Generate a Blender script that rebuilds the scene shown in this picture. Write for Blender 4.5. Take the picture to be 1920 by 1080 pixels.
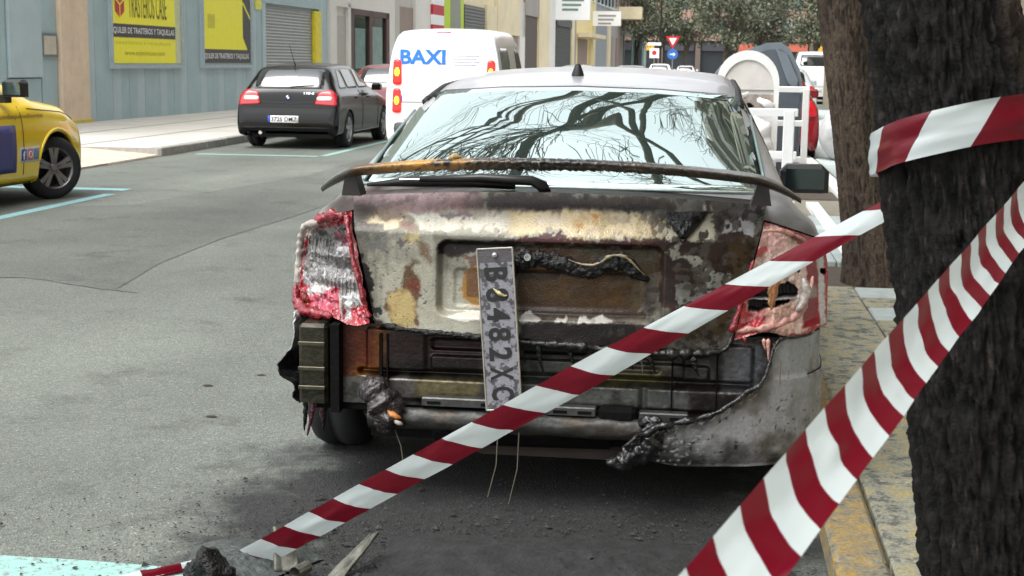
import bpy, bmesh, math, random
import numpy as np
from mathutils import Vector, Matrix
from mathutils.bvhtree import BVHTree
R = math.radians
for o in list(bpy.data.objects):
    bpy.data.objects.remove(o)
scene = bpy.context.scene
# ---------------------------------------------------------------- camera
cam_data = bpy.data.cameras.new('camera')
cam = bpy.data.objects.new('camera', cam_data)
scene.collection.objects.link(cam)
cam_data.sensor_width = 36.0
cam_data.lens = 36.0 * 2700 / 1920
cam_data.clip_start = 0.05
cam_data.clip_end = 2000
PITCH, YAW, ROLL = R(8.893), R(7.605), R(0.7)
_f = Vector((-math.sin(YAW) * math.cos(PITCH), math.cos(YAW) * math.cos(PITCH), -math.sin(PITCH)))
_r = Vector((math.cos(YAW), math.sin(YAW), 0))
_u = _r.cross(_f)
_r2 = _r * math.cos(ROLL) + _u * math.sin(ROLL)
_u2 = -_r * math.sin(ROLL) + _u * math.cos(ROLL)
cam.matrix_world = Matrix(((_r2.x, _u2.x, -_f.x, 0), (_r2.y, _u2.y, -_f.y, 0), (_r2.z, _u2.z, -_f.z, 1.47), (0, 0, 0, 1)))
scene.camera = cam
cam_data.dof.use_dof = True
cam_data.dof.focus_distance = 4.6
cam_data.dof.aperture_fstop = 14
# ---------------------------------------------------------------- sky, sun, exposure
SUN_EL, SUN_AZ = R(62), R(215)      # overcast noon, sun behind the clouds
world = bpy.data.worlds.new('World')
scene.world = world
world.use_nodes = True
wn = world.node_tree
wn.nodes.clear()
sky = wn.nodes.new('ShaderNodeTexSky')
sky.sky_type = 'NISHITA'
sky.sun_disc = False
sky.sun_elevation = SUN_EL
sky.sun_rotation = SUN_AZ
sky.dust_density = 4.0
sky.air_density = 1.0
hs = wn.nodes.new('ShaderNodeHueSaturation')     # a cloud deck: the same sky with nearly no blue left
hs.inputs['Saturation'].default_value = 0.12
hs.inputs['Value'].default_value = 1.0
bg = wn.nodes.new('ShaderNodeBackground')
bg.inputs['Strength'].default_value = 0.15
wo = wn.nodes.new('ShaderNodeOutputWorld')
wn.links.new(sky.outputs[0], hs.inputs['Color'])
wn.links.new(hs.outputs[0], bg.inputs['Color'])
wn.links.new(bg.outputs[0], wo.inputs['Surface'])
sun_d = bpy.data.lights.new('sun', 'SUN')
sun_d.energy = 0.6
sun_d.angle = R(40)
sun_d.color = (1.0, 0.97, 0.93)
sun = bpy.data.objects.new('sun', sun_d)
scene.collection.objects.link(sun)
_sd = Vector((math.sin(SUN_AZ) * math.cos(SUN_EL), math.cos(SUN_AZ) * math.cos(SUN_EL), math.sin(SUN_EL)))
sun.rotation_euler = _sd.to_track_quat('Z', 'Y').to_euler()
scene.view_settings.view_transform = 'Standard'
scene.view_settings.look = 'None'
scene.view_settings.exposure = 1.5
scene.view_settings.gamma = 1.0
scene.render.engine = 'CYCLES'
scene.render.resolution_x = 1024
scene.render.resolution_y = 576
# ---------------------------------------------------------------- helpers
COL = scene.collection
def lin(c):
    return tuple(((v / 255.0) / 12.92 if v / 255.0 <= 0.04045 else ((v / 255.0 + 0.055) / 1.055) ** 2.4) for v in c[:3])
def _hash(ix, iy, iz, seed):
    h = (ix.astype(np.uint64) * np.uint64(374761393) + iy.astype(np.uint64) * np.uint64(668265263)
         + iz.astype(np.uint64) * np.uint64(2147483647) + np.uint64(seed * 974634773)) & np.uint64(0xffffffff)
    h = ((h ^ (h >> np.uint64(13))) * np.uint64(1274126177)) & np.uint64(0xffffffff)
    h = ((h ^ (h >> np.uint64(16))) * np.uint64(2246822519)) & np.uint64(0xffffffff)
    h = h ^ (h >> np.uint64(15))
    return (h & np.uint64(0xffffff)).astype(np.float64) / float(0xffffff)
def vnoise(P, seed=0):
    P = np.asarray(P, float) + 1000.0
    if P.shape[-1] == 2:
        P = np.concatenate([P, np.full(P.shape[:-1] + (1,), 7.3)], -1)
    I = np.floor(P).astype(np.int64); f = P - I; f = f * f * (3 - 2 * f)
    r = 0
    for dx in (0, 1):
        for dy in (0, 1):
            for dz in (0, 1):
                w = (f[..., 0] if dx else 1 - f[..., 0]) * (f[..., 1] if dy else 1 - f[..., 1]) * (f[..., 2] if dz else 1 - f[..., 2])
                r = r + w * _hash(I[..., 0] + dx, I[..., 1] + dy, I[..., 2] + dz, seed)
    return r
def fbm(P, seed=0, oct=4):
    P = np.asarray(P, float); s = 0; a = .5; t = 0
    for k in range(oct):
        s = s + a * vnoise(P * 2 ** k, seed + k * 17); t += a; a *= .5
    return s / t
def sdf_poly(P, poly):
    poly = np.asarray(poly, float); n = len(poly)
    d = np.full(len(P), 1e9); inside = np.zeros(len(P), bool)
    for i in range(n):
        a, b = poly[i], poly[(i + 1) % n]
        e = b - a; w = P - a
        t = np.clip((w @ e) / max(e @ e, 1e-12), 0, 1)
        d = np.minimum(d, ((w - t[:, None] * e) ** 2).sum(1))
        c = (a[1] <= P[:, 1]) != (b[1] <= P[:, 1])
        with np.errstate(divide='ignore', invalid='ignore'):
            xi = a[0] + (P[:, 1] - a[1]) / (b[1] - a[1] if b[1] != a[1] else 1e-12) * e[0]
        inside ^= c & (P[:, 0] < xi)
    d = np.sqrt(d)
    return np.where(inside, -d, d)
def paint(P, layers, base, rough=.5, seed=0):
    """worn colour of a burnt panel from its stains, each an outline in metres on the panel with a ragged edge"""
    N = len(P)
    col = np.tile(np.array(lin(base)), (N, 1)); rg = np.full(N, rough)
    for k, (poly, c, amp, soft, op, r) in enumerate(layers):
        w = np.stack([fbm(P * 45, seed + k, 4), fbm(P * 45 + 50, seed + k + 300, 4)], 1) - .5
        w2 = np.stack([vnoise(P * 240, seed + k), vnoise(P * 240 + 50, seed + k + 300)], 1) - .5
        w3 = np.stack([vnoise(P * 110, seed + k + 5), vnoise(P * 110 + 50, seed + k + 305)], 1) - .5
        sd = sdf_poly(P + w * amp * 7 + w3 * amp * 2.2 + w2 * amp * 1.2, poly)
        a = op * np.clip(.5 - sd / (2 * max(soft, 1e-4)), 0, 1)
        col = col * (1 - a[:, None]) + np.array(lin(c)) * a[:, None]
        rg = rg * (1 - a) + r * a
    return col, rg
# ---- materials
MATS = {}
def mat(name, c, rough=.6, metal=0., var=.12, vs=6., bump=0., bs=60., spec=.5, coat=0., emit=None, alpha=1., ior=1.5, lac=None, trans=0.):
    if name in MATS: return MATS[name]
    m = bpy.data.materials.new(name); m.use_nodes = True
    nt = m.node_tree; b = nt.nodes['Principled BSDF']
    col = lin(c)
    b.inputs['Roughness'].default_value = rough; b.inputs['Metallic'].default_value = metal
    b.inputs['Specular IOR Level'].default_value = spec; b.inputs['IOR'].default_value = ior
    b.inputs['Coat Weight'].default_value = coat; b.inputs['Coat Roughness'].default_value = .05
    b.inputs['Transmission Weight'].default_value = trans
    b.inputs['Base Color'].default_value = (*col, 1)
    if emit: b.inputs['Emission Color'].default_value = (*lin(emit[0]), 1); b.inputs['Emission Strength'].default_value = emit[1]
    tc = nt.nodes.new('ShaderNodeTexCoord')
    if var > 0:
        n = nt.nodes.new('ShaderNodeTexNoise'); n.inputs['Scale'].default_value = vs; n.inputs['Detail'].default_value = 6; n.inputs['Roughness'].default_value = .65
        nt.links.new(tc.outputs['Object'], n.inputs['Vector'])
        mr = nt.nodes.new('ShaderNodeMapRange'); mr.inputs[1].default_value = .3; mr.inputs[2].default_value = .7
        mr.inputs[3].default_value = 1 - var; mr.inputs[4].default_value = 1 + var
        nt.links.new(n.outputs['Fac'], mr.inputs[0])
        mx = nt.nodes.new('ShaderNodeMix'); mx.data_type = 'RGBA'; mx.blend_type = 'MULTIPLY'; mx.inputs[0].default_value = 1
        mx.inputs[6].default_value = (*col, 1); nt.links.new(mr.outputs[0], mx.inputs[7])
        nt.links.new(mx.outputs[2], b.inputs['Base Color'])
    if bump > 0:
        n2 = nt.nodes.new('ShaderNodeTexNoise'); n2.inputs['Scale'].default_value = bs; n2.inputs['Detail'].default_value = 4
        nt.links.new(tc.outputs['Object'], n2.inputs['Vector'])
        bp = nt.nodes.new('ShaderNodeBump'); bp.inputs['Strength'].default_value = bump; bp.inputs['Distance'].default_value = .01
        nt.links.new(n2.outputs['Fac'], bp.inputs['Height']); nt.links.new(bp.outputs[0], b.inputs['Normal'])
    MATS[name] = m
    return m
def attr_mat(name, metal=0., bump=.15, bs=120., var=.18, vs=90., coat=0., spec=.5):
    """colour and roughness from the mesh's own attributes, plus fine grain"""
    if name in MATS: return MATS[name]
    m = bpy.data.materials.new(name); m.use_nodes = True
    nt = m.node_tree; b = nt.nodes['Principled BSDF']
    b.inputs['Metallic'].default_value = metal; b.inputs['Coat Weight'].default_value = coat; b.inputs['Specular IOR Level'].default_value = spec
    a = nt.nodes.new('ShaderNodeAttribute'); a.attribute_name = 'worn'
    r = nt.nodes.new('ShaderNodeAttribute'); r.attribute_name = 'gloss'
    tc = nt.nodes.new('ShaderNodeTexCoord')
    n = nt.nodes.new('ShaderNodeTexNoise'); n.inputs['Scale'].default_value = vs; n.inputs['Detail'].default_value = 5; n.inputs['Roughness'].default_value = .7
    nt.links.new(tc.outputs['Object'], n.inputs['Vector'])
    mr = nt.nodes.new('ShaderNodeMapRange'); mr.inputs[1].default_value = .3; mr.inputs[2].default_value = .7
    mr.inputs[3].default_value = 1 - var; mr.inputs[4].default_value = 1 + var
    nt.links.new(n.outputs['Fac'], mr.inputs[0])
    mx = nt.nodes.new('ShaderNodeMix'); mx.data_type = 'RGBA'; mx.blend_type = 'MULTIPLY'; mx.inputs[0].default_value = 1
    nt.links.new(a.outputs['Color'], mx.inputs[6]); nt.links.new(mr.outputs[0], mx.inputs[7])
    nt.links.new(mx.outputs[2], b.inputs['Base Color']); nt.links.new(r.outputs['Fac'], b.inputs['Roughness'])
    n2 = nt.nodes.new('ShaderNodeTexNoise'); n2.inputs['Scale'].default_value = bs; n2.inputs['Detail'].default_value = 4
    nt.links.new(tc.outputs['Object'], n2.inputs['Vector'])
    bp = nt.nodes.new('ShaderNodeBump'); bp.inputs['Strength'].default_value = bump; bp.inputs['Distance'].default_value = .008
    nt.links.new(n2.outputs['Fac'], bp.inputs['Height']); nt.links.new(bp.outputs[0], b.inputs['Normal'])
    MATS[name] = m
    return m
# ---- objects
def thing(name, label, cat, loc=(0, 0, 0), rz=0., group=None):
    o = bpy.data.objects.new(name, None); COL.objects.link(o)
    o.empty_display_size = .1
    o.location = loc; o.rotation_euler = (0, 0, rz)
    return tag(o, label, cat, group)
def tag(o, label, cat, group=None, kind=None):
    o['label'] = label
    if cat: o['category'] = cat
    if group: o['group'] = group
    if kind: o['kind'] = kind
    return o
def link(name, me, m=None, parent=None, smooth=False, label=None, kind=None):
    o = bpy.data.objects.new(name, me); COL.objects.link(o)
    if m is not None:
        for x in (m if isinstance(m, (list, tuple)) else [m]): me.materials.append(x)
    if parent is not None: o.parent = parent
    if smooth: me.polygons.foreach_set('use_smooth', [True] * len(me.polygons))
    if label: o['label'] = label
    if kind: o['kind'] = kind
    return o
class MB:
    def __init__(s): s.v = []; s.f = []; s.mi = []
    def add(s, vs, fs, mi=0):
        k = len(s.v); s.v += [tuple(p) for p in vs]; s.f += [tuple(i + k for i in f) for f in fs]; s.mi += [mi] * len(fs); return s
    def box(s, x0, x1, y0, y1, z0, z1, mi=0, bev=0.):
        if x0 > x1: x0, x1 = x1, x0
        if y0 > y1: y0, y1 = y1, y0
        if bev <= 0:
            vs = [(x, y, z) for z in (z0, z1) for y in (y0, y1) for x in (x0, x1)]
            return s.add(vs, [(0, 2, 3, 1), (4, 5, 7, 6), (0, 1, 5, 4), (2, 6, 7, 3), (0, 4, 6, 2), (1, 3, 7, 5)], mi)
        b = bev
        def ring(z, i): return [(x0 + i, y0 + b, z), (x0 + b, y0 + i, z), (x1 - b, y0 + i, z), (x1 - i, y0 + b, z), (x1 - i, y1 - b, z), (x1 - b, y1 - i, z), (x0 + b, y1 - i, z), (x0 + i, y1 - b, z)]
        vs = ring(z0, 0) + ring(z1 - b, 0) + [(x0 + b, y0 + b, z1), (x1 - b, y0 + b, z1), (x1 - b, y1 - b, z1), (x0 + b, y1 - b, z1)]
        fs = [(i, (i + 1) % 8, 8 + (i + 1) % 8, 8 + i) for i in range(8)] + [(7, 6, 5, 4, 3, 2, 1, 0), (16, 17, 18, 19), (9, 10, 17, 16), (11, 12, 18, 17), (13, 14, 19, 18), (15, 8, 16, 19), (8, 9, 16), (10, 11, 17), (12, 13, 18), (14, 15, 19)]
        return s.add(vs, fs, mi)
    def tube(s, path, rad, n=8, mi=0, cap=True):
        path = [Vector(p) for p in path]; k = len(path)
        rad = rad if hasattr(rad, '__len__') else [rad] * k
        vs = []; up = None
        for i, p in enumerate(path):
            t = (path[min(i + 1, k - 1)] - path[max(i - 1, 0)]).normalized()
            if up is None:
                up = t.orthogonal().normalized()
            up = (up - t * up.dot(t)); up = up.normalized() if up.length > 1e-6 else t.orthogonal().normalized()
            w = t.cross(up)
            for j in range(n):
                a = 2 * math.pi * j / n
                vs.append(p + (up * math.cos(a) + w * math.sin(a)) * rad[i])
        fs = [(i * n + j, i * n + (j + 1) % n, (i + 1) * n + (j + 1) % n, (i + 1) * n + j) for i in range(k - 1) for j in range(n)]
        if cap: fs += [tuple(range(n))[::-1], tuple((k - 1) * n + j for j in range(n))]
        return s.add(vs, fs, mi)
    def prism(s, poly, axis, a0, a1, mi=0):
        """poly of 2-D points extruded along axis: x -> (y,z), y -> (x,z), z -> (x,y)"""
        def P(p, a): return (a, p[0], p[1]) if axis == 'x' else ((p[0], a, p[1]) if axis == 'y' else (p[0], p[1], a))
        n = len(poly); vs = [P(p, a0) for p in poly] + [P(p, a1) for p in poly]
        fs = [tuple(range(n))[::-1], tuple(range(n, 2 * n))] + [(i, (i + 1) % n, n + (i + 1) % n, n + i) for i in range(n)]
        return s.add(vs, fs, mi)
    def lathe(s, prof, axis='z', c=(0, 0, 0), n=24, mi=0, a0=0, a1=2 * math.pi):
        """prof: (radius, along)"""
        full = abs(a1 - a0) > 6.28; k = n if full else n + 1; vs = []
        for r, h in prof:
            for j in range(k):
                a = a0 + (a1 - a0) * j / n
                p = (r * math.cos(a), r * math.sin(a))
                q = {'z': (p[0], p[1], h), 'x': (h, p[0], p[1]), 'y': (p[0], h, p[1])}[axis]
                vs.append((q[0] + c[0], q[1] + c[1], q[2] + c[2]))
        m = len(prof); fs = []
        for i in range(m - 1):
            for j in range(n):
                j2 = (j + 1) % k
                fs.append((i * k + j, i * k + j2, (i + 1) * k + j2, (i + 1) * k + j))
        return s.add(vs, fs, mi)
    def mesh(s, name):
        me = bpy.data.meshes.new(name); me.from_pydata(s.v, [], s.f)
        if any(s.mi): me.polygons.foreach_set('material_index', s.mi)
        bm = bmesh.new(); bm.from_mesh(me); bmesh.ops.recalc_face_normals(bm, faces=bm.faces); bm.to_mesh(me); bm.free()
        return me
    def build(s, name, m, parent=None, smooth=False, label=None, kind=None):
        return link(name, s.mesh(name), m, parent, smooth, label, kind)
def set_attr(me, col, rg):
    a = me.attributes.new('worn', 'FLOAT_COLOR', 'POINT')
    c4 = np.ones((len(me.vertices), 4), np.float32); c4[:, :3] = col
    a.data.foreach_set('color', c4.ravel())
    g = me.attributes.new('gloss', 'FLOAT', 'POINT'); g.data.foreach_set('value', np.asarray(rg, np.float32))
def grid(name, X, Y, Z, m, parent=None, col=None, rg=None, keep=None, smooth=True, solid=0., label=None, kind=None, wrap=False):
    h, w = X.shape
    vs = np.stack([X, Y, Z], -1).reshape(-1, 3)
    fs = []
    for i in range(h - 1):
        for j in range(w if wrap else w - 1):
            if keep is None or keep[i, j]:
                j2 = (j + 1) % w
                fs.append((i * w + j, i * w + j2, (i + 1) * w + j2, (i + 1) * w + j))
    me = bpy.data.meshes.new(name); me.from_pydata(vs.tolist(), [], fs)
    if col is not None: set_attr(me, col, rg if rg is not None else np.full(len(vs), .5))
    if keep is not None:
        bm = bmesh.new(); bm.from_mesh(me); bmesh.ops.delete(bm, geom=[v for v in bm.verts if not v.link_faces], context='VERTS'); bm.to_mesh(me); bm.free()
    o = link(name, me, m, parent, smooth, label, kind)
    if solid:
        md = o.modifiers.new('thickness', 'SOLIDIFY'); md.thickness = solid; md.offset = -1
    return o
def text_data(s, w=None, h=None, bold=0., extrude=0.):
    """verts and faces of a line of lettering fitted to a w x h box with its lower left corner at 0"""
    cu = bpy.data.curves.new('lettering', 'FONT'); cu.body = s; cu.size = 1; cu.offset = bold; cu.resolution_u = 3
    ob = bpy.data.objects.new('lettering', cu); COL.objects.link(ob)
    dg = bpy.context.evaluated_depsgraph_get(); dg.update()
    me = bpy.data.meshes.new_from_object(ob.evaluated_get(dg))
    V = np.array([v.co[:] for v in me.vertices]).reshape(-1, 3); F = [tuple(p.vertices) for p in me.polygons]
    bpy.data.objects.remove(ob); bpy.data.curves.remove(cu); bpy.data.meshes.remove(me)
    lo, hi = V.min(0), V.max(0)
    V = V - lo
    sx = w / (hi[0] - lo[0]) if w else None; sy = h / (hi[1] - lo[1]) if h else None
    V[:, 0] *= sx or sy; V[:, 1] *= sy or sx
    return V, F
def lettering(name, s, org, xd, yd, w, h, m, parent=None, bold=0., label=None):
    V, F = text_data(s, w, h, bold)
    org, xd, yd = Vector(org), Vector(xd).normalized(), Vector(yd).normalized()
    vs = [org + xd * p[0] + yd * p[1] for p in V]
    me = bpy.data.meshes.new(name); me.from_pydata([tuple(v) for v in vs], [], F)
    return link(name, me, m, parent, label=label)
def smooth1(A, k=1):
    for _ in range(k):
        B = A.copy(); B[1:-1] = (A[:-2] + 2 * A[1:-1] + A[2:]) / 4; A = B
    return A
# ---- vehicle bodies: sections lofted from tail to nose
def shell(stations, arches=(), step=.045, sm=2, across=4):
    S = np.array([(tuple(st[:7]) + (st[7] if len(st) > 7 else .035,)) for st in stations], float)
    def sect(p):
        y, wm, zb, wb, zr, wr, z0, cw = p; cw = min(cw, .25 * abs(zr - zb) + .005)
        h = zb - z0
        L = [(.86 * wm, z0), (.965 * wm, z0 + .05 * h), (.99 * wm, z0 + .25 * h), (wm, z0 + .5 * h), (.992 * wm, z0 + .72 * h), (wb * .35 + wm * .65, z0 + .9 * h), (wb, zb),
             (wb + (wr - wb) * .5, zb + (zr - zb) * .5), (wr, zr - cw), (wr * .68, zr - cw * .40), (wr * .34, zr - cw * .09), (0, zr)]
        L = np.array(L)
        t = np.linspace(0, len(L) - 1, (len(L) - 1) * across + 1)
        Q = np.stack([np.interp(t, range(len(L)), L[:, 0]), np.interp(t, range(len(L)), L[:, 1])], 1)
        full = np.concatenate([Q * [-1, 1], (Q[::-1])[1:]], 0)
        full = smooth1(full, 2)
        return np.concatenate([full[:, :1], np.full((len(full), 1), y), full[:, 1:]], 1)
    T = [0.]
    for a, b in zip(S[:-1], S[1:]): T.append(T[-1] + math.sqrt((b[0] - a[0]) ** 2 + (b[4] - a[4]) ** 2 + (b[1] - a[1]) ** 2))
    n = max(8, int(T[-1] / step)); tt = np.linspace(0, T[-1], n)
    P = np.stack([np.interp(tt, T, S[:, k]) for k in range(8)], 1)
    P = smooth1(P, sm)
    V = np.stack([sect(p) for p in P])              # n x m x 3
    n, m, _ = V.shape
    ins = np.zeros((n, m), bool)
    for (yc, zc, r) in arches:
        ins |= ((V[..., 1] - yc) ** 2 + (V[..., 2] - zc) ** 2 < r * r) & (V[..., 2] < zc + r) & (np.abs(V[..., 0]) > .4)
    fs = []; used = np.zeros((n, m), bool)
    for i in range(n - 1):
        for j in range(m - 1):
            q = ((i, j), (i, j + 1), (i + 1, j + 1), (i + 1, j))
            if all(ins[a] for a in q): continue
            for a in q: used[a] = True
            fs.append(tuple(a * m + b for a, b in q))
    for (yc, zc, r) in arches:
        for i, j in zip(*np.where(ins & used)):
            dy, dz = V[i, j, 1] - yc, V[i, j, 2] - zc; d = math.hypot(dy, dz)
            if d < r and d > 1e-6: V[i, j, 1] = yc + dy / d * r; V[i, j, 2] = zc + dz / d * r
    fs.append(tuple(range(m))); fs.append(tuple((n - 1) * m + k for k in range(m))[::-1])
    return V.reshape(-1, 3), fs
class Body:
    def __init__(s, root, stations, arches, m, step=.045, name='body', attr=None):
        V, F = shell(stations, arches, step)
        me = bpy.data.meshes.new(name); me.from_pydata(V.tolist(), [], F)
        bm = bmesh.new(); bm.from_mesh(me); bmesh.ops.recalc_face_normals(bm, faces=bm.faces)
        bmesh.ops.delete(bm, geom=[v for v in bm.verts if not v.link_faces], context='VERTS'); bm.to_mesh(me)
        s.bvh = BVHTree.FromBMesh(bm); bm.free()
        if attr is not None:
            Vn = np.array([v.co[:] for v in me.vertices]); c, r = attr(Vn); set_attr(me, c, r)
        s.o = link(name, me, m, root, smooth=True); s.root = root
    def hit(s, mode, a, b):
        if mode == 'rear': r = s.bvh.ray_cast(Vector((a, -2, b)), Vector((0, 1, 0)))
        elif mode == 'front': r = s.bvh.ray_cast(Vector((a, 9, b)), Vector((0, -1, 0)))
        elif mode == 'top': r = s.bvh.ray_cast(Vector((a, b, 4)), Vector((0, 0, -1)))
        elif mode == 'right': r = s.bvh.ray_cast(Vector((3, a, b)), Vector((-1, 0, 0)))
        else: r = s.bvh.ray_cast(Vector((-3, a, b)), Vector((1, 0, 0)))
        if r[0] is None: return None, None
        nrm = r[1]
        d = {'rear': Vector((0, -1, 0)), 'front': Vector((0, 1, 0)), 'top': Vector((0, 0, 1)), 'right': Vector((1, 0, 0)), 'left': Vector((-1, 0, 0))}[mode]
        if nrm.dot(d) < 0: nrm = -nrm
        return r[0], nrm
    def patch(s, name, mode, poly, m, parent=None, off=.006, rings=4, rnd=1, label=None, dens=.06):
        """a panel, pane or lens lying on the body: outline in metres seen square on from that side"""
        P = [np.array(p, float) for p in poly]
        Q = []
        for i, p in enumerate(P):
            q = P[(i + 1) % len(P)]; k = max(1, int(np.linalg.norm(q - p) / dens))
            Q += [p + (q - p) * t / k for t in range(k)]
        Q = np.array(Q)
        for _ in range(rnd): Q = (np.roll(Q, 1, 0) + 2 * Q + np.roll(Q, -1, 0)) / 4
        c = Q.mean(0); vs = []; n = len(Q); ok = True
        for k in range(rings + 1):
            f = 1 - k / (rings + 1)
            for q in Q:
                a = c + (q - c) * f; h, nn = s.hit(mode, a[0], a[1])
                if h is None: h, nn = s.hit(mode, a[0] * .97, a[1] * .98 + .02)
                if h is None: h, nn = s.hit(mode, *(c + (a - c) * .8))
                if h is None: h, nn = Vector((0, 0, 0)), Vector((0, 0, 1))
                vs.append(h + nn * off)
        h, nn = s.hit(mode, c[0], c[1]); vs.append(h + nn * off)
        base = len(vs)
        for q in Q:
            h, nn = s.hit(mode, q[0], q[1])
            if h is None: h, nn = s.hit(mode, *(c + (q - c) * .95))
            if h is None: h, nn = Vector(vs[0]), Vector((0, 0, 1))
            vs.append(h - nn * .012)
        fs = []
        for k in range(rings):
            for j in range(n): fs.append((k * n + j, k * n + (j + 1) % n, (k + 1) * n + (j + 1) % n, (k + 1) * n + j))
        for j in range(n):
            fs.append((rings * n + j, rings * n + (j + 1) % n, base - 1)); fs.append((base + j, base + (j + 1) % n, (j + 1) % n, j))
        return MB().add(vs, fs).build(name, m, s.root if parent is None else parent, smooth=True, label=label)
    def line(s, name, mode, pts, r, m, parent=None, off=.002, sides=5):
        out = []
        for p, q in zip(pts[:-1], pts[1:]):
            k = max(2, int(math.dist(p, q) / .07))
            for t in range(k):
                a = p[0] + (q[0] - p[0]) * t / k, p[1] + (q[1] - p[1]) * t / k
                h, nn = s.hit(mode, *a)
                if h: out.append(h + nn * off)
        h, nn = s.hit(mode, *pts[-1])
        if h: out.append(h + nn * off)
        if len(out) < 2: return None
        return MB().tube(out, r, sides).build(name, m, s.root if parent is None else parent, smooth=True)
    def words(s, name, text, mode, a0, b0, w, h, m, flip=False, off=.01, bold=0., skew=0.):
        V, F = text_data(text, w, h, bold); vs = []
        for p in V:
            a = a0 + (-p[0] if flip else p[0]); hh, nn = s.hit(mode, a, b0 + p[1] + skew * p[0])
            vs.append(hh + nn * off if hh else Vector((a, 0, b0 + p[1])))
        me = bpy.data.meshes.new(name); me.from_pydata([tuple(v) for v in vs], [], F)
        return link(name, me, m, s.root)
def wheel(root, loc, r=.31, w=.2, spokes=5, side=1, steer=0., rim_m=None, double=False):
    e = bpy.data.objects.new('wheel', None); COL.objects.link(e); e.parent = root; e.location = loc; e.rotation_euler = (0, 0, steer)
    e.empty_display_size = .1
    t = MB(); h = w / 2
    t.lathe([(r * .66, -h * .9), (r * .8, -h), (r * .95, -h * .92), (r, -h * .6), (r, -.012), (r - .003, -.01), (r - .003, .01), (r, .012), (r, h * .6), (r * .95, h * .92), (r * .8, h), (r * .66, h * .9)], 'x', n=40)
    t.build('tyre', mat('tyre_rubber', (30, 31, 32), .85, var=.25, vs=20), e, smooth=True)
    m = MB(); q = h * side
    m.lathe([(r * .66, -q * .9), (r * .6, -q * .8), (r * .58, q * .2), (r * .62, q * .75), (r * .67, q * .92), (r * .67, q * .8)], 'x', n=40)
    for k in range(spokes):
        for d in ((-.1, .1) if double else (0,)):
            a = 2 * math.pi * k / spokes + .3; hw = r * (.075 if double else .11)
            ca, sa = math.cos(a), math.sin(a)
            def P(rad, tan, x): return (x, rad * ca - tan * sa, rad * sa + tan * ca)
            vs = []
            for rad, ww, xx in ((r * .08, hw * .9, q * .78), (r * .35, hw * .8, q * .86), (r * .63, hw * 1.1, q * .84)):
                o = d * r * rad / (r * .63) * 1.1
                vs += [P(rad, o - ww, xx), P(rad, o + ww, xx), P(rad, o + ww, xx - .03 * side), P(rad, o - ww, xx - .03 * side)]
            m.add(vs, [(i * 4 + j, i * 4 + (j + 1) % 4, (i + 1) * 4 + (j + 1) % 4, (i + 1) * 4 + j) for i in range(2) for j in range(4)] + [(8, 9, 10, 11)])
    m.lathe([(.001, q * .9), (r * .1, q * .88), (r * .14, q * .75)], 'x', n=14)
    m.build('rim', rim_m or mat('alloy', (170, 172, 174), .35, .8, var=.1), e, smooth=False)
    d = MB().lathe([(.001, q * .1), (r * .57, q * .1)], 'x', n=24); d.build('brake_disc', mat('dark_metal', (40, 40, 42), .6, .5), e)
    return e
def arch_liners(root, arches, w=.86):
    for yc, zc, r in arches:
        for sgn in (-1, 1):
            MB().lathe([(r * 1.0, sgn * .45), (r * 1.0, sgn * (w - .012))], 'x', (0, yc, zc), 20, a0=-.15, a1=math.pi + .15).build('arch_liner', mat('liner_black', (18, 18, 19), .9, var=.1), root, smooth=True)
            MB().lathe([(.01, sgn * .45), (r * 1.0, sgn * .45)], 'x', (0, yc, zc), 20, a0=-.15, a1=math.pi + .15).build('arch_liner', mat('liner_black', (18, 18, 19), .9), root)
def copy_tree(o, parent=None, label=None):
    c = o.copy(); COL.objects.link(c); c.parent = parent
    if label: c['label'] = label
    for ch in [x for x in o.children]: copy_tree(ch, c)
    return c
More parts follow.
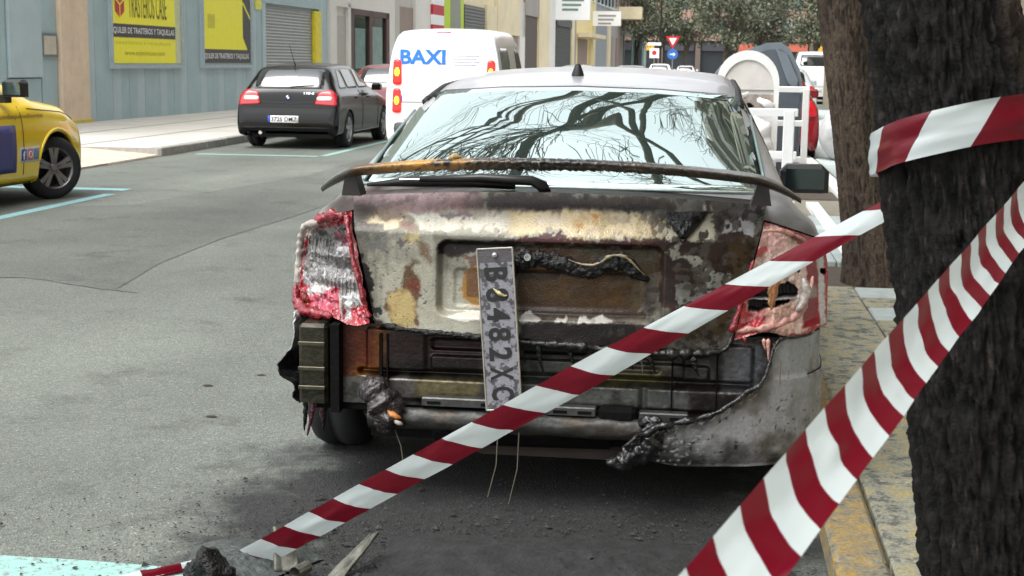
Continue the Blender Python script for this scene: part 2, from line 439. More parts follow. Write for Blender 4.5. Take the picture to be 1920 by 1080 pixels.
# ---------------------------------------------------------------- ground
def asphalt(name='asphalt', k=1.):
    m = bpy.data.materials.new(name); m.use_nodes = True; nt = m.node_tree; b = nt.nodes['Principled BSDF']
    tc = nt.nodes.new('ShaderNodeTexCoord')
    def noise(sc, det=4, ro=.6):
        n = nt.nodes.new('ShaderNodeTexNoise'); n.inputs['Scale'].default_value = sc; n.inputs['Detail'].default_value = det; n.inputs['Roughness'].default_value = ro
        nt.links.new(tc.outputs['Object'], n.inputs['Vector']); return n
    def ramp(src, stops):
        r = nt.nodes.new('ShaderNodeValToRGB'); nt.links.new(src, r.inputs[0])
        while len(r.color_ramp.elements) < len(stops): r.color_ramp.elements.new(.5)
        for e, (p, c) in zip(r.color_ramp.elements, stops): e.position = p; e.color = (*lin(c), 1)
        return r
    big = ramp(noise(.35, 5, .6).outputs['Fac'], [(.35, tuple(v * k for v in (116, 122, 118))), (.65, tuple(v * k for v in (144, 150, 145)))])
    v = nt.nodes.new('ShaderNodeTexVoronoi'); v.inputs['Scale'].default_value = 130
    nt.links.new(tc.outputs['Object'], v.inputs['Vector'])
    stone = ramp(v.outputs['Color'], [(.0, (44, 46, 46)), (.4, (128, 129, 126)), (.8, (156, 154, 147)), (1., (226, 222, 210))])
    fine = ramp(noise(260, 2, .7).outputs['Fac'], [(.35, (90, 90, 90)), (.7, (186, 186, 184))])
    def mixn(a, c, f, mode):
        x = nt.nodes.new('ShaderNodeMix'); x.data_type = 'RGBA'; x.blend_type = mode; x.inputs[0].default_value = f
        nt.links.new(a, x.inputs[6]); nt.links.new(c, x.inputs[7]); return x.outputs[2]
    c = mixn(big.outputs[0], stone.outputs[0], .75, 'OVERLAY')
    c = mixn(c, fine.outputs[0], .45, 'OVERLAY')
    oil = ramp(noise(1.7, 6, .7).outputs['Fac'], [(.30, (84, 84, 84)), (.44, (188, 188, 188))])
    c = mixn(c, oil.outputs[0], .5, 'OVERLAY')
    # long tonal swathes of old resurfacing
    mp = nt.nodes.new('ShaderNodeMapping'); mp.inputs['Scale'].default_value = (.55, .09, 1); nt.links.new(tc.outputs['Object'], mp.inputs['Vector'])
    sw = nt.nodes.new('ShaderNodeTexNoise'); sw.inputs['Scale'].default_value = 1.; sw.inputs['Detail'].default_value = 3; nt.links.new(mp.outputs[0], sw.inputs['Vector'])
    swr = ramp(sw.outputs['Fac'], [(.38, (170, 172, 170)), (.62, (205, 206, 204))])
    c = mixn(c, swr.outputs[0], .75, 'OVERLAY')
    # fire stain: an irregular soot mark on the road round the burnt tail
    mp2 = nt.nodes.new('ShaderNodeMapping'); mp2.vector_type = 'POINT'
    mp2.inputs['Location'].default_value = (.55 / 1.05, -4.55 / 1.25, 0); mp2.inputs['Scale'].default_value = (1 / 1.05, 1 / 1.25, 0)
    nt.links.new(tc.outputs['Object'], mp2.inputs['Vector'])
    ln = nt.nodes.new('ShaderNodeVectorMath'); ln.operation = 'LENGTH'; nt.links.new(mp2.outputs[0], ln.inputs[0])
    e1 = nt.nodes.new('ShaderNodeMath'); e1.operation = 'MULTIPLY_ADD'; nt.links.new(noise(3.2, 8, .72).outputs['Fac'], e1.inputs[0]); e1.inputs[1].default_value = 1.5; nt.links.new(ln.outputs['Value'], e1.inputs[2])
    mk = nt.nodes.new('ShaderNodeMapRange'); mk.inputs[1].default_value = 1.95; mk.inputs[2].default_value = 1.55; nt.links.new(e1.outputs[0], mk.inputs[0])
    so = nt.nodes.new('ShaderNodeMix'); so.data_type = 'RGBA'; nt.links.new(mk.outputs[0], so.inputs[0]); nt.links.new(c, so.inputs[6])
    sc = ramp(noise(30, 5, .7).outputs['Fac'], [(.3, (16, 17, 17)), (.7, (44, 46, 45))]); nt.links.new(sc.outputs[0], so.inputs[7])
    c = so.outputs[2]
    nt.links.new(c, b.inputs['Base Color'])
    b.inputs['Roughness'].default_value = .82
    bp = nt.nodes.new('ShaderNodeBump'); bp.inputs['Strength'].default_value = .55; bp.inputs['Distance'].default_value = .006
    nt.links.new(v.outputs['Distance'], bp.inputs['Height']); nt.links.new(bp.outputs[0], b.inputs['Normal'])
    return m
ASPH = asphalt()
def struct(o): o['kind'] = 'structure'; return o
struct(MB().add([(-300, -60, 0), (300, -60, 0), (300, 500, 0), (-300, 500, 0)], [(0, 1, 2, 3)]).build('road', ASPH))
PATCH = asphalt('asphalt_patch', .90)
struct(MB().add([(x, y, .003) for x, y in [(-9, 9.0), (-4.75, 9.0), (-4.5, 9.07), (-4.2, 8.92), (-3.72, 8.67), (-3.9, 9.9), (-3.95, 11.4), (-3.86, 13.3), (-3.8, 17), (-3.75, 30), (-5.2, 30), (-5.1, 18), (-5.75, 13.9), (-8.1, 12.6)]], [tuple(range(14))]).build('asphalt_patch', PATCH))
# tar seams of old trenches in the road
def ribbon_flat(name, pts, w, z, m, seed, n=None):
    pts = np.array(pts, float); T = np.concatenate([[0], np.cumsum(np.linalg.norm(np.diff(pts, axis=0), axis=1))])
    n = n or max(6, int(T[-1] / .05)); t = np.linspace(0, T[-1], n)
    P = np.stack([np.interp(t, T, pts[:, 0]), np.interp(t, T, pts[:, 1])], 1)
    P = smooth1(P, 6); P += (fbm(np.stack([t * 6, t * 0 + seed], 1), seed, 3)[:, None] - .5) * .06
    d = np.gradient(P, axis=0); d /= np.linalg.norm(d, axis=1)[:, None]; nrm = np.stack([-d[:, 1], d[:, 0]], 1)
    ww = w * (.4 + 1.2 * fbm(np.stack([t * 9, t * 0 + 3], 1), seed + 5, 3))[:, None] / 2
    A, B = P + nrm * ww, P - nrm * ww
    vs = [(*p, z) for p in A] + [(*p, z) for p in B]
    return MB().add(vs, [(i, i + 1, n + i + 1, n + i) for i in range(n - 1)]).build(name, m)
TAR = mat('tar', (92, 96, 94), .6, var=.2, vs=9)
struct(ribbon_flat('tar_seam', [(-4.75, 9.0), (-4.48, 9.09), (-4.21, 8.91), (-3.72, 8.67), (-3.55, 8.62)], .02, .004, TAR, 3))
# painted parking lines, thin and worn
def worn_paint(name, c, cover=.5):
    m = bpy.data.materials.new(name); m.use_nodes = True; nt = m.node_tree; b = nt.nodes['Principled BSDF']
    tc = nt.nodes.new('ShaderNodeTexCoord'); n = nt.nodes.new('ShaderNodeTexNoise'); n.inputs['Scale'].default_value = 38; n.inputs['Detail'].default_value = 8; n.inputs['Roughness'].default_value = .75
    nt.links.new(tc.outputs['Object'], n.inputs['Vector'])
    r = nt.nodes.new('ShaderNodeValToRGB'); r.color_ramp.elements[0].position = cover - .11; r.color_ramp.elements[1].position = cover - .02
    r.color_ramp.elements[0].color = (*lin((112, 115, 112)), 1); r.color_ramp.elements[1].color = (*lin(c), 1)
    nt.links.new(n.outputs['Fac'], r.inputs[0]); nt.links.new(r.outputs[0], b.inputs['Base Color']); b.inputs['Roughness'].default_value = .75
    return m
LINE = worn_paint('line_paint', (132, 172, 165), .50)
LINEB = worn_paint('blue_line_paint', (120, 166, 172), .50)
def sheet(name, poly, z, m): return struct(MB().add([(x, y, z) for x, y in poly], [tuple(range(len(poly)))]).build(name, m))
sheet('parking_line', [(-6.0, 3.45), (-1.36, 3.45), (-1.42, 3.84), (-1.56, 3.86), (-1.8, 3.872), (-6.0, 3.86)], .004, LINE)
sheet('parking_line', [(-7.9, 15.35), (-6.45, 15.35), (-6.45, 15.6), (-7.9, 15.6)], .004, LINEB)
sheet('parking_line', [(-6.5, 10.5), (-6.36, 10.5), (-6.36, 14.95), (-6.5, 14.95)], .004, LINEB)
sheet('parking_line', [(-7.9, 21.6), (-5.95, 21.6), (-5.95, 21.8), (-7.9, 21.8)], .004, LINE)
sheet('parking_line', [(-5.95, 21.8), (-5.83, 21.8), (-5.83, 34), (-5.95, 34)], .004, LINE)
# pavement on the left with its kerb stones
PAVE = mat('pavement_concrete', (182, 179, 172), .85, var=.12, vs=1.2, bump=.2, bs=40)
def wallx(y): return -12.9 + .033 * (y - 28.8)
pv = MB().add([(-60, -20, .13), (-8.34, -20, .13), (-8.34, 15.6, .13), (-9.6, 15.6, .13), (-9.6, 20.9, .13), (-8.34, 20.9, .13), (-8.34, 60, .13), (-5.2, 150, .13), (-5.2, 200, .13), (-60, 200, .13)], [tuple(range(10))])
pave_l = struct(pv.build('pavement_left', PAVE))
KERB = mat('kerb_granite', (150, 148, 142), .8, var=.2, vs=12, bump=.3, bs=60)
kerb_l = bpy.data.objects.new('kerb_left', None); COL.objects.link(kerb_l); kerb_l['kind'] = 'structure'
ks = MB().box(0, .15, 0, .985, -.05, .134, bev=.015).mesh('kerb_stone'); ks.materials.append(KERB)
ksl = MB().box(0, .15, 0, .985, -.05, .03, bev=.015).mesh('kerb_stone'); ksl.materials.append(mat('kerb_pale', (176, 166, 152), .8, var=.2, vs=12))
random.seed(2)
for i in range(60):
    y = 8 + i
    o = bpy.data.objects.new('kerb_stone', ksl if 15.5 < y < 20.5 else ks); COL.objects.link(o); o.parent = kerb_l; o.location = (-8.34 + random.uniform(-.008, .008), y, random.uniform(-.006, .004))
# dropped crossing: a pale sloped apron where cars drive up to the shop
struct(MB().add([(-8.2, 15.6, .03), (-8.2, 20.9, .03), (-9.6, 20.9, .13), (-9.6, 15.6, .13)], [(0, 1, 2, 3)]).build('dropped_kerb', mat('apron', (186, 172, 156), .85, var=.18, vs=3, bump=.2)))
for sy in (15.6, 20.9):
    struct(MB().prism([(-8.21, 0), (-9.6, 0), (-9.6, .128), (-8.21, .128)], 'y', sy - .01 if sy < 16 else sy, sy if sy < 16 else sy + .01).build('kerb_cheek', KERB))
struct(MB().box(-9.62, -9.605, 15.6, 20.9, 0, .129).build('kerb_cheek', KERB))
# joints in the left pavement
for xx in (-9.62, -11.1):
    struct(MB().box(xx - .03, xx + .03, 8, 60, .125, .1345).build('pavement_joint', mat('joint_grey', (140, 138, 132), .9)))
# pavement on the right: kerb stones, slabs, tree pits
pave_r = struct(MB().add([(.55, -10, .06), (14, -10, .06), (14, 200, .06), (5.0, 200, .06), (5.0, 40, .06), (.55, 40, .06)], [(0, 1, 2, 3, 4, 5)]).build('pavement_right', mat('mortar', (120, 116, 104), .95, var=.2, vs=15)))
kerb_r = bpy.data.objects.new('kerb_right', None); COL.objects.link(kerb_r); kerb_r['kind'] = 'structure'
def yellow_worn(name, base, yel, cover):
    m = bpy.data.materials.new(name); m.use_nodes = True; nt = m.node_tree; b = nt.nodes['Principled BSDF']
    tc = nt.nodes.new('ShaderNodeTexCoord'); n = nt.nodes.new('ShaderNodeTexNoise'); n.inputs['Scale'].default_value = 14; n.inputs['Detail'].default_value = 8; n.inputs['Roughness'].default_value = .72
    ob = nt.nodes.new('ShaderNodeNewGeometry'); nt.links.new(ob.outputs['Position'], n.inputs['Vector'])
    r = nt.nodes.new('ShaderNodeValToRGB')
    r.color_ramp.elements[0].position = cover - .12; r.color_ramp.elements[0].color = (*lin(base), 1)
    r.color_ramp.elements[1].position = cover + .05; r.color_ramp.elements[1].color = (*lin(yel), 1)
    e = r.color_ramp.elements.new(cover - .2); e.color = (*lin(tuple(int(v * .62) for v in base)), 1)
    nt.links.new(n.outputs['Fac'], r.inputs[0])
    n2 = nt.nodes.new('ShaderNodeTexNoise'); n2.inputs['Scale'].default_value = 90; n2.inputs['Detail'].default_value = 5; nt.links.new(ob.outputs['Position'], n2.inputs['Vector'])
    mr = nt.nodes.new('ShaderNodeMapRange'); mr.inputs[1].default_value = .3; mr.inputs[2].default_value = .7; mr.inputs[3].default_value = .7; mr.inputs[4].default_value = 1.25
    nt.links.new(n2.outputs['Fac'], mr.inputs[0])
    mx = nt.nodes.new('ShaderNodeMix'); mx.data_type = 'RGBA'; mx.blend_type = 'MULTIPLY'; mx.inputs[0].default_value = 1
    nt.links.new(r.outputs[0], mx.inputs[6]); nt.links.new(mr.outputs[0], mx.inputs[7]); nt.links.new(mx.outputs[2], b.inputs['Base Color'])
    bp = nt.nodes.new('ShaderNodeBump'); bp.inputs['Strength'].default_value = .4; bp.inputs['Distance'].default_value = .008
    nt.links.new(n2.outputs['Fac'], bp.inputs['Height']); nt.links.new(bp.outputs[0], b.inputs['Normal'])
    b.inputs['Roughness'].default_value = .85
    return m
KY = yellow_worn('kerb_yellow', (112, 110, 98), (148, 122, 62), .54)
SLY = yellow_worn('slab_yellowed', (128, 130, 118), (152, 138, 92), .60)
SLG = mat('slab_grey', (150, 160, 158), .85, var=.16, vs=10, bump=.25, bs=70)
SLG2 = mat('slab_pale', (168, 178, 176), .85, var=.14, vs=8, bump=.25, bs=70)
kr = MB().box(0, .15, 0, .98, -.05, .098, bev=.014).mesh('kerb_stone'); kr.materials.append(KY)
krg = MB().box(0, .15, 0, .98, -.05, .098, bev=.014).mesh('kerb_stone'); krg.materials.append(KERB)
for i in range(38):
    o = bpy.data.objects.new('kerb_stone', kr if i < 10 else krg); COL.objects.link(o); o.parent = kerb_r; o.location = (.40 + random.uniform(-.006, .006), 2.0 + i, random.uniform(-.005, .004))
sl = [MB().box(0, .392, 0, .392, .0, .1, bev=.008).mesh('paving_slab') for _ in range(3)]
for s_, m_ in zip(sl, (SLY, SLG, SLG2)): s_.materials.append(m_)
PITS = [(.55, 1.35, 9.2, 10.35), (.9, 1.7, 15.6, 16.6), (.55, 1.25, 2.15, 3.35)]
cnt = 0
for j in range(46):
    for i in range(11):
        x, y = .553 + i * .4, 2.0 + j * .4
        if any(a - .3 < x < b - .1 and c - .3 < y < d for a, b, c, d in PITS): continue
        if y > 14 and i > 6: continue
        if cnt >= 296: continue
        cnt += 1
        me = sl[0] if (x < 1.4 and y < 9 and random.random() < .85) else (sl[1] if random.random() < .6 else sl[2])
        o = bpy.data.objects.new('paving_slab', me); COL.objects.link(o); o.parent = pave_r; o.location = (x, y, random.uniform(-.004, .002))
SOIL = mat('pit_soil', (70, 62, 54), .95, var=.35, vs=30, bump=.6, bs=50)
for a, b, c, d in PITS:
    struct(MB().add([(a - .02, c, .066), (b, c, .066), (b, d, .066), (a - .02, d, .066)], [(0, 1, 2, 3)]).build('tree_pit', SOIL))
# broad slabs beyond the second tree, with a white edging strip
for i, y in enumerate(np.arange(18.6, 46, 1.9)):
    m_ = MB().box(1.62, 4.4, y, y + 1.82, 0, .105, bev=.01).mesh('paving_slab'); m_.materials.append(SLG2)
    o = bpy.data.objects.new('paving_slab', m_); COL.objects.link(o); o.parent = pave_r
struct(MB().box(1.42, 1.58, 11, 46, 0, .118, bev=.01).build('edging_strip', mat('edging_white', (214, 216, 212), .8, var=.1)))
struct(MB().box(1.02, 1.14, 10.5, 14.9, .06, .106).build('white_strip', worn_paint('strip_paint', (222, 224, 220), .45)))
# ---------------------------------------------------------------- left row of buildings
ANG = math.atan(.033)
def W(s, z, n=0.):
    return (wallx(s) + n * math.cos(ANG), s - n * math.sin(ANG), z)
def fbox(mb, s0, s1, z0, z1, n0, n1, mi=0):
    vs = [W(s, z, n) for z in (z0, z1) for s in (s0, s1) for n in (n0, n1)]
    return mb.add(vs, [(0, 2, 3, 1), (4, 5, 7, 6), (0, 1, 5, 4), (2, 6, 7, 3), (0, 4, 6, 2), (1, 3, 7, 5)], mi)
def fb(name, s0, s1, z0, z1, n0, n1, m, parent, label=None):
    return fbox(MB(), s0, s1, z0, z1, n0, n1).build(name, m, parent, label=label)
def ftext(name, t, s0, z0, w, h, m, parent, n=.05, bold=0., label=None):
    return lettering(name, t, W(s0, z0, n), (.033, 1, 0), (0, 0, 1), w, h, m, parent, bold, label)
CLAD = mat('cladding_blue_grey', (164, 188, 194), .55, .0, var=.07, vs=2.0)
CLAD2 = mat('cladding_pale', (176, 196, 202), .55, .0, var=.06, vs=2)
STUC = mat('stucco_white', (222, 220, 214), .85, var=.06, vs=.8)
BEIGE = mat('stone_beige', (222, 202, 178), .8, var=.12, vs=2.5)
YEL = mat('sign_yellow', (252, 246, 24), .4, var=.03)
DARK = mat('sign_charcoal', (62, 60, 64), .5, var=.05)
WHT = mat('sign_white', (240, 242, 242), .5, var=.02)
GLASS = mat('shop_glass', (30, 52, 50), .06, var=.1, spec=.8)
SHUT = mat('shutter_steel', (152, 156, 156), .5, .3, var=.06, vs=3)
SHUTD = mat('shutter_dark', (96, 98, 96), .55, .3, var=.08, vs=3)
FRAME = mat('window_brown', (74, 44, 40), .5, var=.1)
def base_z(s): return .13
def shutter(parent, s0, s1, z0, z1, m, n=-.06, pitch=.09, label=None):
    mb = MB(); k = int((z1 - z0) / pitch)
    for i in range(k):
        a, b = z0 + i * pitch, z0 + (i + 1) * pitch
        vs = [W(s0, a, n), W(s1, a, n), W(s1, a + pitch * .5, n + .02), W(s0, a + pitch * .5, n + .02), W(s1, b - .006, n), W(s0, b - .006, n)]
        mb.add(vs, [(0, 1, 2, 3), (3, 2, 4, 5)])
    o = mb.build('shutter', m, parent, label=label)
    fb('shutter_backing', s0, s1, z0, z1, n - .04, n - .005, m, parent)
    return o
# -- storage shop with blue-grey metal cladding
A = thing('storage_shop', 'blue-grey metal clad shopfront with big yellow poster windows behind the yellow car', 'building', W(36, 0))
A_off = A.location.copy()
class Under:      # build in world metres, keep the parts under a thing that stands at its own base
    pass
def adopt(root):
    root.location = (0, 0, 0)
adopt(A)
fb('wall', 22, 46.5, 0, 3.9, -.5, -.1, CLAD2, A)
fb('upper_wall', 22, 46.5, 3.9, 14, -.5, .05, STUC, A)
pw = .42
for i in range(int((46.3 - 28.95) / pw)):
    s0 = 28.95 + i * pw
    if 39.9 < s0 + pw / 2 < 45.4: continue
    zt = 3.85
    fbx = MB()
    fbox(fbx, s0 + .006, s0 + pw - .006, .13, zt, -.1, 0. + .004 * (i % 2))
    fbx.build('cladding_panel', CLAD if i % 3 else CLAD2, A)
for s0, s1 in ((22, 23.9), (23.95, 25.7), (27.05, 27.68)):
    fb('cladding_panel', s0, s1, .13, 3.85, -.1, .0, CLAD, A)
fb('door_panel', 25.75, 27.0, 1.08, 3.85, -.1, .05, CLAD2, A, 'pale raised service door panel')
fb('cladding_panel', 25.75, 27.0, .13, 1.05, -.1, .0, CLAD, A)
fb('letterbox_frame', 27.02, 27.62, 1.47, 1.93, 0, .05, mat('letterbox_grey', (110, 124, 128), .6), A)
fb('letterbox', 27.08, 27.56, 1.52, 1.88, .04, .06, mat('letterbox_beige', (196, 188, 172), .6), A)
fb('pilaster', 27.72, 28.9, .13, 3.85, -.1, .10, BEIGE, A, 'beige stone pilaster')
fb('pilaster_plinth', 27.7, 28.95, .13, .2, -.1, .14, mat('plinth_yellow', (206, 190, 90), .7), A)
for s0, s1 in ((30.05, 34.05), (35.3, 38.95)):
    fr = fb('poster_frame', s0, s1, 1.24, 3.6, .004, .03, CLAD2, A)
    for a, b, c, d in ((s0, s1, 1.24, 1.33), (s0, s0 + .07, 1.33, 3.6), (s1 - .07, s1, 1.33, 3.6)):
        fb('frame_rail', a, b, c, d, .03, .09, mat('frame_grey', (170, 184, 192), .5, .2), fr)
p1 = fb('poster', 30.14, 33.6, 1.355, 3.55, .03, .045, YEL, A, 'yellow storage advertisement with a red box emblem')
fb('reflection_strip', 33.62, 33.95, 1.355, 3.55, .03, .04, mat('poster_reflection', (206, 214, 170), .5), p1)  # pale strip painted in for a yellowish reflection beside the poster
fb('band', 30.14, 33.6, 1.92, 2.21, .045, .05, DARK, p1)
ftext('lettering', 'QUILER DE TRASTEROS Y TAQUILLAS', 30.2, 1.985, 3.32, .155, WHT, p1, .056, .012)
ftext('lettering', 'TRASTEROS CASE', 31.0, 2.36, 2.1, .55, mat('print_olive', (110, 104, 10), .5), p1, .052)
ftext('lettering', 'www.espaciocase.com', 30.75, 1.5, 2.2, .13, mat('print_faint', (190, 178, 20), .5), p1, .052)
ftext('lettering', 'TRASTEROS Y TAQUILLAS', 30.3, 1.76, 3.0, .07, mat('print_fainter', (212, 204, 24), .5), p1, .052)
REDP = mat('print_red', (196, 46, 52), .5)
hexa = lambda c, r, sq: [(c[0] + r * sq * math.cos(R(a)), c[1] + r * math.sin(R(a))) for a in (90, 150, 210, 270, 330, 30)]
hx = hexa((30.55, 2.62), .28, .95)
def fpoly(name, poly, n, m, parent):
    return MB().add([W(a, b, n) for a, b in poly], [tuple(range(len(poly)))]).build(name, m, parent)
fpoly('emblem', hx, .052, REDP, p1)
for a in (90 + 120 * k for k in range(3)):
    a += 180
    d = (math.cos(R(a)), math.sin(R(a))); t = (-d[1] * .018, d[0] * .018); c = (30.55, 2.62)
    fpoly('emblem_line', [(c[0] + t[0], c[1] + t[1]), (c[0] + d[0] * .27 + t[0], c[1] + d[1] * .27 + t[1]), (c[0] + d[0] * .27 - t[0], c[1] + d[1] * .27 - t[1]), (c[0] - t[0], c[1] - t[1])], .056, YEL, p1)
p2 = fb('poster', 35.42, 38.82, 1.37, 3.55, .03, .045, YEL, A, 'yellow storage advertisement with a charcoal arrow edge')
fb('band', 35.42, 38.82, 1.37, 1.72, .045, .05, DARK, p2)
ftext('lettering', 'QUILER DE TRASTEROS Y TAQUILLAS', 35.45, 1.46, 3.2, .16, WHT, p2, .056, .012)
fpoly('print_shape', [(38.3, 3.55), (38.82, 3.55), (38.82, 2.62), (38.28, 3.02), (38.27, 2.95), (38.22, 3.06)], .05, DARK, p2)
fpoly('print_shape', [(38.82, 2.52), (38.25, 2.94), (38.25, 2.05), (38.56, 1.76), (38.56, 1.72), (38.82, 1.72)], .05, DARK, p2)
fb('print_shape', 35.7, 36.2, 2.25, 2.6, .045, .048, mat('print_fainter', (212, 204, 24), .5), p2)
fb('plaque', 39.35, 39.85, 2.85, 3.25, .004, .03, mat('plaque_yellow', (226, 226, 90), .5), A)
shutter(A, 40.2, 44.75, .13, 3.06, SHUT, label='grey roller shutter beside a yellow jamb')
fb('jamb', 44.78, 45.4, .13, 3.0, -.1, .06, mat('jamb_yellow', (230, 212, 40), .5), A, 'bright yellow door jamb')
fb('lintel', 39.95, 45.4, 3.06, 3.4, -.1, .04, CLAD, A)
fb('jamb', 39.9, 40.17, .13, 3.06, -.1, .03, CLAD2, A)
# -- white building with brown framed shop window
B = thing('white_building', 'white rendered house with a brown framed shop window beyond the shutter', 'building')
fb('wall', 46.5, 55.0, 0, 14, -.6, -.1, STUC, B)
fb('wall', 46.5, 47.2, .13, 3.9, -.1, .04, STUC, B)
fb('pier', 48.6, 48.9, .13, 3.4, -.1, .04, STUC, B)
fb('pier', 54.2, 55.0, .13, 3.9, -.1, .04, STUC, B)
fb('lintel', 47.2, 54.2, 3.25, 3.95, -.1, .04, STUC, B)
fb('door', 47.2, 48.6, .13, 2.95, -.1, -.06, mat('door_grey', (176, 172, 164), .6), B)
wdw = fb('window', 48.9, 54.2, .4, 3.25, -.1, -.05, GLASS, B)
for a, b in ((48.9, 49.35), (51.35, 51.75), (53.75, 54.2)):
    fb('frame', a, b, .13, 3.25, -.05, .03, FRAME, wdw)
fb('frame', 48.9, 54.2, 3.05, 3.25, -.05, .03, FRAME, wdw)
fb('sill', 48.9, 54.2, .13, .55, -.1, .03, FRAME, wdw)
fb('poster', 49.7, 51.0, 1.2, 2.6, -.05, -.04, mat('leaflet_teal', (96, 130, 124), .4, var=.3, vs=4), wdw)
fb('poster', 52.0, 53.4, 1.1, 2.7, -.05, -.04, mat('leaflet_pale', (120, 146, 140), .4, var=.3, vs=4), wdw)
# -- further houses of the row
def house(name, label, s0, s1, wallm, items, top=14., gf=4.2):
    o = thing(name, label, 'building')
    fb('wall', s0, s1, 0, top, -.8, -.12, wallm, o)
    for it in items:
        k = it[0]
        if k == 'pier': fb('pier', it[1], it[2], .13, gf, -.12, .05, it[3], o)
        elif k == 'lintel': fb('lintel', it[1], it[2], it[3], it[4], -.12, .05, it[5], o)
        elif k == 'shutter': shutter(o, it[1], it[2], .13, it[3], it[4], pitch=.16)
        elif k == 'door':
            d = fb('door', it[1], it[2], .13, it[3], -.12, -.06, it[4], o)
            fb('door_handle', it[2] - .3, it[2] - .2, 1.0, 1.25, -.06, -.02, DARK, d)
        elif k == 'glass':
            d = fb('window', it[1], it[2], it[3], it[4], -.12, -.06, GLASS, o)
            fb('frame', it[1], it[1] + .15, it[3], it[4], -.06, 0, it[5], d); fb('frame', it[2] - .15, it[2], it[3], it[4], -.06, 0, it[5], d); fb('frame', it[1] + .15, it[2] - .15, it[4] - .15, it[4], -.06, 0, it[5], d)
        elif k == 'box': fb(it[7] if len(it) > 7 else 'panel', it[1], it[2], it[3], it[4], it[5][0], it[5][1], it[6], o)
        elif k == 'balcony':
            b = fb('balcony', it[1], it[2], it[3], it[3] + .25, -.1, it[5], it[4], o)
            fb('parapet', it[1], it[2], it[3] + .25, it[3] + 1.2, it[5] - .12, it[5], it[4], b)
            fb('parapet', it[1], it[1] + .12, it[3] + .25, it[3] + 1.2, -.1, it[5] - .12, it[4], b)
        elif k == 'win':
            d = fb('window', it[1], it[2], it[3], it[4], -.12, -.09, GLASS, o); fb('sill', it[1] - .1, it[2] + .1, it[3] - .12, it[3], -.12, .06, wallm, d)
    # windows of the upper floors
    zz = gf + 1.2
    while zz + 1.6 < top and top > 6:
        a = s0 + 1.2
        while a + 1.3 < s1:
            d = fb('window', a, a + 1.3, zz, zz + 1.5, -.12, -.09, GLASS, o); fb('sill', a - .1, a + 1.4, zz - .12, zz, -.12, .04, STUC, d)
            a += 3.1
        zz += 3.1
    return o
GREY = mat('render_grey', (158, 152, 146), .85, var=.1, vs=.6)
CREAM = mat('render_cream', (226, 212, 178), .85, var=.1, vs=.7)
TAUPE = mat('render_taupe', (150, 136, 126), .85, var=.1, vs=.7)
LIME = mat('sign_lime', (188, 214, 40), .5)
PALEG = mat('render_palegrey', (190, 188, 182), .85, var=.08, vs=.8)
house('grey_house', 'pale grey house with a recessed doorway between the brown shop window and the lime shop', 55.0, 63.4, PALEG,
      [('pier', 55, 55.7, PALEG), ('door', 55.7, 58.4, 3.6, TAUPE), ('pier', 58.4, 63.4, STUC)])
bn = thing('banner_sign', 'red and white striped vertical blade sign on the wall beside the lime shop', 'sign')
for i in range(9):
    fb('band', 61.1, 63.3, 2.2 + i * .42, 2.2 + (i + 1) * .42 - .004, .06, .16, mat('band_red', (190, 32, 52), .5) if (i % 2 == 1) else WHT, bn)
house('lime_shop', 'narrow shop with a lime green front and a grey window', 63.5, 68.6, STUC,
      [('box', 63.8, 68.2, .13, 4.6, (-.12, .04), LIME, 'front_panel'), ('box', 65.2, 67.4, 2.95, 4.4, (.04, .06), mat('grey_panel', (140, 146, 136), .4), 'window'), ('box', 64.2, 67.8, .2, 2.55, (.04, .06), GLASS, 'door'), ('box', 63.6, 68.4, 2.6, 2.8, (.04, .12), LIME, 'canopy')])
house('shutter_house', 'house with a broad dark grey roller shutter and cream piers', 68.7, 77.2, CREAM,
      [('shutter', 68.9, 74.1, 4.2, SHUTD), ('pier', 74.2, 77.0, CREAM)], gf=4.4)
house('cream_house', 'cream house with a tall plain fascia behind the white van', 77.2, 86.6, CREAM,
      [('lintel', 77.2, 86.5, 3.0, 5.0, CREAM), ('shutter', 78.0, 84.5, 2.95, TAUPE), ('pier', 84.6, 86.5, STUC)], gf=5.0)
house('brown_door_house', 'narrow house with a tall brown doorway and cream piers', 86.6, 100.5, CREAM,
      [('door', 87.0, 92.0, 4.3, mat('door_brown', (84, 74, 68), .6)), ('pier', 92.2, 96.5, CREAM), ('pier', 96.6, 99.6, STUC), ('lintel', 86.7, 92.1, 4.3, 6.4, GREY)], gf=6.2)
house('sign_house', 'house with a dark grey lower shutter under white box signs', 100.5, 112.5, GREY,
      [('shutter', 100.6, 108.6, 4.0, mat('shutter_green_grey', (66, 72, 68), .6)), ('pier', 108.7, 110.2, CREAM), ('lintel', 100.6, 108.6, 4.05, 4.6, SHUTD)], gf=5.5)
house('yellow_house', 'pale yellow house with a small canopy over its door', 112.5, 126, mat('render_yellow', (226, 210, 160), .85, var=.1),
      [('door', 113.5, 119.5, 3.4, TAUPE), ('box', 112.6, 123.0, 3.5, 3.8, (0, 1.1), CREAM, 'canopy'), ('pier', 121.0, 123.0, mat('render_yellow', (226, 210, 160)))], gf=5.5)
house('blue_grey_house', 'blue grey house with a white pipe beyond the yellow house', 126, 142, mat('render_bluegrey', (150, 156, 162), .85, var=.08),
      [('pier', 135.5, 137.5, CREAM), ('door', 138, 141, 4, TAUPE)], gf=5.5)
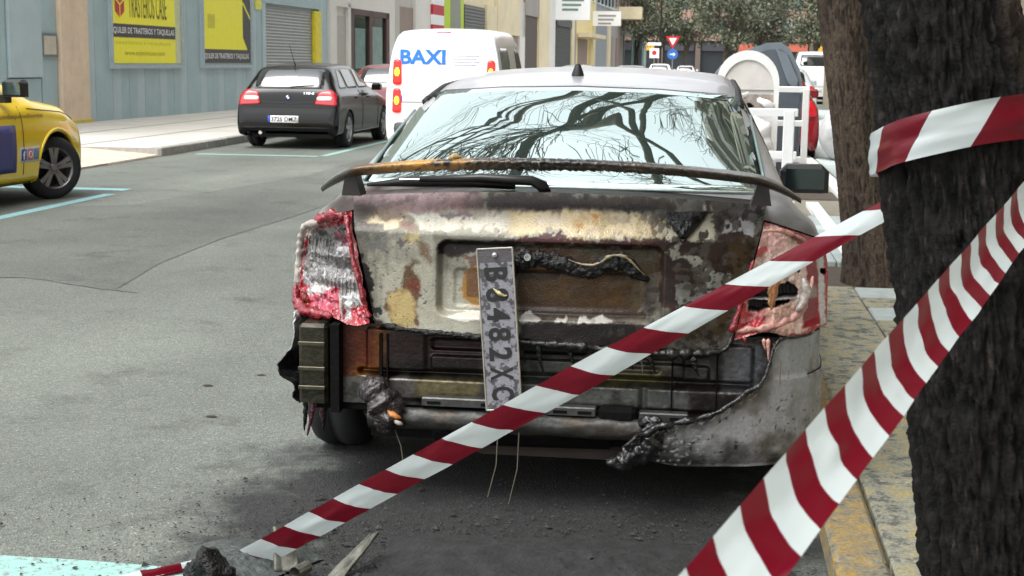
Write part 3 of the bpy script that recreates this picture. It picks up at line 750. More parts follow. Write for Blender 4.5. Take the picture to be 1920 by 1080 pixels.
house('balcony_house', 'grey corner house with projecting balconies at the far end of the left row', 142, 184, GREY,
      [('shutter', 144, 150, 4, TAUPE), ('glass', 152, 162, .3, 4.6, mat('teal_frame', (130, 170, 162), .5)), ('glass', 164, 176, .3, 4.6, mat('teal_frame', (130, 170, 162), .5)), ('pier', 178, 181, mat('teal_render', (170, 200, 192), .8)),
       ('balcony', 146, 184, 5.9, CREAM, 2.2), ('balcony', 146, 184, 9.0, CREAM, 2.2), ('box', 172, 177, 7.6, 8.6, (2.2, 2.25), mat('awning_maroon', (130, 40, 48), .7), 'cloth')], gf=5.6, top=20)
for nm, lab, s0, z0, z1, ww, t in (('box_sign', 'white box sign with small green lettering, larger of the two on the far wall', 99.5, 4.4, 6.1, 1.5, 'green_print'), ('box_sign', 'white box sign with grey lettering, smaller and farther along the wall', 122.0, 4.6, 5.8, 1.5, 'grey_print')):
    bs = thing(nm, lab, 'sign', group='box signs on the left row')
    fb('sign_box', s0, s0 + .5, z0, z1, .05, ww + .9, WHT, bs)
    for k in range(3):
        x0, y0, _ = W(s0, 0, .45); 
        fb('print_line', s0 - .02, s0 - .004, z1 - .45 - k * .32, z1 - .3 - k * .32, .5, ww + .5 - .2 * k, mat(t, (110, 140, 130) if 'green' in t else (150, 146, 160), .5), bs)
# -- building across the end of the street
E_ = thing('end_building', 'long brown brick block closing the far end of the street', 'building')
BRK = mat('far_brick', (150, 122, 108), .85, var=.12, vs=.5)
DKG = mat('far_shopfront', (36, 40, 44), .4, var=.2, vs=.4)
MB().box(-30, 40, 205, 214, 4.8, 26).build('wall', BRK, E_)
MB().box(-30, 40, 205.6, 214, 0, 4.8).build('ground_floor', DKG, E_)
for i, x in enumerate(np.arange(-28, 40, 5.2)):
    MB().box(x, x + .7, 204.9, 206, 0, 4.8).build('pier', mat('far_pier', (96, 84, 76), .8), E_)
    for k in range(6):
        z = 6.0 + k * 3.2
        w_ = MB().box(x + 1.1, x + 4.2, 204.93, 205.2, z, z + 1.7).build('window', mat('far_glass', (86, 112, 118), .15, var=.3, vs=.4), E_)
        MB().box(x + 2.55, x + 2.75, 204.88, 204.93, z, z + 1.7).build('frame', STUC, w_)
    MB().box(x + .9, x + 5.0, 205.2, 205.5, 3.4, 4.5).build('fascia', mat('fascia_%d' % (i % 5), [(52, 54, 60), (60, 70, 56), (176, 92, 70), (214, 160, 44), (58, 52, 60)][i % 5], .6), E_)
for x0, x1, z0, z1, c in ((3.2, 6.0, 2.6, 4.6, (186, 96, 76)), (6.2, 8.4, 2.8, 4.6, (96, 128, 120)), (6.6, 9.0, .8, 2.8, (226, 160, 40)), (-14, -9, .2, 2.6, (150, 92, 60))):
    MB().box(x0, x1, 205.0, 205.15, z0, z1).build('shop_sign', mat('far_sign_%d' % c[0], c, .6, var=.25, vs=.9), E_)
# -- apartment block on the right, whose balconies mirror in the rear glass
Rb = thing('apartment_block', 'tall beige apartment block with balconies along the right pavement', 'building')
RBM = mat('block_beige', (150, 140, 122), .85, var=.1, vs=.5)
MB().box(4.3, 18, -15, 56, 0, 25).build('wall', RBM, Rb)
for k in range(7):
    z = 3.6 + k * 3.0
    for j, y in enumerate(np.arange(-12, 52, 8.)):
        bb = MB().box(3.5, 4.3, y, y + 4.4, z, z + .18).build('balcony', mat('block_slab', (120, 114, 104), .85), Rb)
        MB().box(3.5, 3.58, y, y + 4.4, z + .18, z + 1.05).build('railing', mat('block_rail', (92, 88, 82), .7), bb)
        MB().box(4.24, 4.3, y + .5, y + 3.9, z + .19, z + 2.3).build('window', GLASS, Rb)
        MB().box(4.24, 4.3, y + 5.2, y + 6.9, z + .8, z + 2.3).build('window', GLASS, Rb)
# ---------------------------------------------------------------- background vehicles
BLACKP = mat('black_trim', (16, 16, 17), .6, var=.1)
CARGL = mat('car_glass', (22, 30, 30), .04, var=.0, spec=1.0, ior=1.7)
REDL = mat('tail_red', (170, 16, 30), .15, var=.1, vs=30, coat=.6)
CLEARL = mat('tail_clear', (214, 204, 196), .2, var=.1, vs=40, coat=.5)
CHROME = mat('chrome', (214, 216, 218), .15, .95, var=.0)
PLATEW = mat('plate_white', (226, 228, 228), .4, var=.03)
PLATEB = mat('plate_blue', (30, 62, 156), .4, var=.0)
PLATEK = mat('plate_ink', (24, 24, 26), .5, var=.0)
HATCH = [(0.0, .80, .44, .74, .50, .64, .30), (0.02, .85, .55, .80, .60, .72, .25), (0.06, .872, .62, .83, .68, .76, .22), (.09, .875, .78, .82, .84, .75, .21), (.13, .875, .91, .80, .97, .70, .2),
         (.30, .875, .96, .79, 1.20, .64, .2), (.50, .875, .97, .78, 1.365, .60, .2), (.75, .875, .97, .78, 1.405, .58, .2), (1.4, .875, .96, .78, 1.43, .57, .2), (2.1, .875, .945, .78, 1.42, .57, .2), (2.5, .875, .935, .78, 1.33, .56, .2),
         (3.1, .875, .92, .77, 1.0, .66, .2), (3.25, .87, .9, .76, .95, .66, .2), (3.85, .86, .82, .74, .86, .62, .2), (4.1, .82, .7, .70, .74, .58, .22), (4.22, .72, .5, .62, .54, .5, .28)]
def scale_st(st, L=1., Wd=1., H=1.): return [(a * L, b * Wd, c * H, d * Wd, e * H, f * Wd, g) for a, b, c, d, e, f, g in st]
def side_windows(b, y0, y1, zb, zt, m, split=(), lean=.25, sides=('left', 'right'), tail=.35):
    for sd in sides:
        ys = [y0] + list(split) + [y1]
        for i in range(len(ys) - 1):
            a, c = ys[i], ys[i + 1]
            ta = a + (tail if i == 0 else .03); tc = c - (lean if i == len(ys) - 2 else .03)
            b.patch('side_window', sd, [(a + .02, zb), (c - .03, zb), (tc, zt), (ta, zt)], m, off=.004, rnd=1)
def plate(b, text, x0, z0, w=.52, h=.11, off=.014, y=None):
    p = b.patch('number_plate', 'rear', [(x0, z0), (x0 + w, z0), (x0 + w, z0 + h), (x0, z0 + h)], PLATEW, off=off, rnd=0)
    b.patch('plate_band', 'rear', [(x0, z0), (x0 + .045, z0), (x0 + .045, z0 + h), (x0, z0 + h)], PLATEB, off=off + .003, rnd=0, parent=p, rings=1)
    t = b.words('plate_lettering', text, 'rear', x0 + .06, z0 + .02, w - .08, h - .04, PLATEK, off=off + .010, bold=.015); t.parent = p
    return p
# -- black hatchback parked at the left kerb
def black_hatch():
    root = thing('parked_car', 'black hatchback parked at the left kerb beside the yellow poster shop', 'car', (-6.93, 23.35, 0), 0, 'parked cars')
    paint_m = mat('black_paint', (7, 8, 9), .14, .0, var=.15, vs=2, coat=.0, spec=.32)
    ar = [(.82, .31, .345), (3.48, .31, .345)]
    b = Body(root, HATCH, ar, paint_m)
    arch_liners(root, ar, .86)
    for y in (.82, 3.48):
        for s in (-1, 1): wheel(root, (s * .765, y, .315), .315, .205, 5, s)
    b.patch('rear_window', 'rear', [(-.60, 1.01), (.60, 1.01), (.55, 1.32), (-.55, 1.32)], CARGL, off=.004)
    b.line('window_seal', 'rear', [(-.60, 1.0), (.60, 1.0)], .006, BLACKP)
    for s in (-1, 1):
        L = b.patch('tail_light', 'rear', [(s * .46, .74), (s * .84, .72), (s * .82, .90), (s * .72, .985), (s * .52, .945)], REDL, off=.012, rnd=1, dens=.03)
        b.patch('lens_clear', 'rear', [(s * .49, .81), (s * .76, .81), (s * .75, .875), (s * .50, .87)], CLEARL, off=.017, parent=L, rings=2, dens=.03)
    side_windows(b, .5, 2.72, 1.0, 1.33, CARGL, (1.05, 1.85), .42)
    plate(b, '3725 DMZ', -.20 - .12, .44)
    for z, pts in ((.7, [(-.85, .70), (.85, .70)]), (0, [(-.74, .36), (.74, .36)])):
        b.line('shut_line', 'rear', pts, .005, BLACKP)
    b.line('tailgate_crease', 'rear', [(-.5, .78), (0, .755), (.5, .78)], .006, paint_m)
    em = b.patch('emblem', 'rear', [(.045 * math.cos(k * .5236), .855 + .045 * math.sin(k * .5236)) for k in range(12)], mat('emblem_dark', (20, 22, 26), .2), off=.014, dens=.02, rings=1)
    for q, mm in ((0, PLATEB), (1, WHT), (2, PLATEB), (3, WHT)):
        pts = [(0, .855)] + [(.031 * math.cos(q * 1.5708 + t * .5236), .855 + .031 * math.sin(q * 1.5708 + t * .5236)) for t in range(4)]
        b.patch('emblem_quarter', 'rear', pts, mm, off=.017, dens=.05, rings=1, rnd=0, parent=em)
    b.words('model_badge', '118 d', 'rear', .27, .905, .17, .035, CHROME, off=.01, bold=.03)
    b.line('wiper', 'rear', [(.02, 1.02), (.42, 1.05)], .009, BLACKP, off=.02)
    MB().tube([(-.02, .62, 1.39), (-.03, .56, 1.46), (-.06, .42, 1.72)], [.012, .006, .003], 6).build('antenna', BLACKP, root)
    for s in (-1, 1):
        for yy in ([1.78], [.98]):
            pass
        b.line('door_line', 'right' if s > 0 else 'left', [(1.78, .3), (1.78, .97)], .004, BLACKP)
        b.line('door_line', 'right' if s > 0 else 'left', [(2.95, .3), (2.95, .92)], .004, BLACKP)
        b.line('sill_strip', 'right' if s > 0 else 'left', [(1.2, .26), (3.1, .26)], .012, mat('sill_grey', (120, 122, 124), .5))
        for yy in (1.30, 2.2):
            b.line('door_handle', 'right' if s > 0 else 'left', [(yy, .84), (yy + .2, .84)], .013, paint_m, off=.012)
        MB().box(s * .84, s * 1.0, 2.55, 2.75, .95, 1.08, bev=.03).build('mirror', paint_m, root)
    MB().tube([(-.45, -.02, .27), (-.45, .2, .27)], .03, 10).build('exhaust_pipe', CHROME, root)
    MB().box(.28, .72, .03, .06, .305, .325).build('reflector', mat('reflector_pale', (190, 180, 176), .4), root)
    MB().box(-.7, .7, .35, 3.9, .18, .24).build('underbody', BLACKP, root)
    return root
black_hatch()
# -- red car parked in front of it
def simple_car(name, label, loc, rz, colour, st=HATCH, rear=True, group='parked cars', win=(.5, 2.72, 1.0, 1.33), tail=REDL, plate_t=None, coat=1., rough=.18):
    root = thing(name, label, 'car', loc, rz, group)
    pm = mat('paint_%d_%d_%d' % colour, colour, rough, 0, var=.05, vs=2, coat=coat)
    ar = [(.82, .31, .345), (3.48, .31, .345)]
    b = Body(root, st, ar, pm, step=.07)
    arch_liners(root, ar, .86)
    for y in (.82, 3.48):
        for s in (-1, 1): wheel(root, (s * .765, y, .315), .315, .205, 5, s)
    H = st[8][4] / 1.43
    b.patch('rear_window', 'rear', [(-.58, 1.02 * H), (.58, 1.02 * H), (.53, 1.32 * H), (-.53, 1.32 * H)], CARGL, off=.004)
    for s in (-1, 1):
        b.patch('tail_light', 'rear', [(s * .56, .74 * H), (s * .84, .72 * H), (s * .8, .96 * H), (s * .64, .96 * H)], tail, off=.01, dens=.05)
        MB().box(s * .84, s * 1.02, 2.5, 2.7, .95, 1.1, bev=.03).build('mirror', pm, root)
    side_windows(b, win[0], win[1], win[2] * H, win[3] * H, CARGL, (1.05, 1.85), .42)
    p = b.patch('number_plate', 'rear', [(-.26, .5), (.26, .5), (.26, .61), (-.26, .61)], PLATEW, off=.012, rnd=0)
    b.line('shut_line', 'rear', [(-.8, .69), (.8, .69)], .005, BLACKP)
    b.patch('windscreen', 'front', [(-.6, 1.04 * H), (.6, 1.04 * H), (.5, 1.28 * H), (-.5, 1.28 * H)], CARGL, off=.004)
    for s in (-1, 1): b.patch('headlight', 'front', [(s * .4, .60), (s * .7, .62), (s * .68, .72), (s * .42, .68)], CLEARL, off=.01, dens=.05)
    MB().box(-.7, .7, .35, 3.9, .18, .24).build('underbody', BLACKP, root)
    return root, b
simple_car('parked_car', 'dark red car parked in front of the black hatchback, mostly behind the white van', (-6.6, 29.2, 0), 0, (112, 16, 28))
simple_car('parked_car', 'bright red hatchback parked behind the grey bin by the right pavement', (.78, 21.9, 0), 0, (112, 8, 20), coat=.3)
simple_car('queued_car', 'dark grey car in the lane straight beyond the white van', (-4.25, 47, 0), 0, (46, 54, 52), group='cars down the street')
simple_car('queued_car', 'dark green-grey car farther down the lane, left of the white cars', (-3.35, 62, 0), 0, (40, 52, 52), group='cars down the street')
simple_car('queued_car', 'white hatchback with dark rear window far down the street, nearer of two', (-3.3, 98, 0), 0, (226, 228, 228), st=scale_st(HATCH, 1, 1.03, 1.08), group='cars down the street')
simple_car('queued_car', 'small white car far down the street, right of the larger white one', (-1.9, 118, 0), 0, (214, 216, 216), group='cars down the street')
simple_car('parked_car', 'silver hatchback farther along the right kerb beyond the white sack', (1.9, 38, 0), 0, (170, 178, 180))
# -- white van with blue lettering
def van():
    root = thing('white_van', 'white panel van with blue lettering and its brake lights on', 'van', (-3.86, 21, 0), 0)
    pm = mat('van_white', (232, 234, 233), .3, 0, var=.04, vs=1.5, coat=.5)
    st = [(0, .74, .52, .70, .60, .62, .36), (.03, .80, .75, .78, .9, .72, .3), (.06, .81, .98, .80, 1.3, .75, .26), (.10, .815, 1.05, .805, 1.7, .72, .25), (.15, .82, 1.05, .81, 1.88, .68, .25), (.25, .82, 1.05, .81, 1.94, .66, .25),
          (.8, .82, 1.05, .81, 1.97, .66, .25), (2.3, .82, 1.05, .81, 1.97, .66, .25), (2.8, .82, 1.04, .80, 1.88, .64, .25), (3.4, .82, 1.0, .78, 1.2, .68, .25), (3.6, .81, .98, .77, 1.08, .66, .25), (4.2, .78, .86, .72, .92, .6, .25), (4.38, .66, .5, .6, .56, .5, .3)]
    st = scale_st(st, 1, 1.08, 1)
    ar = [(.75, .31, .345), (3.45, .31, .345)]
    b = Body(root, st, ar, pm)
    arch_liners(root, ar, .8)
    for y in (.75, 3.45):
        for s in (-1, 1): wheel(root, (s * .71, y, .315), .315, .19, 5, s)
    BLUE = mat('van_blue', (24, 112, 196), .4, var=.02)
    b.words('lettering', 'BAXI', 'rear', -.66, 1.43, .68, .215, BLUE, off=.006, bold=.035)
    GR = mat('van_grey_print', (176, 182, 196), .5)
    for k in range(4): b.line('small_print', 'rear', [(.14, 1.56 - k * .045), (.52 - .05 * (k % 2), 1.56 - k * .045)], .009, GR, off=-.002)
    LIT = mat('brake_lit', (240, 20, 20), .3, emit=((255, 24, 20), 1.1))
    AMB = mat('brake_core', (255, 200, 40), .3, emit=((255, 190, 30), 2.0))
    for s in (-1, 1):
        for z0, z1 in ((1.13, 1.50), (.72, 1.08)):
            L = b.patch('brake_light', 'rear', [(s * .63, z0), (s * .765, z0), (s * .755, z1), (s * .645, z1)], LIT, off=.02, dens=.04)
            zc = (z0 + z1) / 2
            b.patch('bulb', 'rear', [(s * .665, zc - .07), (s * .735, zc - .07), (s * .73, zc + .07), (s * .665, zc + .07)], AMB, off=.026, dens=.04, rings=2, parent=L)
    b.patch('high_brake_light', 'rear', [(-.13, 1.885), (.08, 1.885), (.08, 1.905), (-.13, 1.905)], mat('light_pink', (214, 110, 124), .3), off=.012, rings=1, rnd=0)
    b.patch('number_plate', 'rear', [(-.66, .88), (-.26, .88), (-.26, .98), (-.66, .98)], PLATEW, off=.014, rnd=0)
    b.patch('plate_band', 'rear', [(-.66, .88), (-.62, .88), (-.62, .98), (-.66, .98)], PLATEB, off=.018, rnd=0, rings=1)
    b.line('door_seam', 'rear', [(.02, .5), (.02, 1.86)], .004, GR)
    b.line('door_seam', 'rear', [(-.6, .62), (.62, .62)], .006, mat('seam_grey', (120, 122, 124), .6))
    b.patch('bumper', 'rear', [(-.74, .4), (.74, .4), (.74, .58), (-.74, .58)], mat('bumper_grey', (70, 72, 74), .6), off=.02, rnd=1)
    for sd in ('left', 'right'):
        b.patch('side_window', sd, [(.35, 1.15), (1.3, 1.15), (1.3, 1.68), (.45, 1.68)], mat('van_glass', (90, 104, 102), .05, var=.2, spec=.9), off=.004)
        b.patch('side_window', sd, [(2.0, 1.12), (3.05, 1.12), (2.75, 1.68), (2.05, 1.68)], CARGL, off=.004)
        b.line('door_seam', sd, [(.28, .4), (.28, 1.8)], .004, GR); b.line('slide_rail', sd, [(.4, 1.06), (1.9, 1.06)], .008, GR)
    for s in (-1, 1): MB().box(s * .8, s * 1.0, 2.9, 3.1, 1.05, 1.3, bev=.03).build('mirror', BLACKP, root)
    MB().box(-.65, .65, .3, 4, .2, .27).build('underbody', BLACKP, root)
van()
# -- yellow car at the left edge, front wing and wheel in view
def yellow_car():
    L = 4.2; a = R(-4)
    cx, cy = -7.86, 11.0
    root = thing('yellow_car', 'yellow lettered car at the left edge with its front wheel turned out', 'car', (cx, cy, 0), a)
    pm = mat('taxi_yellow', (240, 204, 8), .2, 0, var=.04, vs=2, coat=.8)
    st = scale_st(HATCH, .985, 1.02, 1.07)
    st = [(p[0],) + p[1:] for p in st]
    st[11:] = [(3.02, .9, 1.02, .80, 1.12, .68, .2), (3.15, .9, 1.0, .8, 1.06, .68, .2), (3.7, .89, .93, .79, .99, .66, .2), (3.98, .86, .80, .76, .86, .62, .2), (4.08, .80, .62, .70, .68, .58, .22), (4.12, .7, .5, .62, .55, .5, .28)]
    ar = [(.80, .32, .36), (3.42, .33, .375)]
    b = Body(root, st, ar, pm, step=.035)
    arch_liners(root, ar, .87)
    rm = mat('alloy_dark', (128, 124, 126), .35, .75, var=.1)
    wheel(root, (.775, .80, .325), .325, .21, 5, 1, 0, rm, True); wheel(root, (-.775, .80, .325), .325, .21, 5, -1, 0, rm, True)
    wheel(root, (.79, 3.42, .325), .328, .215, 5, 1, R(-30), rm, True); wheel(root, (-.775, 3.42, .325), .325, .21, 5, -1, R(-30), rm, True)
    side_windows(b, .5, 2.72, 1.07, 1.4, CARGL, (1.05, 1.85), .42)
    b.patch('rear_window', 'rear', [(-.6, 1.1), (.6, 1.1), (.55, 1.4), (-.55, 1.4)], CARGL, off=.004)
    b.line('arch_lip', 'right', [(3.42 + .40 * math.cos(t), .33 + .40 * math.sin(t)) for t in np.linspace(.1, 2.9, 14)], .016, pm, off=.004, sides=8)
    b.line('door_line', 'right', [(2.75, .3), (2.75, .98)], .004, BLACKP); b.line('door_line', 'right', [(1.75, .3), (1.75, .98)], .004, BLACKP)
    b.line('bonnet_line', 'right', [(2.9, .955), (3.6, .90), (3.95, .80)], .005, mat('gap_olive', (96, 84, 10), .7))
    b.patch('side_print', 'right', [(2.05, .33), (2.62, .33), (2.62, .80), (2.05, .80)], mat('print_navy', (52, 54, 120), .4), off=.003, rnd=0, rings=2)
    b.words('lettering', 'autoescuelaindependiente', 'right', 1.75, .845, 1.42, .06, mat('print_violet', (96, 70, 60), .5), off=.004)
    base = b.patch('sticker', 'right', [(2.68, .42), (3.04, .42), (3.04, .575), (2.68, .575)], mat('sticker_pale', (206, 206, 196), .5), off=.003, rnd=0, rings=1)
    for k, c in enumerate(((52, 78, 150), (196, 110, 130), (110, 130, 160))):
        y0 = 2.70 + k * .115
        q = b.patch('icon', 'right', [(y0, .44), (y0 + .095, .44), (y0 + .095, .555), (y0, .555)], mat('icon_%d' % c[0], c, .5), off=.006, rnd=0, rings=1, parent=base)
    t = b.words('icon_letter', 'f', 'right', 2.725, .45, .04, .085, WHT, off=.009, bold=.03); t.parent = base
    b.line('icon_ring', 'right', [(2.863 + .03 * math.cos(u), .4975 + .032 * math.sin(u)) for u in np.linspace(0, 6.28, 14)], .004, WHT, off=.009, parent=base)
    mr = MB(); mr.box(.86, 1.1, 2.42, 2.56, 1.08, 1.25, bev=.035); mr.box(.80, .90, 2.45, 2.55, 1.02, 1.1)
    mo = mr.build('mirror', BLACKP, root)
    MB().box(.885, 1.075, 2.412, 2.418, 1.10, 1.225).build('mirror_glass', mat('mirror_glass', (120, 140, 136), .03, .9, var=.1), mo)
    MB().box(-.7, .7, .35, 3.8, .18, .25).build('underbody', BLACKP, root)
yellow_car()
# -- far white van on the right
vr, vb = simple_car('parked_van', 'tall white van parked far along the right kerb', (4.1, 58, 0), 0, (224, 226, 226), st=scale_st(HATCH, 1.1, 1.05, 1.45), group='parked cars')
vr['category'] = 'van'
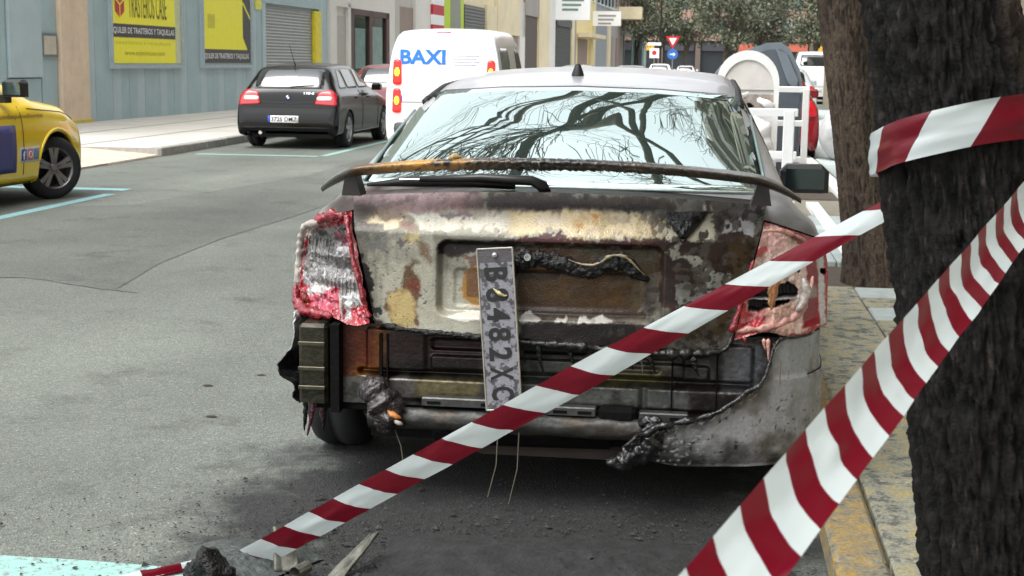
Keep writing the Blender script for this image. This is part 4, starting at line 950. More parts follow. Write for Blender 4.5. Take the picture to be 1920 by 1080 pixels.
# ---------------------------------------------------------------- the burnt car
# outlines of stains and of painted sky brightness on the tailgate, lamps and rear panel, in metres across (x) and up (z)
LID=[
 ([(-0.652,0.887),(-0.247,0.905),(-0.227,0.577),(-0.664,0.549)],(158,156,140),0.01,0.02,0.8,0.5),
 ([(-0.689,0.964),(-0.556,0.922),(-0.435,0.949),(-0.429,0.914),(-0.53,0.914),(-0.533,0.833),(-0.656,0.826)],(120,118,110),0.012,0.02,0.55,0.5),
 ([(-0.711,1.023),(-0.25,1.05),(-0.238,0.99),(-0.465,0.978),(-0.568,0.981),(-0.688,0.969)],(150,128,132),0.004,0.006,1,0.5),
 ([(-0.696,0.991),(-0.592,0.993),(-0.59,0.964),(-0.62,0.95),(-0.569,0.937),(-0.566,0.921),(-0.672,0.92)],(96,88,86),0.004,0.008,0.8,0.5),
 ([(-0.593,1.0),(-0.532,1.004),(-0.491,1.021),(-0.464,1.005),(-0.469,0.996),(-0.57,0.989)],(62,52,46),0.006,0.012,0.8,0.6),
 ([(-0.435,1.01),(-0.252,1.027),(-0.239,0.994),(-0.294,0.989),(-0.432,0.999)],(110,78,62),0.01,0.02,0.6,0.5),
 ([(-0.598,0.977),(-0.491,0.982),(-0.491,0.955),(-0.57,0.943),(-0.592,0.962)],(140,110,92),0.008,0.02,0.8,0.5),
 ([(-0.627,0.943),(-0.594,0.958),(-0.57,0.943),(-0.504,0.959),(-0.501,0.944),(-0.516,0.928),(-0.556,0.922),(-0.569,0.937),(-0.602,0.937)],(238,214,168),0.003,0.004,1,0.45),
 ([(-0.485,0.975),(-0.448,0.966),(-0.412,0.974),(-0.383,0.979),(-0.348,0.961),(-0.326,0.946),(-0.297,0.936),(-0.332,0.924),(-0.435,0.92),(-0.455,0.952)],(222,216,186),0.003,0.004,1,0.45),
 ([(-0.477,0.971),(-0.447,0.964),(-0.381,0.97),(-0.357,0.956),(-0.448,0.952)],(190,198,196),0.003,0.006,0.8,0.4),
 ([(-0.38,0.977),(-0.264,0.983),(-0.257,0.955),(-0.321,0.949),(-0.342,0.957)],(108,98,102),0.004,0.003,1,0.6),
 ([(-0.504,0.946),(-0.44,0.94),(-0.44,0.92),(-0.506,0.924)],(140,112,102),0.006,0.006,1,0.5),
 ([(-0.49,0.92),(-0.435,0.92),(-0.431,0.895),(-0.465,0.87),(-0.484,0.902)],(196,176,120),0.006,0.006,0.8,0.5),
 ([(-0.444,0.894),(-0.424,0.895),(-0.39,0.84),(-0.425,0.839)],(104,84,62),0.004,0.008,0.9,0.55),
 ([(-0.439,0.877),(-0.408,0.879),(-0.386,0.824),(-0.398,0.815),(-0.416,0.838)],(104,84,62),0.004,0.008,0.9,0.55),
 ([(-0.509,0.896),(-0.466,0.881),(-0.49,0.857),(-0.511,0.872)],(112,104,102),0.006,0.002,0.9,0.5),
 ([(-0.624,0.904),(-0.544,0.908),(-0.544,0.866),(-0.584,0.849),(-0.623,0.871)],(104,104,104),0.02,0.012,0.6,0.5),
 ([(-0.546,0.687),(-0.534,0.714),(-0.497,0.731),(-0.485,0.761),(-0.492,0.784),(-0.468,0.809),(-0.456,0.824),(-0.434,0.828),(-0.428,0.82),(-0.446,0.813),(-0.455,0.792),(-0.433,0.77),(-0.423,0.747),(-0.429,0.712),(-0.437,0.671),(-0.43,0.613),(-0.513,0.598),(-0.532,0.629),(-0.545,0.658)],(84,58,34),0.004,0.006,0.95,0.5),
 ([(-0.538,0.682),(-0.528,0.709),(-0.494,0.726),(-0.466,0.721),(-0.453,0.705),(-0.446,0.67),(-0.442,0.612),(-0.507,0.605),(-0.526,0.63)],(168,146,98),0.004,0.007,1,0.5),
 ([(-0.476,0.744),(-0.455,0.766),(-0.433,0.761),(-0.426,0.744),(-0.435,0.717),(-0.454,0.725)],(96,40,22),0.004,0.008,1,0.55),
 ([(-0.644,0.837),(-0.628,0.832),(-0.631,0.808),(-0.608,0.795),(-0.598,0.778),(-0.604,0.763),(-0.588,0.743),(-0.588,0.72),(-0.597,0.702),(-0.583,0.664),(-0.555,0.663),(-0.564,0.642),(-0.576,0.632),(-0.592,0.637),(-0.613,0.718),(-0.643,0.793)],(34,34,36),0.004,0.002,1,0.6),
 ([(-0.595,0.631),(-0.551,0.611),(-0.5,0.59),(-0.389,0.589),(-0.329,0.595),(-0.221,0.586),(-0.221,0.566),(-0.606,0.541)],(40,34,32),0.004,0.003,1,0.6),
 ([(-0.33,0.647),(-0.271,0.665),(-0.223,0.664),(-0.223,0.638),(-0.288,0.635),(-0.321,0.639)],(252,244,220),0.002,0.003,1,0.35),  # white paint on the recess ledge, brightened as if lit from above
 ([(-0.377,0.598),(-0.344,0.6),(-0.335,0.592),(-0.374,0.588)],(240,235,225),0.002,0.002,1,0.4),
 ([(-0.37,0.88),(-0.349,0.894),(-0.233,0.896),(-0.113,0.905),(-0.112,0.869),(-0.242,0.859),(-0.327,0.835),(-0.359,0.839),(-0.37,0.859)],(38,36,38),0.003,0.003,1,0.6),
 ([(-0.332,0.835),(-0.242,0.849),(-0.236,0.814),(-0.262,0.802),(-0.268,0.828)],(110,80,68),0.004,0.003,0.9,0.5),
 ([(-0.29,0.739),(-0.286,0.796),(-0.236,0.811),(-0.228,0.681),(-0.259,0.684),(-0.289,0.709)],(150,112,52),0.003,0.003,1,0.45),
 ([(-0.278,0.791),(-0.23,0.796),(-0.228,0.706),(-0.276,0.707)],(98,68,48),0.001,0.003,0.9,0.45),
 ([(-0.12,0.869),(-0.092,0.88),(0.335,0.885),(0.355,0.87),(0.352,0.81),(0.328,0.789),(0.321,0.668),(-0.096,0.655)],(116,84,50),0.004,0.004,1,0.4),
 ([(-0.1,0.798),(0.327,0.799),(0.318,0.779),(0.014,0.782),(-0.099,0.768)],(60,46,36),0.004,0.008,0.8,0.4),
 ([(0.077,0.88),(0.335,0.885),(0.35,0.87),(0.342,0.815),(0.307,0.804),(0.255,0.849),(0.134,0.846)],(118,112,84),0.004,0.006,0.9,0.4),
 ([(-0.097,0.763),(0.044,0.783),(0.262,0.778),(0.26,0.697),(0.067,0.707),(-0.093,0.707)],(134,98,44),0.004,0.004,0.9,0.4),
 ([(0.05,0.762),(0.156,0.776),(0.163,0.71),(0.067,0.707)],(104,74,34),0.006,0.008,0.7,0.4),
 ([(0.262,0.783),(0.302,0.789),(0.301,0.683),(0.265,0.692)],(160,146,104),0.002,0.006,0.8,0.4),
 ([(-0.092,0.686),(0.316,0.683),(0.321,0.658),(-0.091,0.645)],(92,74,62),0.003,0.006,0.9,0.35),
 ([(-0.114,0.915),(-0.072,0.916),(0.009,0.923),(0.038,0.942),(0.051,0.914),(0.163,0.912),(0.213,0.92),(0.314,0.915),(0.373,0.93),(0.384,0.911),(0.355,0.881),(0.062,0.889),(-0.113,0.889)],(72,46,46),0.006,0.002,1,0.55),
 ([(-0.154,0.989),(-0.05,0.992),(0.155,1.001),(0.36,0.981),(0.378,0.93),(0.303,0.92),(0.061,0.919),(0.039,0.938),(0.007,0.942),(-0.094,0.925),(-0.135,0.924)],(206,184,142),0.006,0.006,1,0.45),  # cream paint, also brightened where the panel tilts up to the sky
 ([(-0.419,0.976),(-0.362,0.959),(-0.256,0.967),(-0.143,0.985),(-0.125,0.929),(-0.235,0.93),(-0.41,0.924)],(204,198,176),0.008,0.006,0.9,0.45),
 ([(-0.06,0.987),(0.034,0.98),(0.032,0.947),(-0.046,0.954)],(214,196,166),0.008,0.01,0.9,0.45),
 ([(0.12,0.991),(0.151,0.987),(0.148,0.964),(0.128,0.963)],(176,108,58),0.006,0.008,0.9,0.5),
 ([(0.076,0.971),(0.112,0.972),(0.114,0.944),(0.084,0.944)],(170,116,74),0.006,0.01,0.8,0.5),
 ([(0.156,0.987),(0.197,0.992),(0.176,0.931),(0.166,0.931)],(168,140,92),0.006,0.01,0.6,0.5),
 ([(-0.218,1.035),(-0.046,1.034),(0.286,1.027),(0.348,1.009),(0.298,0.999),(0.104,1.0),(-0.061,0.992),(-0.108,0.99),(-0.209,0.997)],(44,34,28),0.005,0.008,1,0.4),
 ([(-0.057,1.034),(0.357,1.032),(0.388,1.023),(0.389,1.009),(0.276,1.017),(0.049,1.022)],(104,72,42),0.004,0.006,0.9,0.4),
 ([(0.34,0.892),(0.371,0.911),(0.428,0.918),(0.447,0.912),(0.53,0.91),(0.545,0.937),(0.624,0.94),(0.653,0.925),(0.628,0.83),(0.577,0.811),(0.5,0.657),(0.358,0.7),(0.36,0.86)],(82,58,52),0.006,0.003,1,0.5),
 ([(0.562,0.907),(0.637,0.925),(0.642,0.875),(0.622,0.811),(0.569,0.686),(0.533,0.612),(0.444,0.605),(0.504,0.718),(0.571,0.804)],(124,98,48),0.008,0.02,0.9,0.45),
 ([(0.448,0.887),(0.562,0.9),(0.575,0.875),(0.564,0.83),(0.484,0.858)],(92,64,54),0.01,0.01,0.9,0.5),
 ([(0.36,0.847),(0.417,0.858),(0.446,0.848),(0.467,0.785),(0.466,0.714),(0.352,0.713),(0.355,0.809)],(48,44,48),0.004,0.003,1,0.5),
 ([(0.392,0.841),(0.433,0.848),(0.445,0.791),(0.397,0.778)],(74,44,44),0.008,0.008,0.9,0.5),
 ([(0.363,0.873),(0.384,0.902),(0.425,0.912),(0.416,0.886),(0.423,0.867),(0.445,0.871),(0.474,0.865),(0.5,0.846),(0.491,0.83),(0.498,0.798),(0.473,0.804),(0.46,0.81),(0.453,0.836),(0.436,0.858),(0.395,0.851),(0.382,0.867)],(168,164,150),0.004,0.0015,1,0.45),
 ([(0.485,0.81),(0.504,0.83),(0.519,0.836),(0.539,0.811),(0.574,0.817),(0.575,0.779),(0.498,0.708),(0.457,0.701),(0.465,0.759),(0.499,0.772)],(158,158,150),0.004,0.0015,1,0.45),
 ([(0.401,0.77),(0.448,0.783),(0.464,0.768),(0.503,0.768),(0.503,0.742),(0.416,0.706)],(150,152,146),0.004,0.0015,1,0.45),
 ([(0.346,0.961),(0.427,0.945),(0.476,0.989),(0.491,1.016),(0.514,1.01),(0.525,0.954),(0.526,0.91),(0.45,0.912),(0.424,0.93),(0.418,0.918),(0.381,0.911),(0.37,0.923),(0.338,0.935)],(198,190,160),0.003,0.002,1,0.45),
 ([(0.524,0.99),(0.553,0.984),(0.542,0.937),(0.525,0.948)],(60,46,44),0.004,0.002,0.9,0.5),
 ([(0.556,0.978),(0.604,0.984),(0.65,0.967),(0.647,0.928),(0.605,0.943),(0.561,0.94),(0.545,0.934),(0.554,0.955)],(196,198,200),0.002,0.002,1,0.35),
 ([(0.546,1.01),(0.669,1.008),(0.653,0.964),(0.604,0.984),(0.553,0.981)],(140,138,138),0.004,0.008,0.8,0.45),
 ([(-0.094,0.661),(-0.061,0.672),(-0.024,0.648),(-0.034,0.637),(-0.091,0.635)],(240,236,224),0.004,0.001,1,0.4),
 ([(0.015,0.649),(0.025,0.659),(0.043,0.655),(0.06,0.659),(0.053,0.643),(0.017,0.644)],(246,242,232),0.003,0.001,1,0.4),
 ([(0.092,0.639),(0.099,0.662),(0.119,0.668),(0.14,0.653),(0.17,0.667),(0.216,0.65),(0.165,0.639)],(248,244,236),0.003,0.001,1,0.4),
 ([(-0.091,0.633),(0.292,0.647),(0.313,0.617),(0.315,0.551),(-0.088,0.538)],(58,52,52),0.004,0.004,1,0.4),
 ([(0.444,0.626),(0.506,0.672),(0.593,0.727),(0.572,0.608),(0.425,0.601)],(120,98,50),0.006,0.006,0.9,0.45),
 ([(0.301,0.683),(0.317,0.799),(0.337,0.81),(0.335,0.719),(0.321,0.658)],(150,150,146),0.006,0.001,0.8,0.5),
]
LAMPL=[
 ([(-0.893,0.906),(-0.774,0.947),(-0.692,0.975),(-0.587,0.604),(-0.709,0.625),(-0.869,0.608),(-0.915,0.668),(-0.917,0.717)],(196,24,52),0.003,0.003,1,0.3),
 ([(-0.893,0.897),(-0.773,0.943),(-0.76,0.93),(-0.838,0.899),(-0.881,0.846),(-0.896,0.75),(-0.907,0.693),(-0.92,0.7),(-0.911,0.815)],(236,222,212),0.002,0.004,1,0.35),
 ([(-0.849,0.893),(-0.773,0.917),(-0.689,0.924),(-0.677,0.854),(-0.636,0.731),(-0.622,0.669),(-0.71,0.653),(-0.73,0.707),(-0.866,0.698),(-0.887,0.71),(-0.885,0.783),(-0.865,0.849)],(150,148,146),0.003,0.003,1,0.25),
 ([(-0.738,0.92),(-0.689,0.927),(-0.681,0.854),(-0.722,0.851),(-0.746,0.884)],(150,50,80),0.006,0.006,0.9,0.3),
 ([(-0.822,0.898),(-0.777,0.903),(-0.78,0.876),(-0.821,0.874)],(22,22,22),0.003,0.003,1,0.5),
 ([(-0.732,0.915),(-0.693,0.922),(-0.687,0.901),(-0.732,0.898)],(34,30,30),0.003,0.003,1,0.5),
 ([(-0.825,0.873),(-0.751,0.888),(-0.746,0.817),(-0.8,0.833)],(140,142,138),0.003,0.004,1,0.2),
 ([(-0.743,0.841),(-0.712,0.848),(-0.741,0.813)],(230,235,235),0.002,0.002,1,0.25),
 ([(-0.712,0.852),(-0.673,0.858),(-0.664,0.839),(-0.703,0.837)],(225,220,220),0.004,0.003,0.9,0.3),
 ([(-0.746,0.829),(-0.66,0.832),(-0.645,0.754),(-0.74,0.761)],(104,100,100),0.004,0.004,0.9,0.25),
 ([(-0.865,0.686),(-0.828,0.71),(-0.755,0.707),(-0.792,0.677),(-0.858,0.667)],(220,220,216),0.005,0.003,1,0.3),
 ([(-0.845,0.666),(-0.725,0.707),(-0.724,0.648),(-0.826,0.634)],(196,70,100),0.01,0.006,0.8,0.3),
 ([(-0.72,0.7),(-0.631,0.704),(-0.626,0.669),(-0.673,0.657),(-0.672,0.61),(-0.686,0.608),(-0.7,0.655)],(206,208,208),0.005,0.003,1,0.25),
 ([(-0.669,0.67),(-0.641,0.672),(-0.64,0.656),(-0.669,0.654)],(40,30,14),0.002,0.002,1,0.5),
 ([(-0.894,0.669),(-0.858,0.667),(-0.85,0.62),(-0.875,0.594),(-0.892,0.628)],(170,58,30),0.004,0.004,0.9,0.35),
]
LAMPR=[
 ([(0.66,0.959),(0.72,0.957),(0.782,0.91),(0.848,0.88),(0.879,0.84),(0.9,0.629),(0.813,0.61),(0.758,0.617),(0.742,0.584),(0.582,0.618),(0.629,0.845)],(224,196,182),0.003,0.003,1,0.35),
 ([(0.66,0.957),(0.72,0.953),(0.773,0.919),(0.757,0.886),(0.684,0.875),(0.644,0.9)],(226,180,172),0.006,0.01,1,0.35),
 ([(0.653,0.896),(0.679,0.896),(0.692,0.875),(0.638,0.849),(0.63,0.824),(0.633,0.858)],(196,30,44),0.006,0.006,1,0.3),
 ([(0.595,0.721),(0.632,0.756),(0.639,0.688),(0.69,0.695),(0.701,0.635),(0.667,0.615),(0.582,0.623)],(206,40,56),0.006,0.006,1,0.3),
 ([(0.614,0.657),(0.686,0.691),(0.699,0.678),(0.636,0.649)],(236,170,170),0.008,0.005,0.8,0.3),
 ([(0.699,0.691),(0.79,0.722),(0.81,0.676),(0.767,0.612),(0.715,0.603)],(222,178,160),0.008,0.008,0.9,0.35),
 ([(0.755,0.944),(0.8,0.925),(0.819,0.906),(0.782,0.914)],(120,14,30),0.002,0.003,1,0.2),
 ([(0.821,0.866),(0.849,0.876),(0.871,0.789),(0.882,0.629),(0.817,0.618),(0.827,0.7),(0.829,0.769)],(134,14,36),0.002,0.003,1,0.15),
 ([(0.834,0.769),(0.853,0.77),(0.874,0.718),(0.841,0.711)],(150,140,130),0.004,0.006,0.9,0.3),
 ([(0.853,0.888),(0.883,0.874),(0.9,0.629),(0.882,0.624),(0.871,0.789)],(176,176,172),0.002,0.003,1,0.35),
 ([(0.806,0.764),(0.829,0.774),(0.849,0.758),(0.845,0.719),(0.822,0.718),(0.81,0.685),(0.8,0.704)],(206,204,200),0.003,0.003,1,0.25),
 ([(0.639,0.747),(0.674,0.777),(0.73,0.771),(0.77,0.777),(0.803,0.747),(0.799,0.721),(0.755,0.704),(0.69,0.691),(0.641,0.688)],(40,36,34),0.003,0.002,1,0.4),
 ([(0.64,0.73),(0.799,0.726),(0.799,0.716),(0.64,0.724)],(170,172,170),0.001,0.002,1,0.25),
 ([(0.687,0.786),(0.729,0.806),(0.743,0.783),(0.718,0.746),(0.724,0.702),(0.707,0.703),(0.701,0.747)],(190,140,90),0.005,0.004,1,0.3),
 ([(0.744,0.813),(0.757,0.812),(0.756,0.797),(0.745,0.8)],(26,18,16),0.002,0.002,1,0.5),
 ([(0.795,0.815),(0.807,0.816),(0.805,0.805),(0.796,0.808)],(26,18,16),0.002,0.002,1,0.5),
 ([(0.878,0.809),(0.894,0.808),(0.895,0.789),(0.881,0.789)],(26,22,22),0.002,0.002,1,0.5),
]
PANEL=[
 ([(-0.71,0.589),(-0.567,0.585),(-0.558,0.434),(-0.673,0.424),(-0.711,0.408)],(92,42,24),0.006,0.012,1,0.35),
 ([(-0.682,0.452),(-0.558,0.457),(-0.558,0.429),(-0.673,0.419)],(134,82,26),0.006,0.012,0.9,0.35),
 ([(-0.701,0.585),(-0.662,0.581),(-0.673,0.438),(-0.702,0.428)],(70,34,28),0.006,0.012,0.8,0.35),
 ([(-0.586,0.584),(-0.549,0.576),(-0.553,0.458),(-0.587,0.456)],(120,74,28),0.006,0.016,0.9,0.35),
 ([(-0.553,0.566),(-0.22,0.579),(-0.22,0.504),(-0.549,0.496)],(52,38,38),0.004,0.012,1,0.3),
 ([(-0.558,0.491),(-0.22,0.504),(-0.219,0.438),(-0.558,0.424)],(40,34,32),0.004,0.012,1,0.35),
 ([(-0.706,0.413),(-0.454,0.419),(-0.454,0.314),(-0.539,0.348),(-0.707,0.303)],(104,102,98),0.006,0.012,1,0.35),
 ([(-0.449,0.414),(-0.209,0.42),(-0.214,0.367),(-0.449,0.36)],(112,104,76),0.004,0.012,1,0.35),
 ([(-0.082,0.5),(0.115,0.503),(0.091,0.357),(-0.081,0.368)],(92,94,90),0.004,0.012,1,0.35),
 ([(-0.236,0.513),(-0.198,0.514),(-0.197,0.325),(-0.234,0.324)],(74,70,64),0.004,0.012,1,0.35),
 ([(0.088,0.502),(0.423,0.529),(0.425,0.474),(0.107,0.452)],(96,94,84),0.006,0.012,1,0.35),
 ([(0.135,0.457),(0.362,0.471),(0.426,0.432),(0.117,0.424)],(102,98,62),0.006,0.012,1,0.35),
 ([(0.09,0.404),(0.453,0.42),(0.464,0.355),(0.054,0.346)],(100,102,98),0.006,0.012,1,0.35),
 ([(-0.097,0.56),(0.44,0.558),(0.441,0.525),(-0.096,0.509)],(44,44,42),0.008,0.006,1,0.5),
 ([(0.561,0.576),(0.703,0.581),(0.709,0.421),(0.557,0.415)],(96,96,98),0.006,0.012,1,0.3),
 ([(0.478,0.527),(0.545,0.53),(0.548,0.414),(0.476,0.421)],(74,70,68),0.006,0.012,1,0.35),
 ([(0.606,0.546),(0.677,0.548),(0.69,0.439),(0.619,0.445)],(112,116,120),0.008,0.02,0.8,0.3),
]
HX, HY = -.49, 4.5
hero = thing('burnt_car', 'silver saloon with a fire-scorched tail and melted lamps parked at the right kerb', 'car', (HX, HY, 0))
def body_wear(V):
    x, y, z = V[:, 0], V[:, 1], V[:, 2]
    silver = np.array(lin((188, 190, 194))); N = len(V)
    col = np.tile(silver, (N, 1)); rg = np.full(N, .33)
    n = fbm(V * 14, 3, 5); n2 = fbm(V * 60, 9, 3)
    # scorched ochre and soot on the left rear wing, soot film near the lamps
    d = np.clip((.56 - y - .35 * (z - .9)) / .25 + (n - .5) * 1.1, 0, 1) * (x < 0)
    col = col * (1 - d[:, None]) + np.array(lin((98, 84, 52))) * d[:, None]
    k = np.clip((.42 - y) / .1 + (n - .5) * 3.0, 0, 1) * (x < 0)
    col = col * (1 - k[:, None]) + np.array(lin((50, 40, 34))) * k[:, None]
    d2 = np.clip((.52 - y) / .25 + (n - .5) * 1.2, 0, .8) * (x > 0)
    col = col * (1 - d2[:, None]) + np.array(lin((74, 72, 68))) * d2[:, None]
    dirt = np.clip((n2 - .60) * 6, 0, 1) * .35
    col = col * (1 - dirt[:, None]) + np.array(lin((96, 92, 88))) * dirt[:, None]
    rg = rg + .2 * np.clip(d + d2 + k, 0, 1)
    return col, rg
HST = [(.22, .60, .90, .58, .93, .50, .64), (.25, .70, .93, .67, .965, .58, .63), (.29, .78, .955, .735, 1.005, .65, .62), (.33, .84, .97, .775, 1.035, .685, .61, 0.075), (.38, .88, .98, .80, 1.068, .69, .60, 0.075), (.45, .895, .985, .805, 1.105, .688, .60, 0.075), (.56, .897, .985, .805, 1.165, .68, .58, 0.075), (.66, .897, .985, .80, 1.22, .67, .3, 0.075),
       (.9, .897, .985, .795, 1.325, .645, .22, 0.075), (1.08, .897, .985, .79, 1.392, .62, .2, 0.075), (1.5, .897, .98, .79, 1.438, .605, .2, 0.050), (2.3, .897, .96, .79, 1.458, .595, .2), (2.8, .895, .945, .785, 1.42, .58, .2),
       (3.4, .89, .92, .775, 1.04, .68, .2), (3.6, .885, .90, .765, .96, .66, .2), (4.2, .86, .80, .74, .84, .62, .2), (4.42, .80, .68, .68, .72, .56, .22), (4.5, .7, .5, .6, .55, .5, .28)]
ARCH = [(.95, .30, .36), (3.46, .30, .355)]
HB = Body(hero, HST, ARCH, attr_mat('scorched_silver', metal=.45, bump=.04, var=.08, vs=160, coat=.25), step=.03, attr=body_wear)
arch_liners(hero, ARCH, .87)
HRIM = mat('alloy', (170, 172, 174), .35, .8, var=.1)
for y in (.95, 3.46):
    for s in (-1, 1): wheel(hero, (s * (.86 if s < 0 and y < 2 else .79), y - .10 * (y < 2), .305), .31, .2, 5, s)
CHAR = mat('charred_plastic', (7, 7, 7), .42, var=.5, vs=40, bump=.9, bs=90, coat=.0, spec=.35)
SOOT = mat('soot_black', (8, 8, 8), .9, var=.4, vs=30, bump=.4, bs=60, spec=.15)
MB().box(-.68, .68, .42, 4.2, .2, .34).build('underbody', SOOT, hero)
# rear glass with its black border, seals and wiper
GL = bpy.data.materials.new('mirror_film_glass'); GL.use_nodes = True
_nt = GL.node_tree; g = _nt.nodes['Principled BSDF']; g.inputs['Base Color'].default_value = (*lin((84, 104, 100)), 1); g.inputs['Roughness'].default_value = .05
_gl = _nt.nodes.new('ShaderNodeBsdfGlossy'); _gl.inputs['Color'].default_value = (*lin((232, 250, 246)), 1); _gl.inputs['Roughness'].default_value = .008
_ms = _nt.nodes.new('ShaderNodeMixShader'); _ms.inputs[0].default_value = .86
_nt.links.new(g.outputs[0], _ms.inputs[1]); _nt.links.new(_gl.outputs[0], _ms.inputs[2]); _nt.links.new(_ms.outputs[0], _nt.nodes['Material Output'].inputs['Surface'])
HB.patch('glass_border', 'rear', [(-.69, 1.047), (0, 1.05), (.69, 1.047), (.625, 1.352), (.3, 1.376), (0, 1.384), (-.3, 1.376), (-.625, 1.352)], mat('glass_frit', (20, 24, 25), .25, var=.05), off=.003, rings=10, rnd=0)
rg_ = HB.patch('rear_glass', 'rear', [(-.672, 1.052), (0, 1.055), (.672, 1.052), (.60, 1.343), (.3, 1.367), (0, 1.374), (-.3, 1.367), (-.60, 1.343)], GL, off=.008, rings=12, rnd=0)
SEAL = mat('glass_seal', (150, 164, 160), .35, .4, var=.2, vs=20)
HB.line('lower_seal', 'rear', [(-.70, 1.044), (-.3, 1.048), (0, 1.05), (.3, 1.048), (.70, 1.044)], .006, SEAL, off=.006)
for s in (-1, 1):
    HB.line('side_seal', 'rear', [(s * .692, 1.055), (s * .63, 1.35)], .007, mat('seal_teal', (120, 140, 136), .3, .3), off=.006)
    # roof gutters
    pts = []
    for y in np.linspace(1.12, 2.7, 24):
        h, nn = HB.hit('top', s * (.612 - .012 * (y - 1.1)), y)
        if h: pts.append(h + Vector((0, 0, .002)))
    MB().tube(pts, .017, 6).build('roof_channel', mat('channel_black', (18, 19, 20), .6), hero, smooth=True)
    side_windows(HB, .95, 2.95, 1.02, 1.36, CARGL, (1.75,), .45, ('right' if s > 0 else 'left',), tail=.4)
    HB.line('door_line', 'right' if s > 0 else 'left', [(1.25, .75), (1.35, .97)], .004, BLACKP)
MB().lathe([(.026, 0), (.024, .012), (.012, .045), (.007, .05), (.001, .051)], 'z', (-.035, 1.36, 1.418), 14).build('antenna_base', BLACKP, hero, smooth=True)
MB().box(.62, .74, 2.72, 2.9, .93, .99).build('mirror_arm', BLACKP, hero)
mm = MB().box(.86, 1.10, 2.80, 2.95, .845, .985, bev=.035).build('mirror', mat('mirror_black', (20, 21, 23), .35, var=.1), hero)
MB().box(.885, 1.075, 2.79, 2.798, .865, .965).build('mirror_glass', mat('dark_mirror', (70, 84, 86), .05, .85, var=.05), mm)
MB().box(-1.08, -.86, 2.80, 2.95, .87, .985, bev=.035).build('mirror', mat('mirror_black', (20, 21, 23), .35), hero)
# ---- tailgate: a dense pressed panel with plate recess, stained layer upon layer
def lid_y(x, z):
    t = np.clip((z - .91) / .13, 0, 1.2)
    return .05 + .03 * (z - .6) / .31 + .11 * t ** 1.3 + .07 * (np.abs(x) / .65) ** 2.2
NX, NZ = 420, 150
uu, vv = np.meshgrid(np.linspace(-1, 1, NX), np.linspace(0, 1, NZ))
hw0 = .582 + (.69 - .582) * vv
LX = uu * hw0
zb = .583 - .04 * LX + .010 * (fbm(np.stack([LX * 30, LX * 0], -1), 4, 3) - .5)
zt = 1.048 - .06 * LX ** 2
LZ = zb + (zt - zb) * vv
LY = lid_y(LX, LZ)
def box_mask(x, z, x0, x1, z0, z1, e, r=.03):
    dx = np.maximum(x0 + r - x, x - (x1 - r)); dz = np.maximum(z0 + r - z, z - (z1 - r))
    d = np.hypot(np.maximum(dx, 0), np.maximum(dz, 0)) + np.minimum(np.maximum(dx, dz), 0) - r
    t = np.clip(.5 - d / e, 0, 1); return t * t * (3 - 2 * t)
rec = box_mask(LX, LZ, -.365, .36, .655, .89, .022)
LY = LY + .032 * rec
rec2 = box_mask(LX, LZ, -.315, .30, .68, .80, .016, .015)
LY = LY + .006 * rec2
P2 = np.stack([LX.ravel(), LZ.ravel()], 1)
LY = LY + .004 * (fbm(P2 * 5, 21, 3).reshape(LX.shape) - .5) - .003 * (fbm(P2 * 25, 8, 2).reshape(LX.shape) - .5)
colr, rgr = paint(P2, LID, (146, 144, 132), .5, seed=11)
# specks of soot, blistered paint, hairline rust
sp = fbm(P2 * 130, 31, 3); blot = fbm(P2 * 22, 77, 4)
a = np.clip((sp - .66) * 12, 0, 1) * np.clip((blot - .42) * 5, 0, 1) * .8
colr = colr * (1 - a[:, None]) + np.array(lin((52, 46, 44))) * a[:, None]
a = np.clip((fbm(P2 * 190, 5, 2) - .76) * 14, 0, 1) * .5
colr = colr * (1 - a[:, None]) + np.array(lin((176, 170, 160))) * a[:, None]
# run-down streaks, cloudy soot and fine grain over everything
st_ = np.clip((fbm(P2 * [55, 6], 71, 4) - .5) * 3, 0, 1) * np.clip((fbm(P2 * 4, 72, 3) - .35) * 3, 0, 1) * .45
colr = colr * (1 - st_[:, None]) + np.array(lin((74, 66, 58))) * st_[:, None]
cl_ = np.clip((fbm(P2 * 7, 73, 5) - .47) * 2.2, 0, 1) * .4
colr = colr * (1 - cl_[:, None]) + np.array(lin((92, 90, 86))) * cl_[:, None]
colr *= (.53 + .5 * fbm(P2 * 9, 64, 4) * (.7 + .6 * fbm(P2 * 75, 65, 3)))[:, None]
colr = np.minimum(colr, .26 + (colr - .26) * .6)
isl = fbm(P2 * 48, 141, 5); reg = np.clip(np.maximum((P2[:, 0] - .05) * 2.2, (P2[:, 1] - .95) * 6), 0, 1)
a = np.clip((isl - .58) * 25, 0, 1) * reg * .8
colr = colr * (1 - a[:, None]) + np.array(lin((44, 32, 29))) * a[:, None]
a = np.clip((fbm(P2 * 34, 151, 5) - .60) * 40, 0, 1) * np.clip((P2[:, 0] - .0) * 3, 0, 1) * .75
colr = colr * (1 - a[:, None]) + np.array(lin((118, 112, 102))) * a[:, None]
a = np.clip((fbm(P2 * 9, 161, 5) - .5) * 3, 0, 1) * np.clip(.15 + (P2[:, 0] + .2) * .8, .12, .5)
colr = colr * (1 - a[:, None]) + np.array(lin((88, 60, 36))) * a[:, None]
